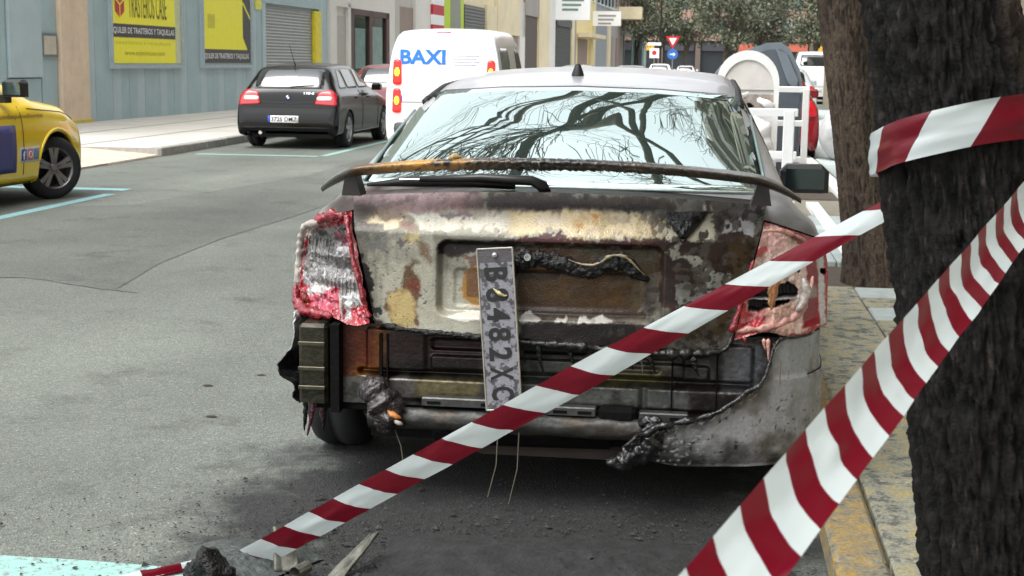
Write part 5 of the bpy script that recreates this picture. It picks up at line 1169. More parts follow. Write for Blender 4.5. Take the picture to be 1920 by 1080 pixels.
# soot films where the flames stood longest: right half, top edge, recess and foot of the panel
lumc = colr.mean(1); bare = np.clip((.27 - lumc) / .1, 0, 1)
xx_, zz_ = P2[:, 0], P2[:, 1]; wv = (fbm(P2 * 7, 91, 4) - .5)
def ss_(a, b, v): t = np.clip((v - a) / (b - a), 0, 1); return t * t * (3 - 2 * t)
film = np.maximum.reduce([.80 * ss_(.28, .42, xx_ + wv * .25),   .88 * ss_(.985, 1.01, zz_ + wv * .05) * ss_(-.42, -.15, xx_ + wv * .4), .72 * rec.ravel() * ss_(-.2, -.1, xx_), .85 * ss_(.665, .635, zz_ + wv * .03) * ss_(-.2, .0, xx_), .7 * ss_(-.52, -.60, xx_ + wv * .12) * ss_(.9, .8, zz_), .45 * ss_(.93, .90, zz_) * ss_(.5, .58, fbm(P2 * 6, 95, 4))])
film = film * (.45 + .55 * bare)
colr = colr * (1 - film[:, None]) + np.array(lin((13, 10, 8))) * film[:, None]
rgr = rgr * .72
# peeled paint stands a little proud of the bare steel
hgt = (colr.mean(1).reshape(LX.shape)); 
LY = LY - .0022 * np.clip(hgt * 3, 0, 1)
TG = grid('tailgate', LX, LY, LZ, attr_mat('burnt_panel', metal=.15, bump=.22, bs=170, var=.14, vs=140, spec=.22), hero, colr, rgr, label='tailgate blistered cream and brown by fire, with an empty plate recess')
# turned-in edges of the tailgate
for s in (0, NX - 1):
    E0 = np.stack([LX[:, s], LY[:, s], LZ[:, s]], 1); E1 = E0 + [0, .05, 0]
    grid('tailgate_edge', np.stack([E0[:, 0], E1[:, 0]]), np.stack([E0[:, 1], E1[:, 1]]), np.stack([E0[:, 2], E1[:, 2]]), SOOT, TG)
E0 = np.stack([LX[-1], LY[-1], LZ[-1]], 1)
pts2 = []
for p in E0:
    h, nn = HB.hit('rear', p[0], min(p[2] + .004, 1.055)); pts2.append((p[0], (h.y if h else .3) + .02, p[2] + .006))
E1 = np.array(pts2)
dc, dr = paint(E0[:, [0, 2]], LID, (60, 50, 44), .5, seed=11)
grid('tailgate_lip', np.stack([E0[:, 0], E1[:, 0]]), np.stack([E0[:, 1], E1[:, 1]]), np.stack([E0[:, 2], E1[:, 2]]), attr_mat('burnt_panel'), TG, np.concatenate([dc * .3, dc * .12]), np.concatenate([dr, dr]))
E0 = np.stack([LX[0], LY[0], LZ[0]], 1); E1 = E0 + [0, .08, .004]
grid('tailgate_edge', np.stack([E0[:, 0], E1[:, 0]]), np.stack([E0[:, 1], E1[:, 1]]), np.stack([E0[:, 2], E1[:, 2]]), SOOT, TG)
# ragged strip of melted trim along the foot of the tailgate
def lumpy_tube(name, path, rad, m, parent, seed=0, amp=.5, n=14, dens=.006, freq=45, flat=1., label=None, col=None):
    path = np.array(path, float); T = np.concatenate([[0], np.cumsum(np.linalg.norm(np.diff(path, axis=0), axis=1))])
    k = max(6, int(T[-1] / dens)); t = np.linspace(0, T[-1], k)
    C = np.stack([np.interp(t, T, path[:, i]) for i in range(3)], 1); C = smooth1(C, 10)
    rad = np.interp(t, np.linspace(0, T[-1], len(rad)), rad) if hasattr(rad, '__len__') else np.full(k, rad)
    if name in ('melted_rim', 'melted_trim', 'curled_edge', 'scrap'): rad = rad * (.35 + .95 * fbm(np.stack([t * 42, t * 0 + seed], 1), seed, 3))
    V = np.zeros((k, n, 3)); up = np.array([0, -1, .0])
    for i in range(k):
        d = C[min(i + 1, k - 1)] - C[max(i - 1, 0)]; d /= np.linalg.norm(d) + 1e-9
        w = np.cross(d, up); w /= np.linalg.norm(w) + 1e-9; v = np.cross(w, d)
        for j in range(n):
            a = 2 * math.pi * j / n; V[i, j] = C[i] + rad[i] * (w * math.cos(a) + v * math.sin(a) * flat)
    nrm = V - C[:, None]
    f = fbm(V.reshape(-1, 3) * freq, seed, 4).reshape(k, n)
    V = C[:, None] + nrm * (1 + amp * 2 * (f - .5))[..., None]
    V[0] = C[0]; V[-1] = C[-1]
    return grid(name, V[..., 0], V[..., 1], V[..., 2], m, parent, wrap=True, label=label, col=col(V.reshape(-1, 3)) if col else None)
lumpy_tube('melted_trim', [(-.10, .05, .575), (.05, .04, .572), (.2, .045, .565), (.36, .05, .556), (.5, .08, .552), (.575, .1, .566), (.60, .12, .62)], [.008, .018, .014, .022, .02, .014, .006], mat('melt_silver', (40, 40, 38), .3, .5, var=.6, vs=30, bump=.5), hero, 5, .8)
lumpy_tube('melted_trim', [(-.6, .13, .62), (-.52, .09, .60), (-.4, .07, .592), (-.28, .06, .588), (-.12, .05, .58)], [.006, .012, .01, .014, .008], CHAR, hero, 8, .8)
for k, (x, z, l) in enumerate([(-.09, .56, .06), (-.03, .555, .09), (.07, .55, .05), (.26, .545, .05), (.33, .53, .04), (.47, .53, .05)]):
    lumpy_tube('melted_drip', [(x, .05, z + .02), (x + .008, .05, z - l * .5), (x + .022, .055, z - l)], [.012, .007, .002], CHAR, hero, 20 + k, .7)
# melted grip in the recess, hanging wire, flap of charred badge
gp = [(-.145, .066, .855), (-.10, .05, .842), (-.03, .045, .85), (.04, .045, .835), (.10, .045, .812), (.15, .045, .815), (.20, .04, .845), (.235, .045, .85), (.27, .05, .82), (.305, .06, .795), (.325, .07, .79)]
lumpy_tube('melted_grip', gp, [.012, .036, .026, .028, .026, .02, .026, .03, .026, .02, .006], CHAR, hero, 33, .9, n=20, dens=.004, freq=60, flat=.5, label='charred remains of the boot handle trim')
lumpy_tube('trim_edge', [(.06, .038, .853), (.11, .03, .836), (.16, .03, .838), (.20, .024, .872), (.245, .026, .873), (.28, .036, .835), (.31, .05, .806)], [.001, .003, .004, .005, .004, .003, .001], mat('melt_cream', (120, 110, 84), .35, var=.3, vs=40), hero, 40, 1.2, freq=90)
lumpy_tube('melted_grip', [(-.13, .05, .85), (-.13, .04, .81), (-.105, .045, .785)], [.03, .03, .006], CHAR, hero, 41, .9, freq=60)
MB().lathe([(.0115, 0), (.0115, -.012), (.007, -.012), (.006, -.004), (.001, -.004)], 'y', (-.065, .03, .857), 12).build('bolt', mat('bolt_steel', (170, 172, 170), .35, .8), hero)
NF = 40
fu, fv = np.meshgrid(np.linspace(0, 1, NF), np.linspace(0, 1, NF))
FX = .365 + fu * .14 * (1 - fv * .98) + fv * .06; FZ = .995 - fv * .085 + .006 * fu
FY = lid_y(FX, FZ) - .010 - .03 * np.sin(math.pi * fu) * np.sin(math.pi * np.clip(fv * 1.1, 0, 1)) * (.5 + fbm(np.stack([FX * 40, FZ * 40], -1), 3, 3)) - .012 * np.abs(fbm(np.stack([FX * 120, FZ * 60], -1), 9, 3) - .5)
grid('charred_flap', FX, FY, FZ, mat('charred_gloss', (4, 4, 5), .3, var=.5, vs=40, bump=.8, bs=60, spec=.3), hero, solid=.004, label='black curled triangular flap of burnt badge')
# ---- lamps
def lamp_y(x, z):
    xin = .59 + (z - .625) * .26; t = np.clip((np.abs(x) - xin) / (.90 - xin), 0, 1.1)
    return lid_y(np.minimum(np.abs(x), xin), z) + .20 * t ** 2.0
def lamp(side, layers, seed):
    n = 150
    u, v = np.meshgrid(np.linspace(0, 1, n), np.linspace(0, 1, n))
    xin = .597 + v * .085; xout = .903 - .028 * np.clip((v - .55) / .45, 0, 1) ** 2
    x = xin + (xout - xin) * u
    zlo = .612 + .012 * np.sin(u * 9 + seed) - .0 * u; zhi = .972 - .066 * u ** 1.2
    z = zlo + (zhi - zlo) * v
    y = lamp_y(x, z)
    P = np.stack([(side * x).ravel(), z.ravel()], 1)
    c, r = paint(P, layers, (150, 60, 60), .3, seed)
    P3 = np.stack([P[:, 0], y.ravel(), P[:, 1]], 1)
    lum = c.mean(1).reshape(n, n); red = (c[:, 0] - c[:, 2]).reshape(n, n)
    edge = np.clip(np.minimum(np.minimum(u, 1 - u), np.minimum(v, 1 - v)) / .12, 0, 1)
    y = y - .012 * (1 - edge) + .02 * edge                                       # rim proud, bowl sunk
    rough = fbm(P3 * 55, seed, 4).reshape(n, n)
    if side < 0:
        inner = box_mask(x, z, .64, .84, .70, .90, .05)
        y = y + inner * .022
        ribs = np.where(((z > .80) & (z < .865) & (x > .74)) | ((z < .745) & (z > .69) & (x < .76)), np.sin(x * 420) * .0045, 0)
        y = y + ribs * edge + .012 * inner * np.sin(z * 75)
        y = y - .02 * (rough - .5) * (1 + np.clip(red * 3, 0, 1))
    else:
        hole = (lum < .05).astype(float); hole = smooth1(smooth1(hole, 2).T, 2).T
        lens = box_mask(x, z, .80, .895, .625, .93, .03)
        y = y + hole * .05 + np.where(hole > .3, np.sin(x * 420) * .005, 0) - .018 * (rough - .4) * (1 - hole) * (1 - lens) - .006 * lens
    rr = r.reshape(n, n)
    c = c * ((.18 if side < 0 else .35) + .75 * fbm(P3 * 90, seed + 3, 3))[:, None]
    k = np.clip((fbm(P3 * 40, seed + 30, 4) - .56) * 6, 0, .8)[:, None] * (.8 if side < 0 else .45); c = c * (1 - k) + np.array(lin((44, 30, 30))) * k
    if side > 0:      # the outer lens survived smooth and dark red
        lm = lens.ravel()[:, None] * .92; c = c * (1 - lm) + paint(P, LAMPR, (150, 60, 60), .3, seed)[0] * lm * .8; r = r * (1 - .6 * lm[:, 0])
    else:             # red frame round a clear, ribbed bowl
        fr_ = (np.clip(1 - edge * 1.6, 0, 1) * np.clip(1.2 - (1 - u) * 0 - u * .9, 0, 1)).ravel()[:, None] * .8
        c = c * (1 - fr_) + np.array(lin((150, 10, 34))) * fr_ * (.5 + fbm(P3 * 70, 8, 3))[:, None]
    o = grid('tail_lamp', side * x, y, z, attr_mat('melted_lamp', metal=0., bump=.5, bs=110, var=.2, vs=150, coat=.6), hero, c, r, label='tail lamp melted to red strings over a bare reflector' if side < 0 else 'tail lamp slumped to pink and white plastic round a dark hole')
    # back of the bowl closes the opening
    grid('lamp_bowl', side * x, y + .06, z, SOOT, o)
    return o
LA = lamp(-1, LAMPL, 3); LB = lamp(1, LAMPR, 5)
RED = mat('melted_red', (118, 8, 26), .3, var=.95, vs=120, bump=.6, bs=120, coat=.5)
PINK = mat('melted_pink', (176, 128, 118), .35, var=.5, vs=60, bump=.5, bs=120, coat=.4)
WHI = mat('melted_white', (160, 152, 146), .35, var=.4, vs=50, bump=.4, bs=100, coat=.4)
lumpy_tube('melted_rim', [(-.69, .155, .965), (-.675, .125, .90), (-.65, .105, .80), (-.625, .098, .72), (-.603, .095, .625)], [.012, .011, .010, .011, .013], RED, LA, 3, .9)
lumpy_tube('melted_rim', [(-.695, .15, .965), (-.75, .165, .955), (-.79, .19, .94), (-.85, .25, .918)], [.016, .022, .014, .012], RED, LA, 4, 1.)
lumpy_tube('melted_rim', [(-.79, .18, .935), (-.86, .25, .915), (-.893, .31, .86), (-.905, .325, .77), (-.91, .33, .69), (-.912, .33, .65)], [.012, .016, .012, .011, .013, .012], WHI, LA, 6, .7)
lumpy_tube('melted_rim', [(-.912, .31, .70), (-.905, .29, .64), (-.86, .24, .615), (-.80, .19, .62), (-.74, .15, .62)], [.01, .022, .024, .02, .012], RED, LA, 7, 1.)
for k, (x, y, z, l, mt) in enumerate([(-.885, .27, .62, .06, RED), (-.70, .13, .69, .08, WHI)]):
    lumpy_tube('melted_drip', [(x, y, z), (x - .004, y - .006, z - l * .6), (x + .006, y - .004, z - l)], [.009, .006, .003], mt, LA, 50 + k, .6)
lumpy_tube('melted_rim', [(.60, .10, .625), (.66, .11, .635), (.72, .12, .645), (.78, .15, .66), (.82, .18, .70), (.84, .20, .76), (.845, .21, .80)], [.010, .014, .014, .013, .012, .010, .006], PINK, LB, 12, 1.1)
lumpy_tube('melted_rim', [(.585, .085, .625), (.61, .09, .70), (.63, .095, .78), (.65, .105, .86)], [.010, .009, .008, .006], RED, LB, 13, .7)
lumpy_tube('melted_rim', [(.675, .13, .95), (.73, .14, .953), (.79, .18, .93), (.835, .23, .90)], [.006, .009, .009, .005], PINK, LB, 14, .9)
lumpy_tube('melted_lump', [(.705, .09, .86), (.72, .08, .80), (.718, .085, .745), (.71, .09, .70)], [.012, .016, .008, .003], mat('melt_amber', (140, 92, 54), .35, var=.3, vs=60, bump=.5, coat=.5), LB, 15, .7)
lumpy_tube('melted_lump', [(.81, .15, .80), (.825, .15, .765), (.815, .15, .72), (.79, .14, .69)], [.008, .014, .011, .006], WHI, LB, 16, .9)
for k, (x, z, l, mt) in enumerate([(.63, .615, .035, RED), (.69, .61, .04, PINK), (.705, .61, .10, PINK)]):
    lumpy_tube('melted_drip', [(x, .09, z), (x + .002, .085, z - l * .6), (x + .008, .09, z - l)], [.008, .004, .0015], mt, LB, 60 + k, .6)
# ---- bared rear panel below the tailgate
n1, n2 = 300, 120
px, pz = np.meshgrid(np.linspace(-.73, .73, n1), np.linspace(.325, .60, n2))
py = np.full_like(px, .155)
bead = lambda x0, x1, z0, z1, e=.012, r=.01: box_mask(px, pz, x0, x1, z0, z1, e, r)
py = py - .014 * bead(-.62, -.42, .44, .585) + .012 * bead(-.40, .12, .52, .555) - .012 * bead(-.40, .52, .455, .50) + .03 * bead(-.65, .66, .425, .444, .016) - .016 * bead(-.62, .30, .345, .42, .02) - .016 * bead(.32, .64, .345, .42, .02)
py = py - .012 * bead(.14, .40, .515, .545) + .01 * bead(.18, .36, .47, .485) - .014 * bead(.44, .66, .45, .57) + .006 * (fbm(np.stack([px * 8, pz * 8], -1), 3, 4) - .5)
Pp = np.stack([px.ravel(), pz.ravel()], 1)
pc, pr = paint(Pp, PANEL, (52, 46, 42), .4, 7)
s_ = np.clip((fbm(Pp * 18, 40, 4) - .54) * 5, 0, .6); pc = pc * (1 - s_[:, None]) + np.array(lin((24, 22, 22))) * s_[:, None]
pc *= (.55 + .5 * fbm(Pp * 50, 41, 3))[:, None]
grid('rear_panel', px, py, pz, attr_mat('sooty_steel', metal=.6, bump=.2, bs=90, var=.25, vs=70), hero, pc, pr, label='bare rear panel, sooty steel with rust heat marks')
MB().box(-.80, .80, .16, .5, .30, .335).build('floor_edge', SOOT, hero)
for x0, x1 in ((-.575, -.565), (-.55, -.545), (.40, .405), (.545, .55)):
    MB().box(x0, x1, .132, .15, .35, .57).build('panel_seam', SOOT, hero)
MB().box(-.845, -.745, .10, .30, .33, .60, bev=.012).build('side_box', mat('heat_olive', (44, 42, 32), .4, .6, var=.6, vs=16, bump=.3), hero, label='olive heat-tinted crash box')
for z in (.38, .445, .53): MB().box(-.842, -.75, .085, .10, z, z + .012, bev=.002).build('box_rib', mat('heat_olive_light', (66, 63, 50), .35, .6, var=.5), hero)
MB().box(-.735, -.705, .10, .16, .3, .60).build('gap_shade_strip', SOOT, hero)  # solid black strip standing in for the shade of a gap
MB().box(.66, .755, .16, .3, .33, .60, bev=.012).build('side_box', mat('soot_grey', (58, 58, 58), .5, .4, var=.4, vs=10), hero)
# bumper beam, its bright flanges with slots, tow eye
nb = 200
bu, ba = np.meshgrid(np.linspace(-.60, .42, nb), np.linspace(0, 2 * math.pi, 28, endpoint=False))
bP = np.stack([bu.ravel() * 9, np.cos(ba).ravel(), np.sin(ba).ravel()], 1)
bn_ = fbm(bP * 2.2, 5, 4).reshape(bu.shape)
BX, BY, BZ = bu, .09 + .030 * np.cos(ba) * (1 + .3 * (bn_ - .5)), .292 + .036 * np.sin(ba) * (1 + .3 * (bn_ - .5)) - .006 * bu
mc = np.array(lin((62, 62, 60))) * (.4 + 1.2 * fbm(bP * 3, 6, 4))[:, None]
k_ = np.clip((fbm(bP * 1.3, 8, 3) - .5) * 6, 0, 1)[:, None]; mc = mc * (1 - k_ * .6) + np.array(lin((60, 50, 38))) * k_ * .6
grid('bumper_beam', BX.T, BY.T, BZ.T, attr_mat('sooty_steel'), hero, mc.reshape(bu.shape + (3,)).transpose(1, 0, 2).reshape(-1, 3), np.full(bu.size, .5), wrap=True, label='mottled grey tubular bumper beam')
FLG = mat('flange_steel', (78, 79, 78), .4, .7, var=.3, vs=16, bump=.15)
for x0, x1, z in ((-.42, -.16, .372), (.0, .16, .360), (.30, .46, .352)):
    f_ = MB().box(x0, x1, .075, .12, z - .028, z, bev=.004).build('flange', FLG, hero)
    for a0 in (x0 + .02, x1 - .06): MB().box(a0, a0 + .045, .072, .08, z - .022, z - .012).build('slot', SOOT, f_)
MB().box(.165, .29, .075, .14, .322, .362, bev=.014).build('beam_opening', SOOT, hero)
lumpy_tube('charred_lump', [(-.62, .07, .40), (-.57, .05, .385), (-.54, .05, .345), (-.53, .06, .30), (-.55, .06, .25)], [.02, .05, .06, .055, .02], mat('char_wine', (34, 26, 28), .4, var=.7, vs=30, bump=1., bs=80, coat=.3), hero, 71, .7, n=24, dens=.005, freq=35, label='lump of charred bumper plastic on the left bracket')
lumpy_tube('scrap', [(-.53, .02, .335), (-.50, .015, .32), (-.475, .02, .312)], [.008, .014, .005], mat('scrap_orange', (176, 112, 56), .5, var=.6, vs=50, bump=.6), hero, 72, .9)
lumpy_tube('scrap', [(-.51, .015, .312), (-.49, .01, .298), (-.47, .02, .29)], [.006, .012, .004], mat('scrap_white', (190, 180, 172), .5, var=.6, vs=50), hero, 73, .9)
for k, (x0, z0, x1, z1) in enumerate([(-.16, .27, -.19, .05), (-.09, .27, -.12, .03), (-.52, .3, -.47, .12), (.28, .55, .31, .49), (.72, .6, .745, .47)]):
    MB().tube([(x0, .06, z0), ((x0 + x1) / 2 + .012, .05, (z0 + z1) / 2), (x1, .05, z1)], .0022, 5).build('hanging_wire', mat('wire_grey', (84, 78, 68), .6, var=.3), hero)
STR = mat('strand_red', (70, 8, 28), .4, var=.9, vs=70, bump=1., bs=110, coat=.2)
for k in range(7):
    x0 = -.875 + k * .011; rr = random.Random(k); l_ = rr.uniform(.06, .2)
    lumpy_tube('melted_strand', [(x0, .26 + .02 * (k % 3), .36), (x0 + rr.uniform(-.01, .01), .27 + .02 * (k % 2), .36 - l_ * .5), (x0 + rr.uniform(-.016, .016), .28, .36 - l_)], [.006, rr.uniform(.006, .014), .004], STR if k % 3 else CHAR, hero, 80 + k, 1.0, n=10, dens=.006, freq=70)
MB().tube([(-.42, .35, .23), (-.38, .2, .22), (-.1, .2, .22), (.2, .22, .22)], .035, 10).build('exhaust', SOOT, hero)
MB().box(-.62, .62, .2, .42, .2, .31).build('shade_filler', SOOT, hero)  # black block added to paint the deep shade under the tail
MB().box(-.3, .45, .25, .8, .14, .30, bev=.06).build('silencer', mat('silencer_rust', (52, 44, 40), .7, .3, var=.4), hero)
# ---- what is left of the bumper: right corner torn and curled, left edge a hanging flap
def bumper_xy(s):
    """plan curve from x=.30 on the tail round the corner to the wheel arch, s in metres"""
    pts = np.array([(.26, .0), (.50, .012), (.66, .04), (.78, .09), (.85, .16), (.893, .27), (.905, .40), (.905, .62)])
    T = np.concatenate([[0], np.cumsum(np.linalg.norm(np.diff(pts, axis=0), axis=1))])
    return np.interp(s, T, pts[:, 0]), np.interp(s, T, pts[:, 1]), T[-1]
LT = bumper_xy(0)[2]
ns, nz = 240, 110
ss, tt = np.meshgrid(np.linspace(0, LT, ns), np.linspace(0, 1, nz))
bx, by, _ = bumper_xy(ss)
for q in range(6): bx = smooth1(bx.T, 2).T; by = smooth1(by.T, 2).T
topz = np.interp(bx[0], [.26, .30, .34, .38, .44, .50, .56, .62, .67, .70, .715, .73, .75], [.26, .30, .325, .345, .352, .36, .39, .43, .47, .50, .56, .60, .612])
topz = np.where(by[0] > .2, .612, topz)
topz = topz + .014 * (fbm(np.stack([ss[0] * 40, ss[0] * 0], 1), 3, 4) - .5) * (by[0] < .12)
botz = .19 + .03 * np.clip((.42 - bx[0]) / .15, 0, 1)
bz = botz + (topz - botz) * tt
prof = .03 * np.clip((.30 - bz) / .1, 0, 1) ** 2 + .012 * np.clip((bz - .48) / .01, 0, 1)     # tucks under, step at the seam
nx_ = np.gradient(by, axis=1); ny_ = -np.gradient(bx, axis=1); nn_ = np.hypot(nx_, ny_); nx_, ny_ = nx_ / nn_, ny_ / nn_
tear = np.clip(1 - (topz - bz) / .05, 0, 1) * (by < .13) * (bx < .74)
P3 = np.stack([ss.ravel(), bz.ravel()], 1)
cr = fbm(P3 * 30, 15, 4).reshape(ss.shape) - .5; cr2 = fbm(P3 * [70, 25], 18, 3).reshape(ss.shape) - .5
melt = np.clip((.56 - bx) / .25, 0, 1)
dn = -prof + .05 * tear ** 2 * (.4 + cr) + .03 * cr * melt + .04 * cr2 * np.maximum(tear, melt * .6) + .012 * melt
bx2, by2 = bx + nx_ * dn, by + ny_ * dn
bc = np.tile(np.array(lin((128, 129, 130))), (ss.size, 1))
nA = fbm(P3 * 12, 2, 5); nB = fbm(P3 * 90, 12, 3)
k = np.clip((nA - .46) * 4, 0, .7)[:, None]; bc = bc * (1 - k) + np.array(lin((84, 80, 70))) * k
soot = np.clip(melt.ravel() * 1.0 + tear.ravel() * .7 + (nA - .5) * 2.4 + .35 * np.clip((.32 - P3[:, 1]) / .1, 0, 1) - .05, 0, .93)[:, None]; bc = bc * (1 - soot) + np.array(lin((30, 30, 30))) * soot  # scorch at melt and tear, plus a darker run towards the bottom
k = np.clip((nB - .68) * 12, 0, 1)[:, None]; bc = bc * (1 - k) + np.array(lin((24, 22, 22))) * k
k = (np.clip((fbm(P3 * 110, 19, 2) - .62) * 10, 0, 1) * np.maximum(tear, melt).ravel())[:, None]; bc = bc * (1 - k) + np.array(lin((206, 206, 206))) * k
grid('bumper', bx2, by2, bz, attr_mat('scorched_bumper', metal=.1, bump=.35, bs=90, var=.2, vs=70, coat=.3), hero, bc, np.full(ss.size, .4), solid=.005, label='torn right end of the bumper, silver and curled at the melted edge')
ii = np.arange(0, int(ns * .62), 3)
lumpy_tube('curled_edge', np.stack([bx2[-1, ii], by2[-1, ii] - .004, bz[-1, ii]], 1), [.006, .014, .012, .012, .009, .008, .007, .006, .003], mat('melt_bright', (44, 44, 44), .22, .5, var=.8, vs=35, bump=.5), hero, 90, .8)
lumpy_tube('melted_fold', [(.30, .0, .335), (.34, -.01, .35), (.355, -.012, .30), (.33, -.01, .25), (.27, 0, .215), (.20, .01, .20)], [.01, .03, .035, .035, .03, .01], mat('melt_gloss_black', (26, 26, 27), .25, .2, var=.8, vs=40, bump=.9, bs=70, coat=.6), hero, 91, .9, n=24, dens=.005, freq=50)
jr = np.argmin(np.abs(bz - .483), axis=0)
seam = [(bx2[jr[i], i] + nx_[jr[i], i] * -.001, by2[jr[i], i] + ny_[jr[i], i] * -.001, bz[jr[i], i]) for i in range(int(ns * .56), ns, 4) if bz[-1, i] > .5]
MB().tube(seam, .0025, 5).build('bumper_seam', SOOT, hero) if len(seam) > 3 else None
# left flap
fs_, ft_ = np.meshgrid(np.linspace(0, 1, 60), np.linspace(0, 1, 80))
fz = .30 + ft_ * .32; fnoise = fbm(np.stack([fs_ * 3, ft_ * 9], -1), 5, 4) - .5
jut = .03 * np.exp(-((fz - .43) / .05) ** 2)
fx = -.885 - jut * (1 - fs_) + .05 * fnoise + .012 * np.sin(ft_ * 9); fy = .17 + fs_ * .30 + .05 * fnoise - .05 * jut / .03 * (1 - fs_) + .03 * (1 - ft_)
fc = np.tile(np.array(lin((40, 40, 40))), (fs_.size, 1)); w_ = np.clip((ft_ - .55) * 4 + fnoise * 2, 0, 1).ravel()[:, None] * .9
fc = fc * (1 - w_) + np.array(lin((186, 190, 188))) * w_
grid('bumper_flap', fx, fy, fz, attr_mat('scorched_bumper'), hero, fc, np.full(fs_.size, .45), solid=.004, label='thin torn flap of bumper at the left corner')
# ---- scorched spoiler bar and wiper
wu, wa = np.meshgrid(np.linspace(-1, 1, 320), np.linspace(0, 2 * math.pi, 26, endpoint=False))
wx = wu * .80
wz = 1.150 - .058 * np.abs(wu) ** 2.2 - .055 * np.clip((np.abs(wu) - .8) / .2, 0, 1) ** 1.6
wy = .10 + .05 * np.abs(wu) ** 2 + .10 * np.clip((np.abs(wu) - .8) / .2, 0, 1) ** 1.5
taper = 1 - .75 * np.clip((np.abs(wu) - .82) / .18, 0, 1) ** 2
Pw = np.stack([wx.ravel() * 1.0, np.cos(wa).ravel() * .05, np.sin(wa).ravel() * .02], 1)
bump_ = (fbm(Pw * 120, 4, 3).reshape(wu.shape) - .5) * np.clip(1.1 - np.abs(wu + .15) * 1.35, 0, 1)
WX, WY, WZ = wx, wy + .048 * np.cos(wa) * taper, wz + (.0175 * np.sin(wa)) * taper + .016 * bump_ * np.where(np.sin(wa) > -.3, 1, 1.8) - .008 * np.cos(wa)
wc = np.tile(np.array(lin((12, 11, 11))), (wu.size, 1)); wf = fbm(Pw * 30, 8, 4)
uuf = wu.ravel()
k = (np.exp(-((uuf + .52) / .2) ** 2) * np.clip((wf - .36) * 7, 0, 1))[:, None]; wc = wc * (1 - k) + np.array(lin((176, 128, 50))) * k
k = (np.clip((uuf - .12) / .25, 0, 1) * np.clip(.65 + (wf - .5) * 2, 0, 1))[:, None]; wc = wc * (1 - k) + np.array(lin((62, 52, 42))) * k
k = (np.clip((uuf - .35) / .35, 0, 1) * (np.sin(wa).ravel() > .2) * .9)[:, None]; wc = wc * (1 - k) + np.array(lin((120, 122, 120))) * k
k = np.clip((-uuf - .80) / .06, 0, 1)[:, None] * .8; wc = wc * (1 - k) + np.array(lin((96, 98, 92))) * k
k = np.clip((fbm(Pw * 160, 14, 2) - .66) * 10, 0, 1)[:, None] * np.clip(1 - np.abs(uuf) , 0, 1)[:, None]; wc = wc * (1 - k) + np.array(lin((120, 118, 112))) * k
grid('spoiler', WX.T, WY.T, WZ.T, attr_mat('burnt_spoiler', metal=0, bump=.4, bs=140, var=.25, vs=90, coat=.3), hero, wc.reshape(wu.shape + (3,)).transpose(1, 0, 2).reshape(-1, 3), np.full(wu.size, .38), wrap=True, label='arched spoiler bar blistered black with an ochre patch')
for s in (-1, 1):
    MB().prism([(s * .635, 1.03), (s * .70, 1.03), (s * .688, 1.10), (s * .655, 1.10)], 'y', .13, .21).build('spoiler_foot', mat('foot_brown', (24, 18, 15), .6, var=.4, vs=20), hero)
lumpy_tube('scrap', [(-.335, .08, 1.16), (-.31, .08, 1.172), (-.285, .08, 1.168)], [.005, .013, .006], mat('scrap_tan', (150, 124, 84), .6, var=.7, vs=60, bump=.6), hero, 95, .9)
BL = mat('wiper_black', (14, 14, 15), .4, var=.3, vs=20)
def onglass(x, z, o):
    h, nn = HB.hit('rear', x, z); return h + nn * o
MB().tube([(-.655, .31, 1.052), (-.5, .27, 1.070), (-.32, .26, 1.076), (-.14, .27, 1.062)], [.006, .017, .019, .012], 8).build('wiper_blade', BL, hero, smooth=True)
MB().tube([(-.46, .245, 1.080), (-.25, .235, 1.090), (-.08, .235, 1.084), (-.045, .25, 1.066), (-.04, .26, 1.045)], [.010, .014, .017, .02, .024], 8).build('wiper_arm', BL, hero, smooth=True)
MB().tube([(-.53, .25, 1.078), (-.37, .24, 1.082)], .0025, 5).build('wiper_clip', CHROME, hero)
# ---- number plate hanging on end from one bolt
pl = bpy.data.objects.new('number_plate', None); COL.objects.link(pl); pl.parent = hero
pl['label'] = 'scorched number plate hanging on end from its last bolt'
pl.location = (-.168, .0, .885); pl.rotation_euler = (R(-3), R(-4.5), 0)
na, nb2 = 70, 300
qa, qb = np.meshgrid(np.linspace(-.056, .056, na), np.linspace(0, -.52, nb2))
Pq = np.stack([qa.ravel(), qb.ravel()], 1)
qc = np.tile(np.array(lin((116, 116, 122))), (qa.size, 1))
k = np.clip((fbm(Pq * 70, 3, 4) - .50) * 14, 0, 1)[:, None] * .9 * np.clip(1.1 + (Pq[:, 1:] + .36) * .9, .25, 1); qc = qc * (1 - k) + np.array(lin((50, 50, 54))) * k
k = ((Pq[:, 1] > -.045).astype(float) * .95)[:, None]; qc = qc * (1 - k) + np.array(lin((66, 62, 66))) * k
grid('plate_sheet', qa, qa * 0 - .002 + .004 * (fbm(Pq * 12, 6, 3).reshape(qa.shape) - .5), qb, attr_mat('plate_face', bump=.2, bs=150, var=.15), pl, qc, np.full(qa.size, .45), solid=.002)
RIM = mat('plate_rim', (150, 146, 136), .4, .5, var=.25, vs=30)
for a0, b0, a1, b1 in ((-.057, 0, .057, 0), (-.057, 0, -.057, -.52), (.057, 0, .057, -.52), (-.057, -.52, .057, -.52)):
    MB().tube([(a0, -.004, b0), (a1, -.004, b1)], .0032, 6).build('rim_bead', RIM, pl)
INK = mat('plate_ink_burnt', (10, 11, 14), .6, var=.35, vs=60)
zc = -.06
for ch, wch in (('B', .052), ('8', .052), ('4', .052), ('8', .052), ('2', .052), ('X', .055), ('C', .055)):
    V, F = text_data(ch, .044, .074, .03)
    me = bpy.data.meshes.new('character'); me.from_pydata([(-.037 + p[1], -.006, zc - p[0]) for p in V], [], F)
    link('character', me, INK, pl)
    zc -= .0635 if ch != 'B' else .066
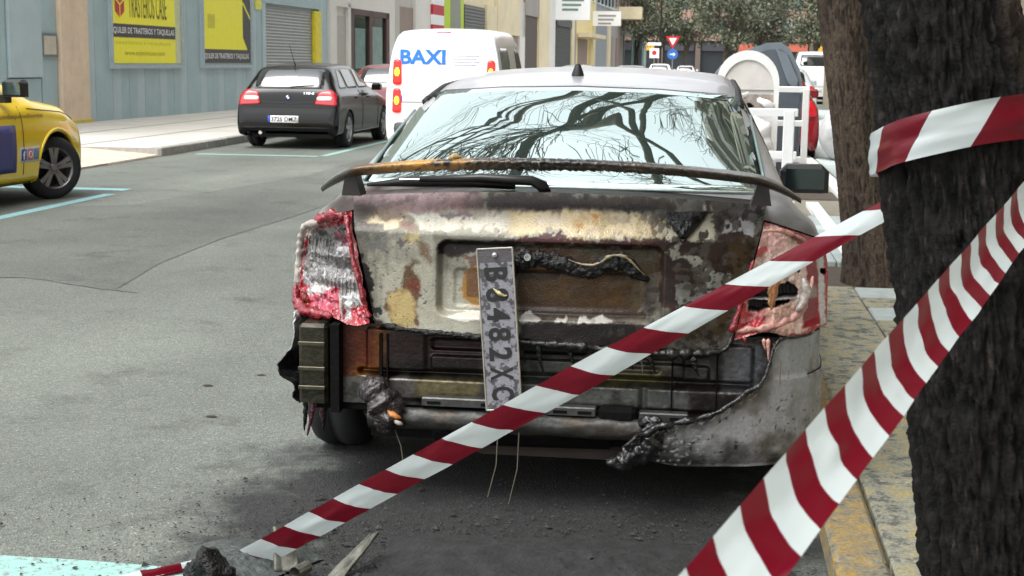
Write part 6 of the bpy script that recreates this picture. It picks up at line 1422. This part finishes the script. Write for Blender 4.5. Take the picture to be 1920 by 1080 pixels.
lumpy_tube('scrap', [(-.012, -.012, -.125), (.006, -.016, -.14), (.022, -.012, -.16), (.034, -.008, -.15)], [.003, .007, .006, .002], mat('scrap_cream', (170, 160, 118), .5, var=.7, vs=70, bump=.6), pl, 96, .9)
MB().lathe([(.008, 0), (.008, -.01), (.001, -.012)], 'y', (0, -.004, -.02), 10).build('bolt', mat('bolt_steel', (170, 172, 170), .35, .8), pl)
# ---------------------------------------------------------------- trees
def bark_trunk(name, cfn, rfn, z0, z1, parent, colfn, seed, nth=160, nz=None, m=None, depth=.02):
    nz = nz or int((z1 - z0) / .012)
    th, zz = np.meshgrid(np.linspace(0, 2 * math.pi, nth, endpoint=False), np.linspace(z0, z1, nz))
    cx, cy = cfn(zz); r = rfn(zz)
    Q = np.stack([np.cos(th) * 5.5, np.sin(th) * 5.5, zz * 11.0], -1)
    big = fbm(Q * [.5, .5, .2], seed, 3); wq = (fbm(Q * 1.1, seed + 90, 3) - .5)[..., None] * 1.1; fur = 1 - np.abs(fbm((Q + wq) * [1.7, 1.7, 1.0], seed + 4, 4) - .5) * 2.8; fin = fbm(Q * [7, 7, 6], seed + 8, 3)
    rr = r * (1 + .10 * (big - .5)) + depth * (fur - .7) + depth * .9 * (fin - .5)
    P = np.stack([np.cos(th) * 9, np.sin(th) * 9, zz * 7], -1)
    c = colfn(th, zz, fur, fin, P).reshape(-1, 3)
    return grid(name, cx + rr * np.cos(th), cy + rr * np.sin(th), zz, m or attr_mat('bark', bump=.6, bs=90, var=.3, vs=60, spec=.25), parent, c, np.full(th.size, .85), wrap=True)
def branch_mesh(starts, seed, levels=4, spread=.6, up=.15, min_r=.004, twig=1.0, floor=3.4):
    rnd = random.Random(seed); mb = MB()
    def grow(p, d, r, L, lev):
        n = max(3, int(L / .28)); path = [p.copy()]; rad = [r]
        for i in range(n):
            d = (d + Vector((rnd.uniform(-1, 1), rnd.uniform(-1, 1), rnd.uniform(-1, 1))) * .24 + Vector((0, 0, up * .12))).normalized()
            if p.z < floor and d.z < .25: d = Vector((d.x, d.y, .3)).normalized()      # boughs never droop to head height
            p = p + d * (L / n); path.append(p.copy()); rad.append(max(min_r, r * (1 - .62 * (i + 1) / n)))
        mb.tube(path, rad, 6 if r > .03 else 4, cap=False)
        if lev <= 0: return
        k = rnd.randint(3, 5) + (3 if lev <= 2 else 0)
        for i in range(k):
            t = rnd.uniform(.3, 1.); idx = min(n, int(t * n))
            ax = Vector((rnd.uniform(-1, 1), rnd.uniform(-1, 1), rnd.uniform(-.7, 1))).normalized()
            nd = (d * .75 + ax * spread).normalized()
            grow(path[idx], nd, max(min_r, rad[idx] * rnd.uniform(.5, .75)), L * rnd.uniform(.45, .72) * twig, lev - 1)
    for p, d, r, L in starts: grow(Vector(p), Vector(d).normalized(), r, L, levels)
    return mb
def lerp3(c0, c1, t): return np.array(lin(c0)) * (1 - t[..., None]) + np.array(lin(c1)) * t[..., None]
BRK2 = mat('branch_bark', (74, 68, 58), .85, var=.25, vs=8, bump=.3)
# nearest tree: charred black towards the car, brown bark left high on the far side
t1 = thing('street_tree', 'nearest street tree, its trunk charred black and wrapped in striped tape', 'tree', (.66, 2.75, .06), 0, 'street trees by the right kerb')
def c1(z): return -.005 - z * .158 - .0 * z, 0 * z
def r1(z): return .137 + .06 * np.exp(-z / .16) - .004 * z
def col1(th, z, fur, fin, P):
    n = fbm(P * .35, 6, 4)
    c = lerp3((1, 1, 1), (17, 15, 14), np.clip((fur - .45) * 1.6 + (fin - .5) * 1.2, 0, 1))
    brown = np.clip((np.cos(th - R(-5)) - .62) * 3 + (z - 1.45) * 1.3 + (n - .5) * 2.5, 0, 1) * np.clip((np.cos(th - R(-5)) - .3) * 3, 0, 1)
    c = c * (1 - brown[..., None] * .85) + lerp3((24, 19, 16), (62, 52, 43), np.clip((fur - .4) * 1.5, 0, 1)) * brown[..., None] * .85
    sp = np.clip((fbm(P * 4, 40, 2) - .74) * 12, 0, 1)[..., None]
    return c * (1 - sp * .35) + np.array(lin((80, 72, 66))) * sp * .35
bark_trunk('trunk', c1, r1, -.05, 3.3, t1, col1, 3, nth=260, depth=.03)
top1 = Vector((c1(3.25)[0], 0, 3.2))
br1 = branch_mesh([((top1.x, 0, 3.15), (-.8, .75, .7), .08, 5.2), ((top1.x, 0, 3.2), (.5, -.3, 1), .085, 3.0), ((top1.x, 0, 3.2), (-.6, -.5, .9), .08, 3.2), ((top1.x, 0, 3.2), (.3, .9, .8), .07, 3.0)], 4, 4)
br1.build('crown', BRK2, t1, smooth=True, kind='stuff')
t2 = thing('street_tree', 'second street tree with a plain brown trunk leaning left beyond the car mirror', 'tree', (1.12, 9.6, .06), 0, 'street trees by the right kerb')
def c2(z): return .0 - z * .155, 0 * z
def r2(z): return .165 + .05 * np.exp(-z / .2) - .003 * z
def col2(th, z, fur, fin, P):
    n = fbm(P * .3, 16, 4)
    c = lerp3((34, 29, 24), (82, 71, 60), np.clip((fur - .35) * 1.2 + (fin - .5) * .8 + (n - .5) * 1.2, 0, 1))
    return c
bark_trunk('trunk', c2, r2, -.05, 3.6, t2, col2, 11, nth=150, depth=.014)
x2 = c2(3.5)[0]
br2 = branch_mesh([((x2, 0, 3.4), (-1, -.2, .5), .09, 6.0), ((x2, 0, 3.5), (-.25, .5, 1), .08, 3.8), ((x2, 0, 3.5), (.6, -.5, .9), .07, 3.4), ((x2, 0, 3.45), (-.6, -.9, .8), .075, 4.0), ((x2, 0, 3.5), (-1, .15, .75), .08, 5.6)], 9, 4, twig=1.05)
br2.build('crown', BRK2, t2, smooth=True, kind='stuff')
t3 = thing('street_tree', 'dark tree trunk at the right edge of the picture behind the charred tree', 'tree', (1.62, 6.6, .06), 0, 'street trees by the right kerb')
def col3(th, z, fur, fin, P): return lerp3((34, 34, 36), (74, 72, 72), np.clip((fur - .4) * 1.3, 0, 1))
bark_trunk('trunk', lambda z: (-.03 * z, 0 * z), lambda z: .13 + .04 * np.exp(-z / .2), -.05, 3.4, t3, col3, 21, nth=90, depth=.012)
branch_mesh([((-.1, 0, 3.2), (-.2, .5, 1), .08, 3.), ((-.1, 0, 3.3), (.6, .1, 1), .07, 2.8), ((-.1, 0, 3.3), (-.7, -.4, .9), .07, 3.)], 30, 3).build('crown', BRK2, t3, smooth=True, kind='stuff')
# leafy trees where the street ends
LEAF = [mat('leaf_olive', (92, 97, 76), .7, var=.35, vs=3), mat('leaf_grey_green', (108, 112, 92), .7, var=.35, vs=3), mat('leaf_deep', (72, 80, 64), .7, var=.35, vs=3)]
FAR = [(-8.2, 168, 11, 'tallest leafy tree behind the balcony house at the far left'), (6.2, 146, 10, 'leafy tree standing deepest behind the orange shop signs'), (-5.6, 150, 9.5, 'leafy tree at the far left of the street end, beside the balcony house'), (-2.2, 132, 8.5, 'leafy tree behind the blue arrow sign'), (1.2, 118, 8.0, 'leafy tree above the dark shopfronts in the middle of the street end'),
       (4.6, 124, 8.5, 'forked leafy tree above the grey bin'), (7.8, 112, 8.0, 'leafy tree above the orange shop signs'), (10.8, 104, 8.5, 'leafy tree beside the second trunk at the right of the street end'), (2.8, 160, 10, 'farther leafy tree between the end block and the square')]
for k, (x, y, h, lab) in enumerate(FAR):
    t = thing('leafy_tree', lab, 'tree', (x, y, 0), 0, 'leafy trees at the end of the street')
    rnd = random.Random(50 + k)
    st = [((0, 0, h * .26), (rnd.uniform(-.5, .5), rnd.uniform(-.3, .3), 1), .13, h * .32) for _ in range(4)]
    tr = branch_mesh(st, 60 + k, 2, .7, min_r=.02, floor=0); tr.tube([(0, 0, 0), (.05, 0, h * .14), (0, 0, h * .28)], [.2, .16, .15], 8)
    tr.build('trunk', mat('far_bark', (84, 78, 66), .9, var=.2), t)
    nl = 4300; rs = np.random.RandomState(k); mb_v = []; mb_f = []; mi = []
    cl = [(rs.normal(0, h * .17), rs.normal(0, h * .17), h * rs.uniform(.42, 1.0), h * rs.uniform(.07, .15)) for _ in range(34)]
    for i in range(nl):
        cx, cy, cz, cr = cl[rs.randint(len(cl))]
        v = rs.normal(0, 1, 3); v *= cr * (rs.uniform(.3, 1.15)) / np.linalg.norm(v)
        p = np.array([cx, cy, cz]) + v * [1.15, 1.15, .8]
        a = rs.normal(0, 1, 3); a /= np.linalg.norm(a); b = np.cross(a, rs.normal(0, 1, 3)); b /= np.linalg.norm(b); s = rs.uniform(.09, .2)
        q = len(mb_v); mb_v += [tuple(p - a * s), tuple(p + b * s * .5), tuple(p + a * s), tuple(p - b * s * .5)]; mb_f.append((q, q + 1, q + 2, q + 3)); mi.append(i % 3 if rs.rand() < .5 else k % 3)
    me = bpy.data.meshes.new('crown'); me.from_pydata(mb_v, [], mb_f); me.polygons.foreach_set('material_index', mi)
    link('crown', me, LEAF, t, kind='stuff')
# ---------------------------------------------------------------- barrier tape
TW = bpy.data.materials.new('tape_white'); TR = bpy.data.materials.new('tape_red')
for m_, c_ in ((TW, (198, 208, 208)), (TR, (106, 4, 27))):
    m_.use_nodes = True; nt = m_.node_tree; b_ = nt.nodes['Principled BSDF']; b_.inputs['Base Color'].default_value = (*lin(c_), 1); b_.inputs['Roughness'].default_value = .28
    b_.inputs['Transmission Weight'].default_value = 0
    tl = nt.nodes.new('ShaderNodeBsdfTranslucent'); tl.inputs['Color'].default_value = (*lin(c_), 1)
    ms = nt.nodes.new('ShaderNodeMixShader'); ms.inputs[0].default_value = .38
    out = nt.nodes['Material Output']; nt.links.new(b_.outputs[0], ms.inputs[1]); nt.links.new(tl.outputs[0], ms.inputs[2]); nt.links.new(ms.outputs[0], out.inputs['Surface'])
def tape(name, label, ctr, wid, stripe=.118, slant=1., start=0, sub=6, nt_=12, cup=.0, seed=0, wr=.0, end_rag=0.):
    """ctr, wid: functions of the distance s along the tape -> centre point, width vector; stripes cut into the mesh at 45 degrees"""
    L = ctr[-1][0]; S = np.array([c[0] for c in ctr]); Cc = np.array([c[1] for c in ctr]); Wv = np.array([w for w in wid])
    wabs = np.linalg.norm(Wv, axis=1).max()
    ds = stripe / sub
    cols = int((L + wabs * abs(slant) * 2) / ds) + 2
    I, J = np.meshgrid(np.arange(cols), np.arange(nt_ + 1), indexing='ij')
    t = J / nt_ - .5
    s = np.clip(-wabs * slant + I * ds + t * wabs * slant, 0, L) if slant > 0 else np.clip(wabs * slant + I * ds + t * wabs * slant, 0, L)
    ip = lambda q, A: np.stack([np.interp(q, S, A[:, k]) for k in range(3)], -1)
    C, w = ip(s, Cc), ip(s, Wv); d = ip(np.minimum(s + .05, L), Cc) - ip(np.maximum(s - .05, 0), Cc)
    nrm = np.cross(d, w); nrm /= np.linalg.norm(nrm, axis=-1, keepdims=True) + 1e-9
    e = cup * np.cos(math.pi * t) + wr * (fbm(np.stack([s * 7, t * 2.5, t * 0 + seed], -1), seed, 3) - .5)
    V = list((C + w * t[..., None] + nrm * e[..., None]).reshape(-1, 3))
    F = []; MI = []
    for i in range(cols - 1):
        for j in range(nt_):
            a = i * (nt_ + 1) + j; q = (a, a + 1, a + nt_ + 2, a + nt_ + 1)
            if np.linalg.norm(V[q[0]] - V[q[3]]) < 1e-6 and np.linalg.norm(V[q[1]] - V[q[2]]) < 1e-6: continue
            F.append(q); MI.append(1 if ((i // sub + start) % 2) else 0)
    me = bpy.data.meshes.new(name); me.from_pydata([tuple(v) for v in V], [], F); me.polygons.foreach_set('material_index', MI)
    o = link(name, me, [TW, TR], smooth=True)
    return o
def path_tape(name, label, pts, wids, group='striped barrier tapes', **k):
    pts = np.array(pts, float); wids = np.array(wids, float)
    T = np.concatenate([[0], np.cumsum(np.linalg.norm(np.diff(pts, axis=0), axis=1))])
    n = max(20, int(T[-1] / .02)); t = np.linspace(0, T[-1], n)
    P = np.stack([np.interp(t, T, pts[:, i]) for i in range(3)], 1); Q = np.stack([np.interp(t, T, wids[:, i]) for i in range(3)], 1)
    P = smooth1(P, k.pop('sm', 6)); Q = smooth1(Q, 6)
    o = tape(name, label, list(zip(t, P)), Q, **k)
    return tag(o, label, 'tape', group)
def trunk_x(z): return .66 - (z - .06) * .158
# taut strip from the charred trunk down across the tail to the road
A0, A1 = np.array([trunk_x(1.21) - .10, 2.86, 1.215]), np.array([-1.30, 3.93, .01])
dA = (A1 - A0) / np.linalg.norm(A1 - A0)
wA = np.cross(dA, [0.35, -1, .0]); wA /= np.linalg.norm(wA); wA *= -1
if wA[2] > 0: wA = -wA                                   # t runs from upper to lower edge
pA = [A0 + (A1 - A0) * f for f in np.linspace(0, 1, 12)]
wsA = [wA * .084 * np.interp(f, [0, .1, .22, .35, 1], [.42, .5, .66, .85, 1]) + np.array([0, -1, 0]) * .084 * np.interp(f, [0, .2, .35, 1], [.5, .35, .1, 0]) for f in np.linspace(0, 1, 12)]
path_tape('barrier_tape', 'red and white tape stretched from the charred trunk down across the burnt tail', pA, wsA, slant=-.95, start=1, cup=.005, seed=2, wr=.012, sm=1)
# band round the trunk
th = np.linspace(R(70), R(-300), 60); pc = []; wc2 = []
for a in th:
    f = (R(70) - a) / R(370)
    z = 1.345 + .045 * math.cos(a - R(-40)); rr = .160 + .006 * math.sin(a * 5)
    pc.append((trunk_x(z) + rr * math.cos(a), 2.75 + rr * math.sin(a), z)); wc2.append((.0, 0, -.078))
path_tape('barrier_tape', 'red and white tape wound round the charred trunk', pc, wc2, slant=.6, start=0, cup=.0, seed=5, wr=.022, sm=2)
# loose strip sweeping past the lens from the trunk
_b0, _b1 = np.array([.036, 1.208, 1.034]), np.array([.545, 2.53, 1.238])
B0 = [tuple(_b0 + (_b1 - _b0) * f) for f in (1.42, 1.2, 1.0, .78, .5, .25, 0., -.25)]
def wdir(a, b, ln): v = np.array([a, 0, b]); return v / np.linalg.norm(v) * ln
wB = [wdir(.45, -.85, .08), wdir(.5, -.85, .075), wdir(.55, -.8, .072), wdir(.65, -.76, .072), wdir(.68, -.73, .074), wdir(.75, -.66, .074), wdir(.9, -.42, .074), wdir(.9, -.42, .074)]
path_tape('barrier_tape', 'broad red and white tape sweeping past the lens at lower right', B0, wB, stripe=.064, slant=1.0, start=0, cup=-.010, seed=9, wr=.014)
# end of the first strip on the road, torn and lying flat
E0p = [(-1.24, 3.99, .012), (-1.33, 3.93, .03), (-1.42, 3.86, .02), (-1.52, 3.78, .008), (-1.7, 3.66, .008)]
path_tape('barrier_tape', 'short torn end of tape lying on the asphalt by the parking line', E0p[1:], [(.03, .07, .01)] * 4, slant=.9, start=1, cup=.008, seed=12, wr=.03)
# ---------------------------------------------------------------- bins, barriers and rubble on the right
WPL = mat('bin_white', (206, 206, 204), .5, var=.1, vs=6, bump=.15, bs=30)
GPL = mat('bin_grey', (104, 114, 122), .5, var=.1, vs=4)
GPL2 = mat('bin_grey_dark', (78, 86, 94), .5, var=.1, vs=4)
gb = thing('waste_container', 'large grey wheeled waste container with an arched lid behind the white one', 'container', (.6, 18.3, 0))
prof = [(-.54, .12), (-.56, .95), (-.57, 1.30), (-.45, 1.46), (-.2, 1.64), (.1, 1.75), (.27, 1.76), (.38, 1.68), (.50, 1.45), (.56, 1.2), (.53, .12)]
MB().prism(prof, 'y', 0, 1.5).build('shell', GPL, gb)
inn = [(x * .9 + .02, .2 + (z - .12) * .9) for x, z in prof]
MB().prism(inn, 'y', -.03, .0).build('end_panel', GPL2, gb)
MB().prism([(.2, 1.68), (.34, 1.62), (.49, 1.30), (.47, 1.16), (.36, 1.28)], 'y', -.06, -.03).build('lid_corner', GPL, gb)
MB().tube([(-.58, .02, 1.28), (.58, .02, 1.18)], .025, 8).build('lid_bar', GPL2, gb)
for x in (-.45, .45):
    for y in (.2, 1.3): MB().lathe([(.001, -.03), (.1, -.03), (.1, .03), (.001, .03)], 'x', (x, y, .1), 16).build('castor', BLACKP, gb)
wb = thing('waste_container', 'white round-topped waste container with its front scorched and melted open', 'container', (.44, 16.6, 0))
arc = [(-.34, .15), (-.345, 1.28)] + [(-.345 * math.cos(a), 1.28 + .36 * math.sin(a)) for a in np.linspace(.15, math.pi - .15, 16)] + [(.345, 1.28), (.34, .15)]
MB().prism(arc, 'y', .02, .9).build('shell', WPL, wb)
ring = MB(); inn = [(x * .84, .15 + (z - .15) * .93) for x, z in arc]; n_ = len(arc)
vs = [(x, -.02, z) for x, z in arc] + [(x, -.02, z) for x, z in inn] + [(x, .02, z) for x, z in arc] + [(x, .03, z) for x, z in inn]
fs = []
for i in range(n_ - 1):
    fs += [(i, i + 1, n_ + i + 1, n_ + i), (i, 2 * n_ + i, 2 * n_ + i + 1, i + 1), (n_ + i, n_ + i + 1, 3 * n_ + i + 1, 3 * n_ + i)]
ring.add(vs, fs).build('rim', mat('bin_white_rim', (222, 224, 223), .45, var=.06), wb)
MB().prism([p for p in inn if p[1] > 1.16] , 'y', .0, .018).build('end_panel', mat('bin_panel', (200, 197, 192), .5, var=.08), wb)
MB().box(-.29, .29, .005, .018, .95, 1.15).build('scorched_panel', mat('bin_scorch', (150, 140, 132), .6, var=.6, vs=9, bump=.4), wb)
for k, (x, z, s) in enumerate([(-.08, 1.13, .05), (.18, 1.08, .05), (.02, 1.02, .06), (-.18, 1.0, .05)]):
    lumpy_tube('melt_hole', [(x - s, -.01, z), (x, -.02, z + .01), (x + s, -.01, z)], [.005, s * .6, .005], CHAR if k % 2 else SOOT, wb, 120 + k, .8, n=12, dens=.02, freq=20)
for k, (x0, z0, x1, z1, r_) in enumerate([(-.25, 1.05, .1, .75, .10), (0, .95, .3, .55, .11), (-.1, .7, .25, .35, .12), (.1, 1.1, .3, 1.0, .05), (-.3, .9, -.1, .4, .1), (.02, 1.16, -.22, 1.1, .035)]):
    lumpy_tube('melted_sheet', [(x0, -.12, z0), ((x0 + x1) / 2, -.22, (z0 + z1) / 2), (x1, -.18, z1)], [.02, r_, .03], WPL, wb, 130 + k, .9, n=16, dens=.02, freq=9, flat=.4)
lumpy_tube('melted_sheet', [(.05, -2.0, .62), (.14, -2.02, .60), (.22, -1.98, .55)], [.02, .06, .02], WPL, wb, 140, .6, n=16, dens=.02, freq=9, flat=.4)
WM = mat('rail_white', (218, 220, 220), .45, var=.05, vs=5)
def barrier(label, x0, x1, y, zt, rails, posts, t=.035):
    o = thing('white_barrier', label, 'barrier', ((x0 + x1) / 2, y, .0), 0, 'white tubular barriers')
    cx = (x0 + x1) / 2
    for z in rails: MB().box(x0 - cx, x1 - cx, -t * .8, t * .8, z - t, z + t, bev=.008).build('rail', WM, o)
    for x, w in posts: MB().box(x - cx - w, x - cx + w, -t, t, 0, zt, bev=.008).build('post', WM, o)
    return o
barrier('nearer white tubular barrier with a thick post behind the car mirror', -.2, .82, 13.5, 1.07, (1.05, .66, .2), ((.74, .05), (-.16, .04)))
barrier('farther white tubular barrier in front of the red hatchback', .1, 1.22, 18.0, 1.20, (1.19, .78, .34), ((1.18, .04), (.14, .04)))
def rubble_sack(label, loc, sx, sy, sz, seed):
    n, m = 40, 48
    v, u = np.meshgrid(np.linspace(0, 1, n), np.linspace(0, 2 * math.pi, m, endpoint=False), indexing='ij')
    prof = np.sin(np.clip(v * 1.06, 0, 1) * math.pi) ** .35
    P = np.stack([np.cos(u) * 2, np.sin(u) * 2, v * 3], -1); d = 1 + .22 * (fbm(P, seed, 4) - .5)
    sq = 1 / np.maximum(np.abs(np.cos(u)), np.abs(np.sin(u))) ** .6
    o = grid('rubble_sack', sx * np.cos(u) * prof * d * sq + loc[0], sy * np.sin(u) * prof * d * sq + loc[1], loc[2] + sz * v + .04 * (fbm(P * 2, seed + 1, 3) - .5), mat('sack_white', (176, 177, 178), .8, var=.1, vs=10, bump=.3, bs=40), wrap=True)
    return tag(o, label, 'sack')
rubble_sack('bulging white rubble sack on the pavement right of the red hatchback', (2.0, 21.8, .1), .36, .36, .85, 3)
for k, (x, y, s) in enumerate([(.35, 13.9, .1), (.6, 14.3, .14), (.2, 14.6, .12), (.75, 15.0, .1), (.5, 15.4, .15)]):
    o = lumpy_tube('burnt_debris', [(x - s, y, .04), (x, y - .05, .1), (x + s, y + .03, .05)], [.02, s * .7, .02], CHAR if k % 2 else mat('ash_grey', (90, 86, 80), .9, var=.5, vs=20, bump=.5), None, 150 + k, .9, n=14, dens=.02, freq=14)
    tag(o, ['flattened charred scrap nearest the white barrier post', 'grey ash lump behind the nearer barrier', 'charred heap left of the ash lumps behind the barrier', 'small grey ash lump by the kerb behind the barrier', 'largest charred heap before the white container'][k], 'debris', 'burnt scraps by the bins')
# ---------------------------------------------------------------- signs and lamp far down the street
sg = thing('road_sign', 'yield triangle above a round blue arrow sign on one pole', 'sign', (-2.26, 90, 0))
MB().tube([(0, 0, 0), (0, 0, 3.3)], .035, 8).build('pole', mat('galvanised', (150, 152, 152), .5, .5), sg)
tri = lambda r: [(r * math.sin(R(a)), 2.93 + r * math.cos(R(a))) for a in (60, 180, 300)]
MB().prism(tri(.50), 'y', -.06, -.04).build('yield_plate', mat('sign_red', (196, 40, 44), .5), sg)
MB().prism(tri(.28), 'y', -.07, -.06).build('yield_centre', WHT, sg)
bl = MB().lathe([(.001, -.06), (.33, -.06), (.33, -.04)], 'y', (0, 0, 2.1), 24).build('arrow_disc', mat('sign_blue', (50, 110, 186), .5), sg)
MB().prism([(-.16, 2.06), (-.16, 2.13), (.03, 2.13), (.03, 2.22), (.2, 2.09), (.03, 1.97), (.03, 2.06)], 'y', -.07, -.062).build('arrow', WHT, bl)
s2 = thing('parking_sign', 'small white sign with a red symbol left of the blue arrow sign', 'sign', (-3.75, 100, 0))
MB().tube([(0, 0, 0), (0, 0, 3.0)], .03, 6).build('pole', mat('galvanised', (150, 152, 152), .5, .5), s2)
MB().box(-.32, .32, -.05, -.03, 1.9, 2.55).build('plate', WHT, s2); MB().lathe([(.001, -.055), (.16, -.055), (.16, -.05)], 'y', (0, 0, 2.25), 16).build('symbol', mat('sign_red', (196, 40, 44)), s2)
MB().box(-.45, .45, -.05, -.03, 2.75, 2.95).build('plate', WHT, s2)
lp = thing('street_lamp', 'thin black lamp post far down the street', 'lamp', (-3.4, 102, 0))
MB().tube([(0, 0, 0), (0, 0, 1), (0, 0, 7.5)], [.12, .07, .05], 8).build('post', BLACKP, lp); MB().lathe([(.02, 8.0), (.22, 7.9), (.25, 7.5), (.12, 7.3)], 'z', n=12).build('lantern', BLACKP, lp)
# ---------------------------------------------------------------- scorched ground behind the car
def blob_sheet(name, outline, z, m, seed, amp=.06, n=160, mound=0.):
    o = np.array(outline, float); c = o.mean(0)
    k = len(o); t = np.linspace(0, k, n, endpoint=False)
    oo = np.concatenate([o, o[:1]])
    P = np.stack([np.interp(t, range(k + 1), oo[:, 0]), np.interp(t, range(k + 1), oo[:, 1])], 1)
    P = P + (np.stack([fbm(P * 9, seed, 4), fbm(P * 9 + 30, seed + 1, 4)], 1) - .5) * amp * 2
    rings = 36; f = np.linspace(1, .01, rings)[:, None, None]
    Q = c + (P[None] - c) * f
    zz = z + mound * np.clip(1 - f[..., 0] ** 1.5, 0, 1) * (.35 + 1.1 * fbm(Q * 22, seed + 4, 4)) + 0 * Q[..., 0]
    return grid(name, Q[..., 0], Q[..., 1], zz, m, wrap=True)
ASH = mat('soot_ground', (30, 31, 31), .9, var=.6, vs=14, bump=.8, bs=60)
WET = mat('wet_ash', (54, 60, 58), .55, var=.6, vs=9, bump=.9, bs=50)
h = blob_sheet('ash_heap', [(-1.52, 4.03), (-1.40, 4.12), (-1.2, 4.14), (-1.1, 4.0), (-1.2, 3.78), (-1.36, 3.68), (-1.44, 3.8)], .008, WET, 6, .04, mound=.035); tag(h, 'low heap of dark wet ash on the road behind the left rear wheel', 'ash')
h = blob_sheet('ash_heap', [(-.95, 4.25), (-.4, 4.3), (.2, 4.3), (.3, 4.05), (.1, 3.75), (-.4, 3.7), (-.9, 3.85)], .009, ASH, 9, .06, mound=.04); tag(h, 'broad spread of black ash under the middle of the burnt tail', 'ash')
# crumbs of charred plastic, beyond counting
rs = np.random.RandomState(4); mbv, mbf = [], []
for i in range(5200):
    x, y = rs.normal(-.5, .62), rs.normal(4.12, .33)
    if x > .36 or y < 3.3: continue
    s = rs.uniform(.002, .008) * (2.2 if rs.rand() < .05 else 1)
    ang = rs.uniform(0, 6.28, 4); k = len(mbv)
    base = [(x + s * math.cos(a) * rs.uniform(.6, 1.2), y + s * math.sin(a) * rs.uniform(.6, 1.2), .008) for a in sorted(ang)]
    mbv += base + [(x + rs.uniform(-.3, .3) * s, y + rs.uniform(-.3, .3) * s, .009 + s * rs.uniform(.2, .6))]
    mbf += [(k, k + 1, k + 4), (k + 1, k + 2, k + 4), (k + 2, k + 3, k + 4), (k + 3, k, k + 4)]
cr_ = MB().add(mbv, mbf).build('charred_crumbs', mat('crumb', (40, 39, 38), .8, var=.8, vs=40)); tag(cr_, 'loose charred crumbs scattered on the road behind the car', 'debris', kind='stuff')
def scrap_plate(label, pts, th, m, cat='scrap'):
    a, b, c, d = [Vector(p) for p in pts]; nrm = (b - a).cross(d - a).normalized() * th
    N = 14; vs = []
    for i in range(N + 1):
        for j in range(N + 1):
            u, v = i / N, j / N; p = a * (1 - u) * (1 - v) + b * u * (1 - v) + c * u * v + d * (1 - u) * v
            p = p + nrm.normalized() * .02 * (float(vnoise(np.array([[u * 3, v * 3, len(label)]]))[0]) - .5); vs.append(p)
    o = MB().add(vs, [(i * (N + 1) + j, i * (N + 1) + j + 1, (i + 1) * (N + 1) + j + 1, (i + 1) * (N + 1) + j) for i in range(N) for j in range(N)]).build('burnt_scrap', m, smooth=True)
    md = o.modifiers.new('thickness', 'SOLIDIFY'); md.thickness = th
    return tag(o, label, cat, 'burnt scraps behind the car')
SCR = mat('scrap_sooty', (92, 92, 84), .6, .2, var=.5, vs=14, bump=.4)
scrap_plate('upright sooty bracket standing where the tape meets the road', [(-1.20, 3.86, .005), (-1.13, 3.88, .005), (-1.17, 3.93, .11), (-1.22, 3.92, .12)], .012, SCR)
scrap_plate('slanted grey strip of scrap right of the upright bracket', [(-1.04, 3.82, .005), (-.99, 3.83, .008), (-.92, 4.0, .085), (-.95, 4.0, .09)], .01, SCR)
o = lumpy_tube('charred_lump', [(-1.42, 3.74, .01), (-1.36, 3.76, .05), (-1.28, 3.76, .03)], [.02, .06, .02], CHAR, None, 170, .8, n=16, dens=.006, freq=30); tag(o, 'black charred lump at the torn end of tape', 'debris')
o = lumpy_tube('charred_strip', [(-.32, 3.92, .02), (-.2, 3.86, .03), (-.05, 3.84, .02), (.05, 3.86, .015)], [.006, .014, .012, .004], CHAR, None, 171, .9, n=12, dens=.006, freq=50); tag(o, 'curled charred strip lying on the ash under the tail', 'debris')
MB().tube([(-1.12, 3.80, .03), (-1.10, 3.86, .03)], .018, 10, cap=False).build('pipe_stub', SCR); tag(bpy.data.objects['pipe_stub'], 'short pipe stub beside the upright bracket', 'debris')
for k, (x, y) in enumerate([(-2.21, 6.15), (-2.04, 6.41), (-2.0, 5.6)]):
    o = lumpy_tube('leaf_litter', [(x - .025, y, .004), (x, y + .006, .007), (x + .028, y + .004, .004)], [.002, .006, .001], mat('dead_leaf', (58, 50, 40), .8, var=.4), None, 180 + k, .9, n=8, dens=.01, freq=40)
    tag(o, ['small dead leaf on the open asphalt left of the car', 'dead leaf just right of the other on the asphalt', 'dead leaf nearest the camera on the asphalt'][k], 'leaf', 'dead leaves on the road')
# ---------------------------------------------------------------- put every thing's origin at its own base
bpy.context.view_layer.update()
for o in [x for x in scene.objects if x.type == 'EMPTY' and x.parent is None and x.location.length < 1e-6 and x.children]:
    lo = Vector((1e9,) * 3); hi = Vector((-1e9,) * 3)
    for c in o.children_recursive:
        if c.type != 'MESH': continue
        for q in c.bound_box:
            p = c.matrix_world @ Vector(q)
            lo = Vector(map(min, lo, p)); hi = Vector(map(max, hi, p))
    b = Vector(((lo.x + hi.x) / 2, (lo.y + hi.y) / 2, max(lo.z, 0)))
    o.location = b
    for c in o.children: c.location = c.location - b
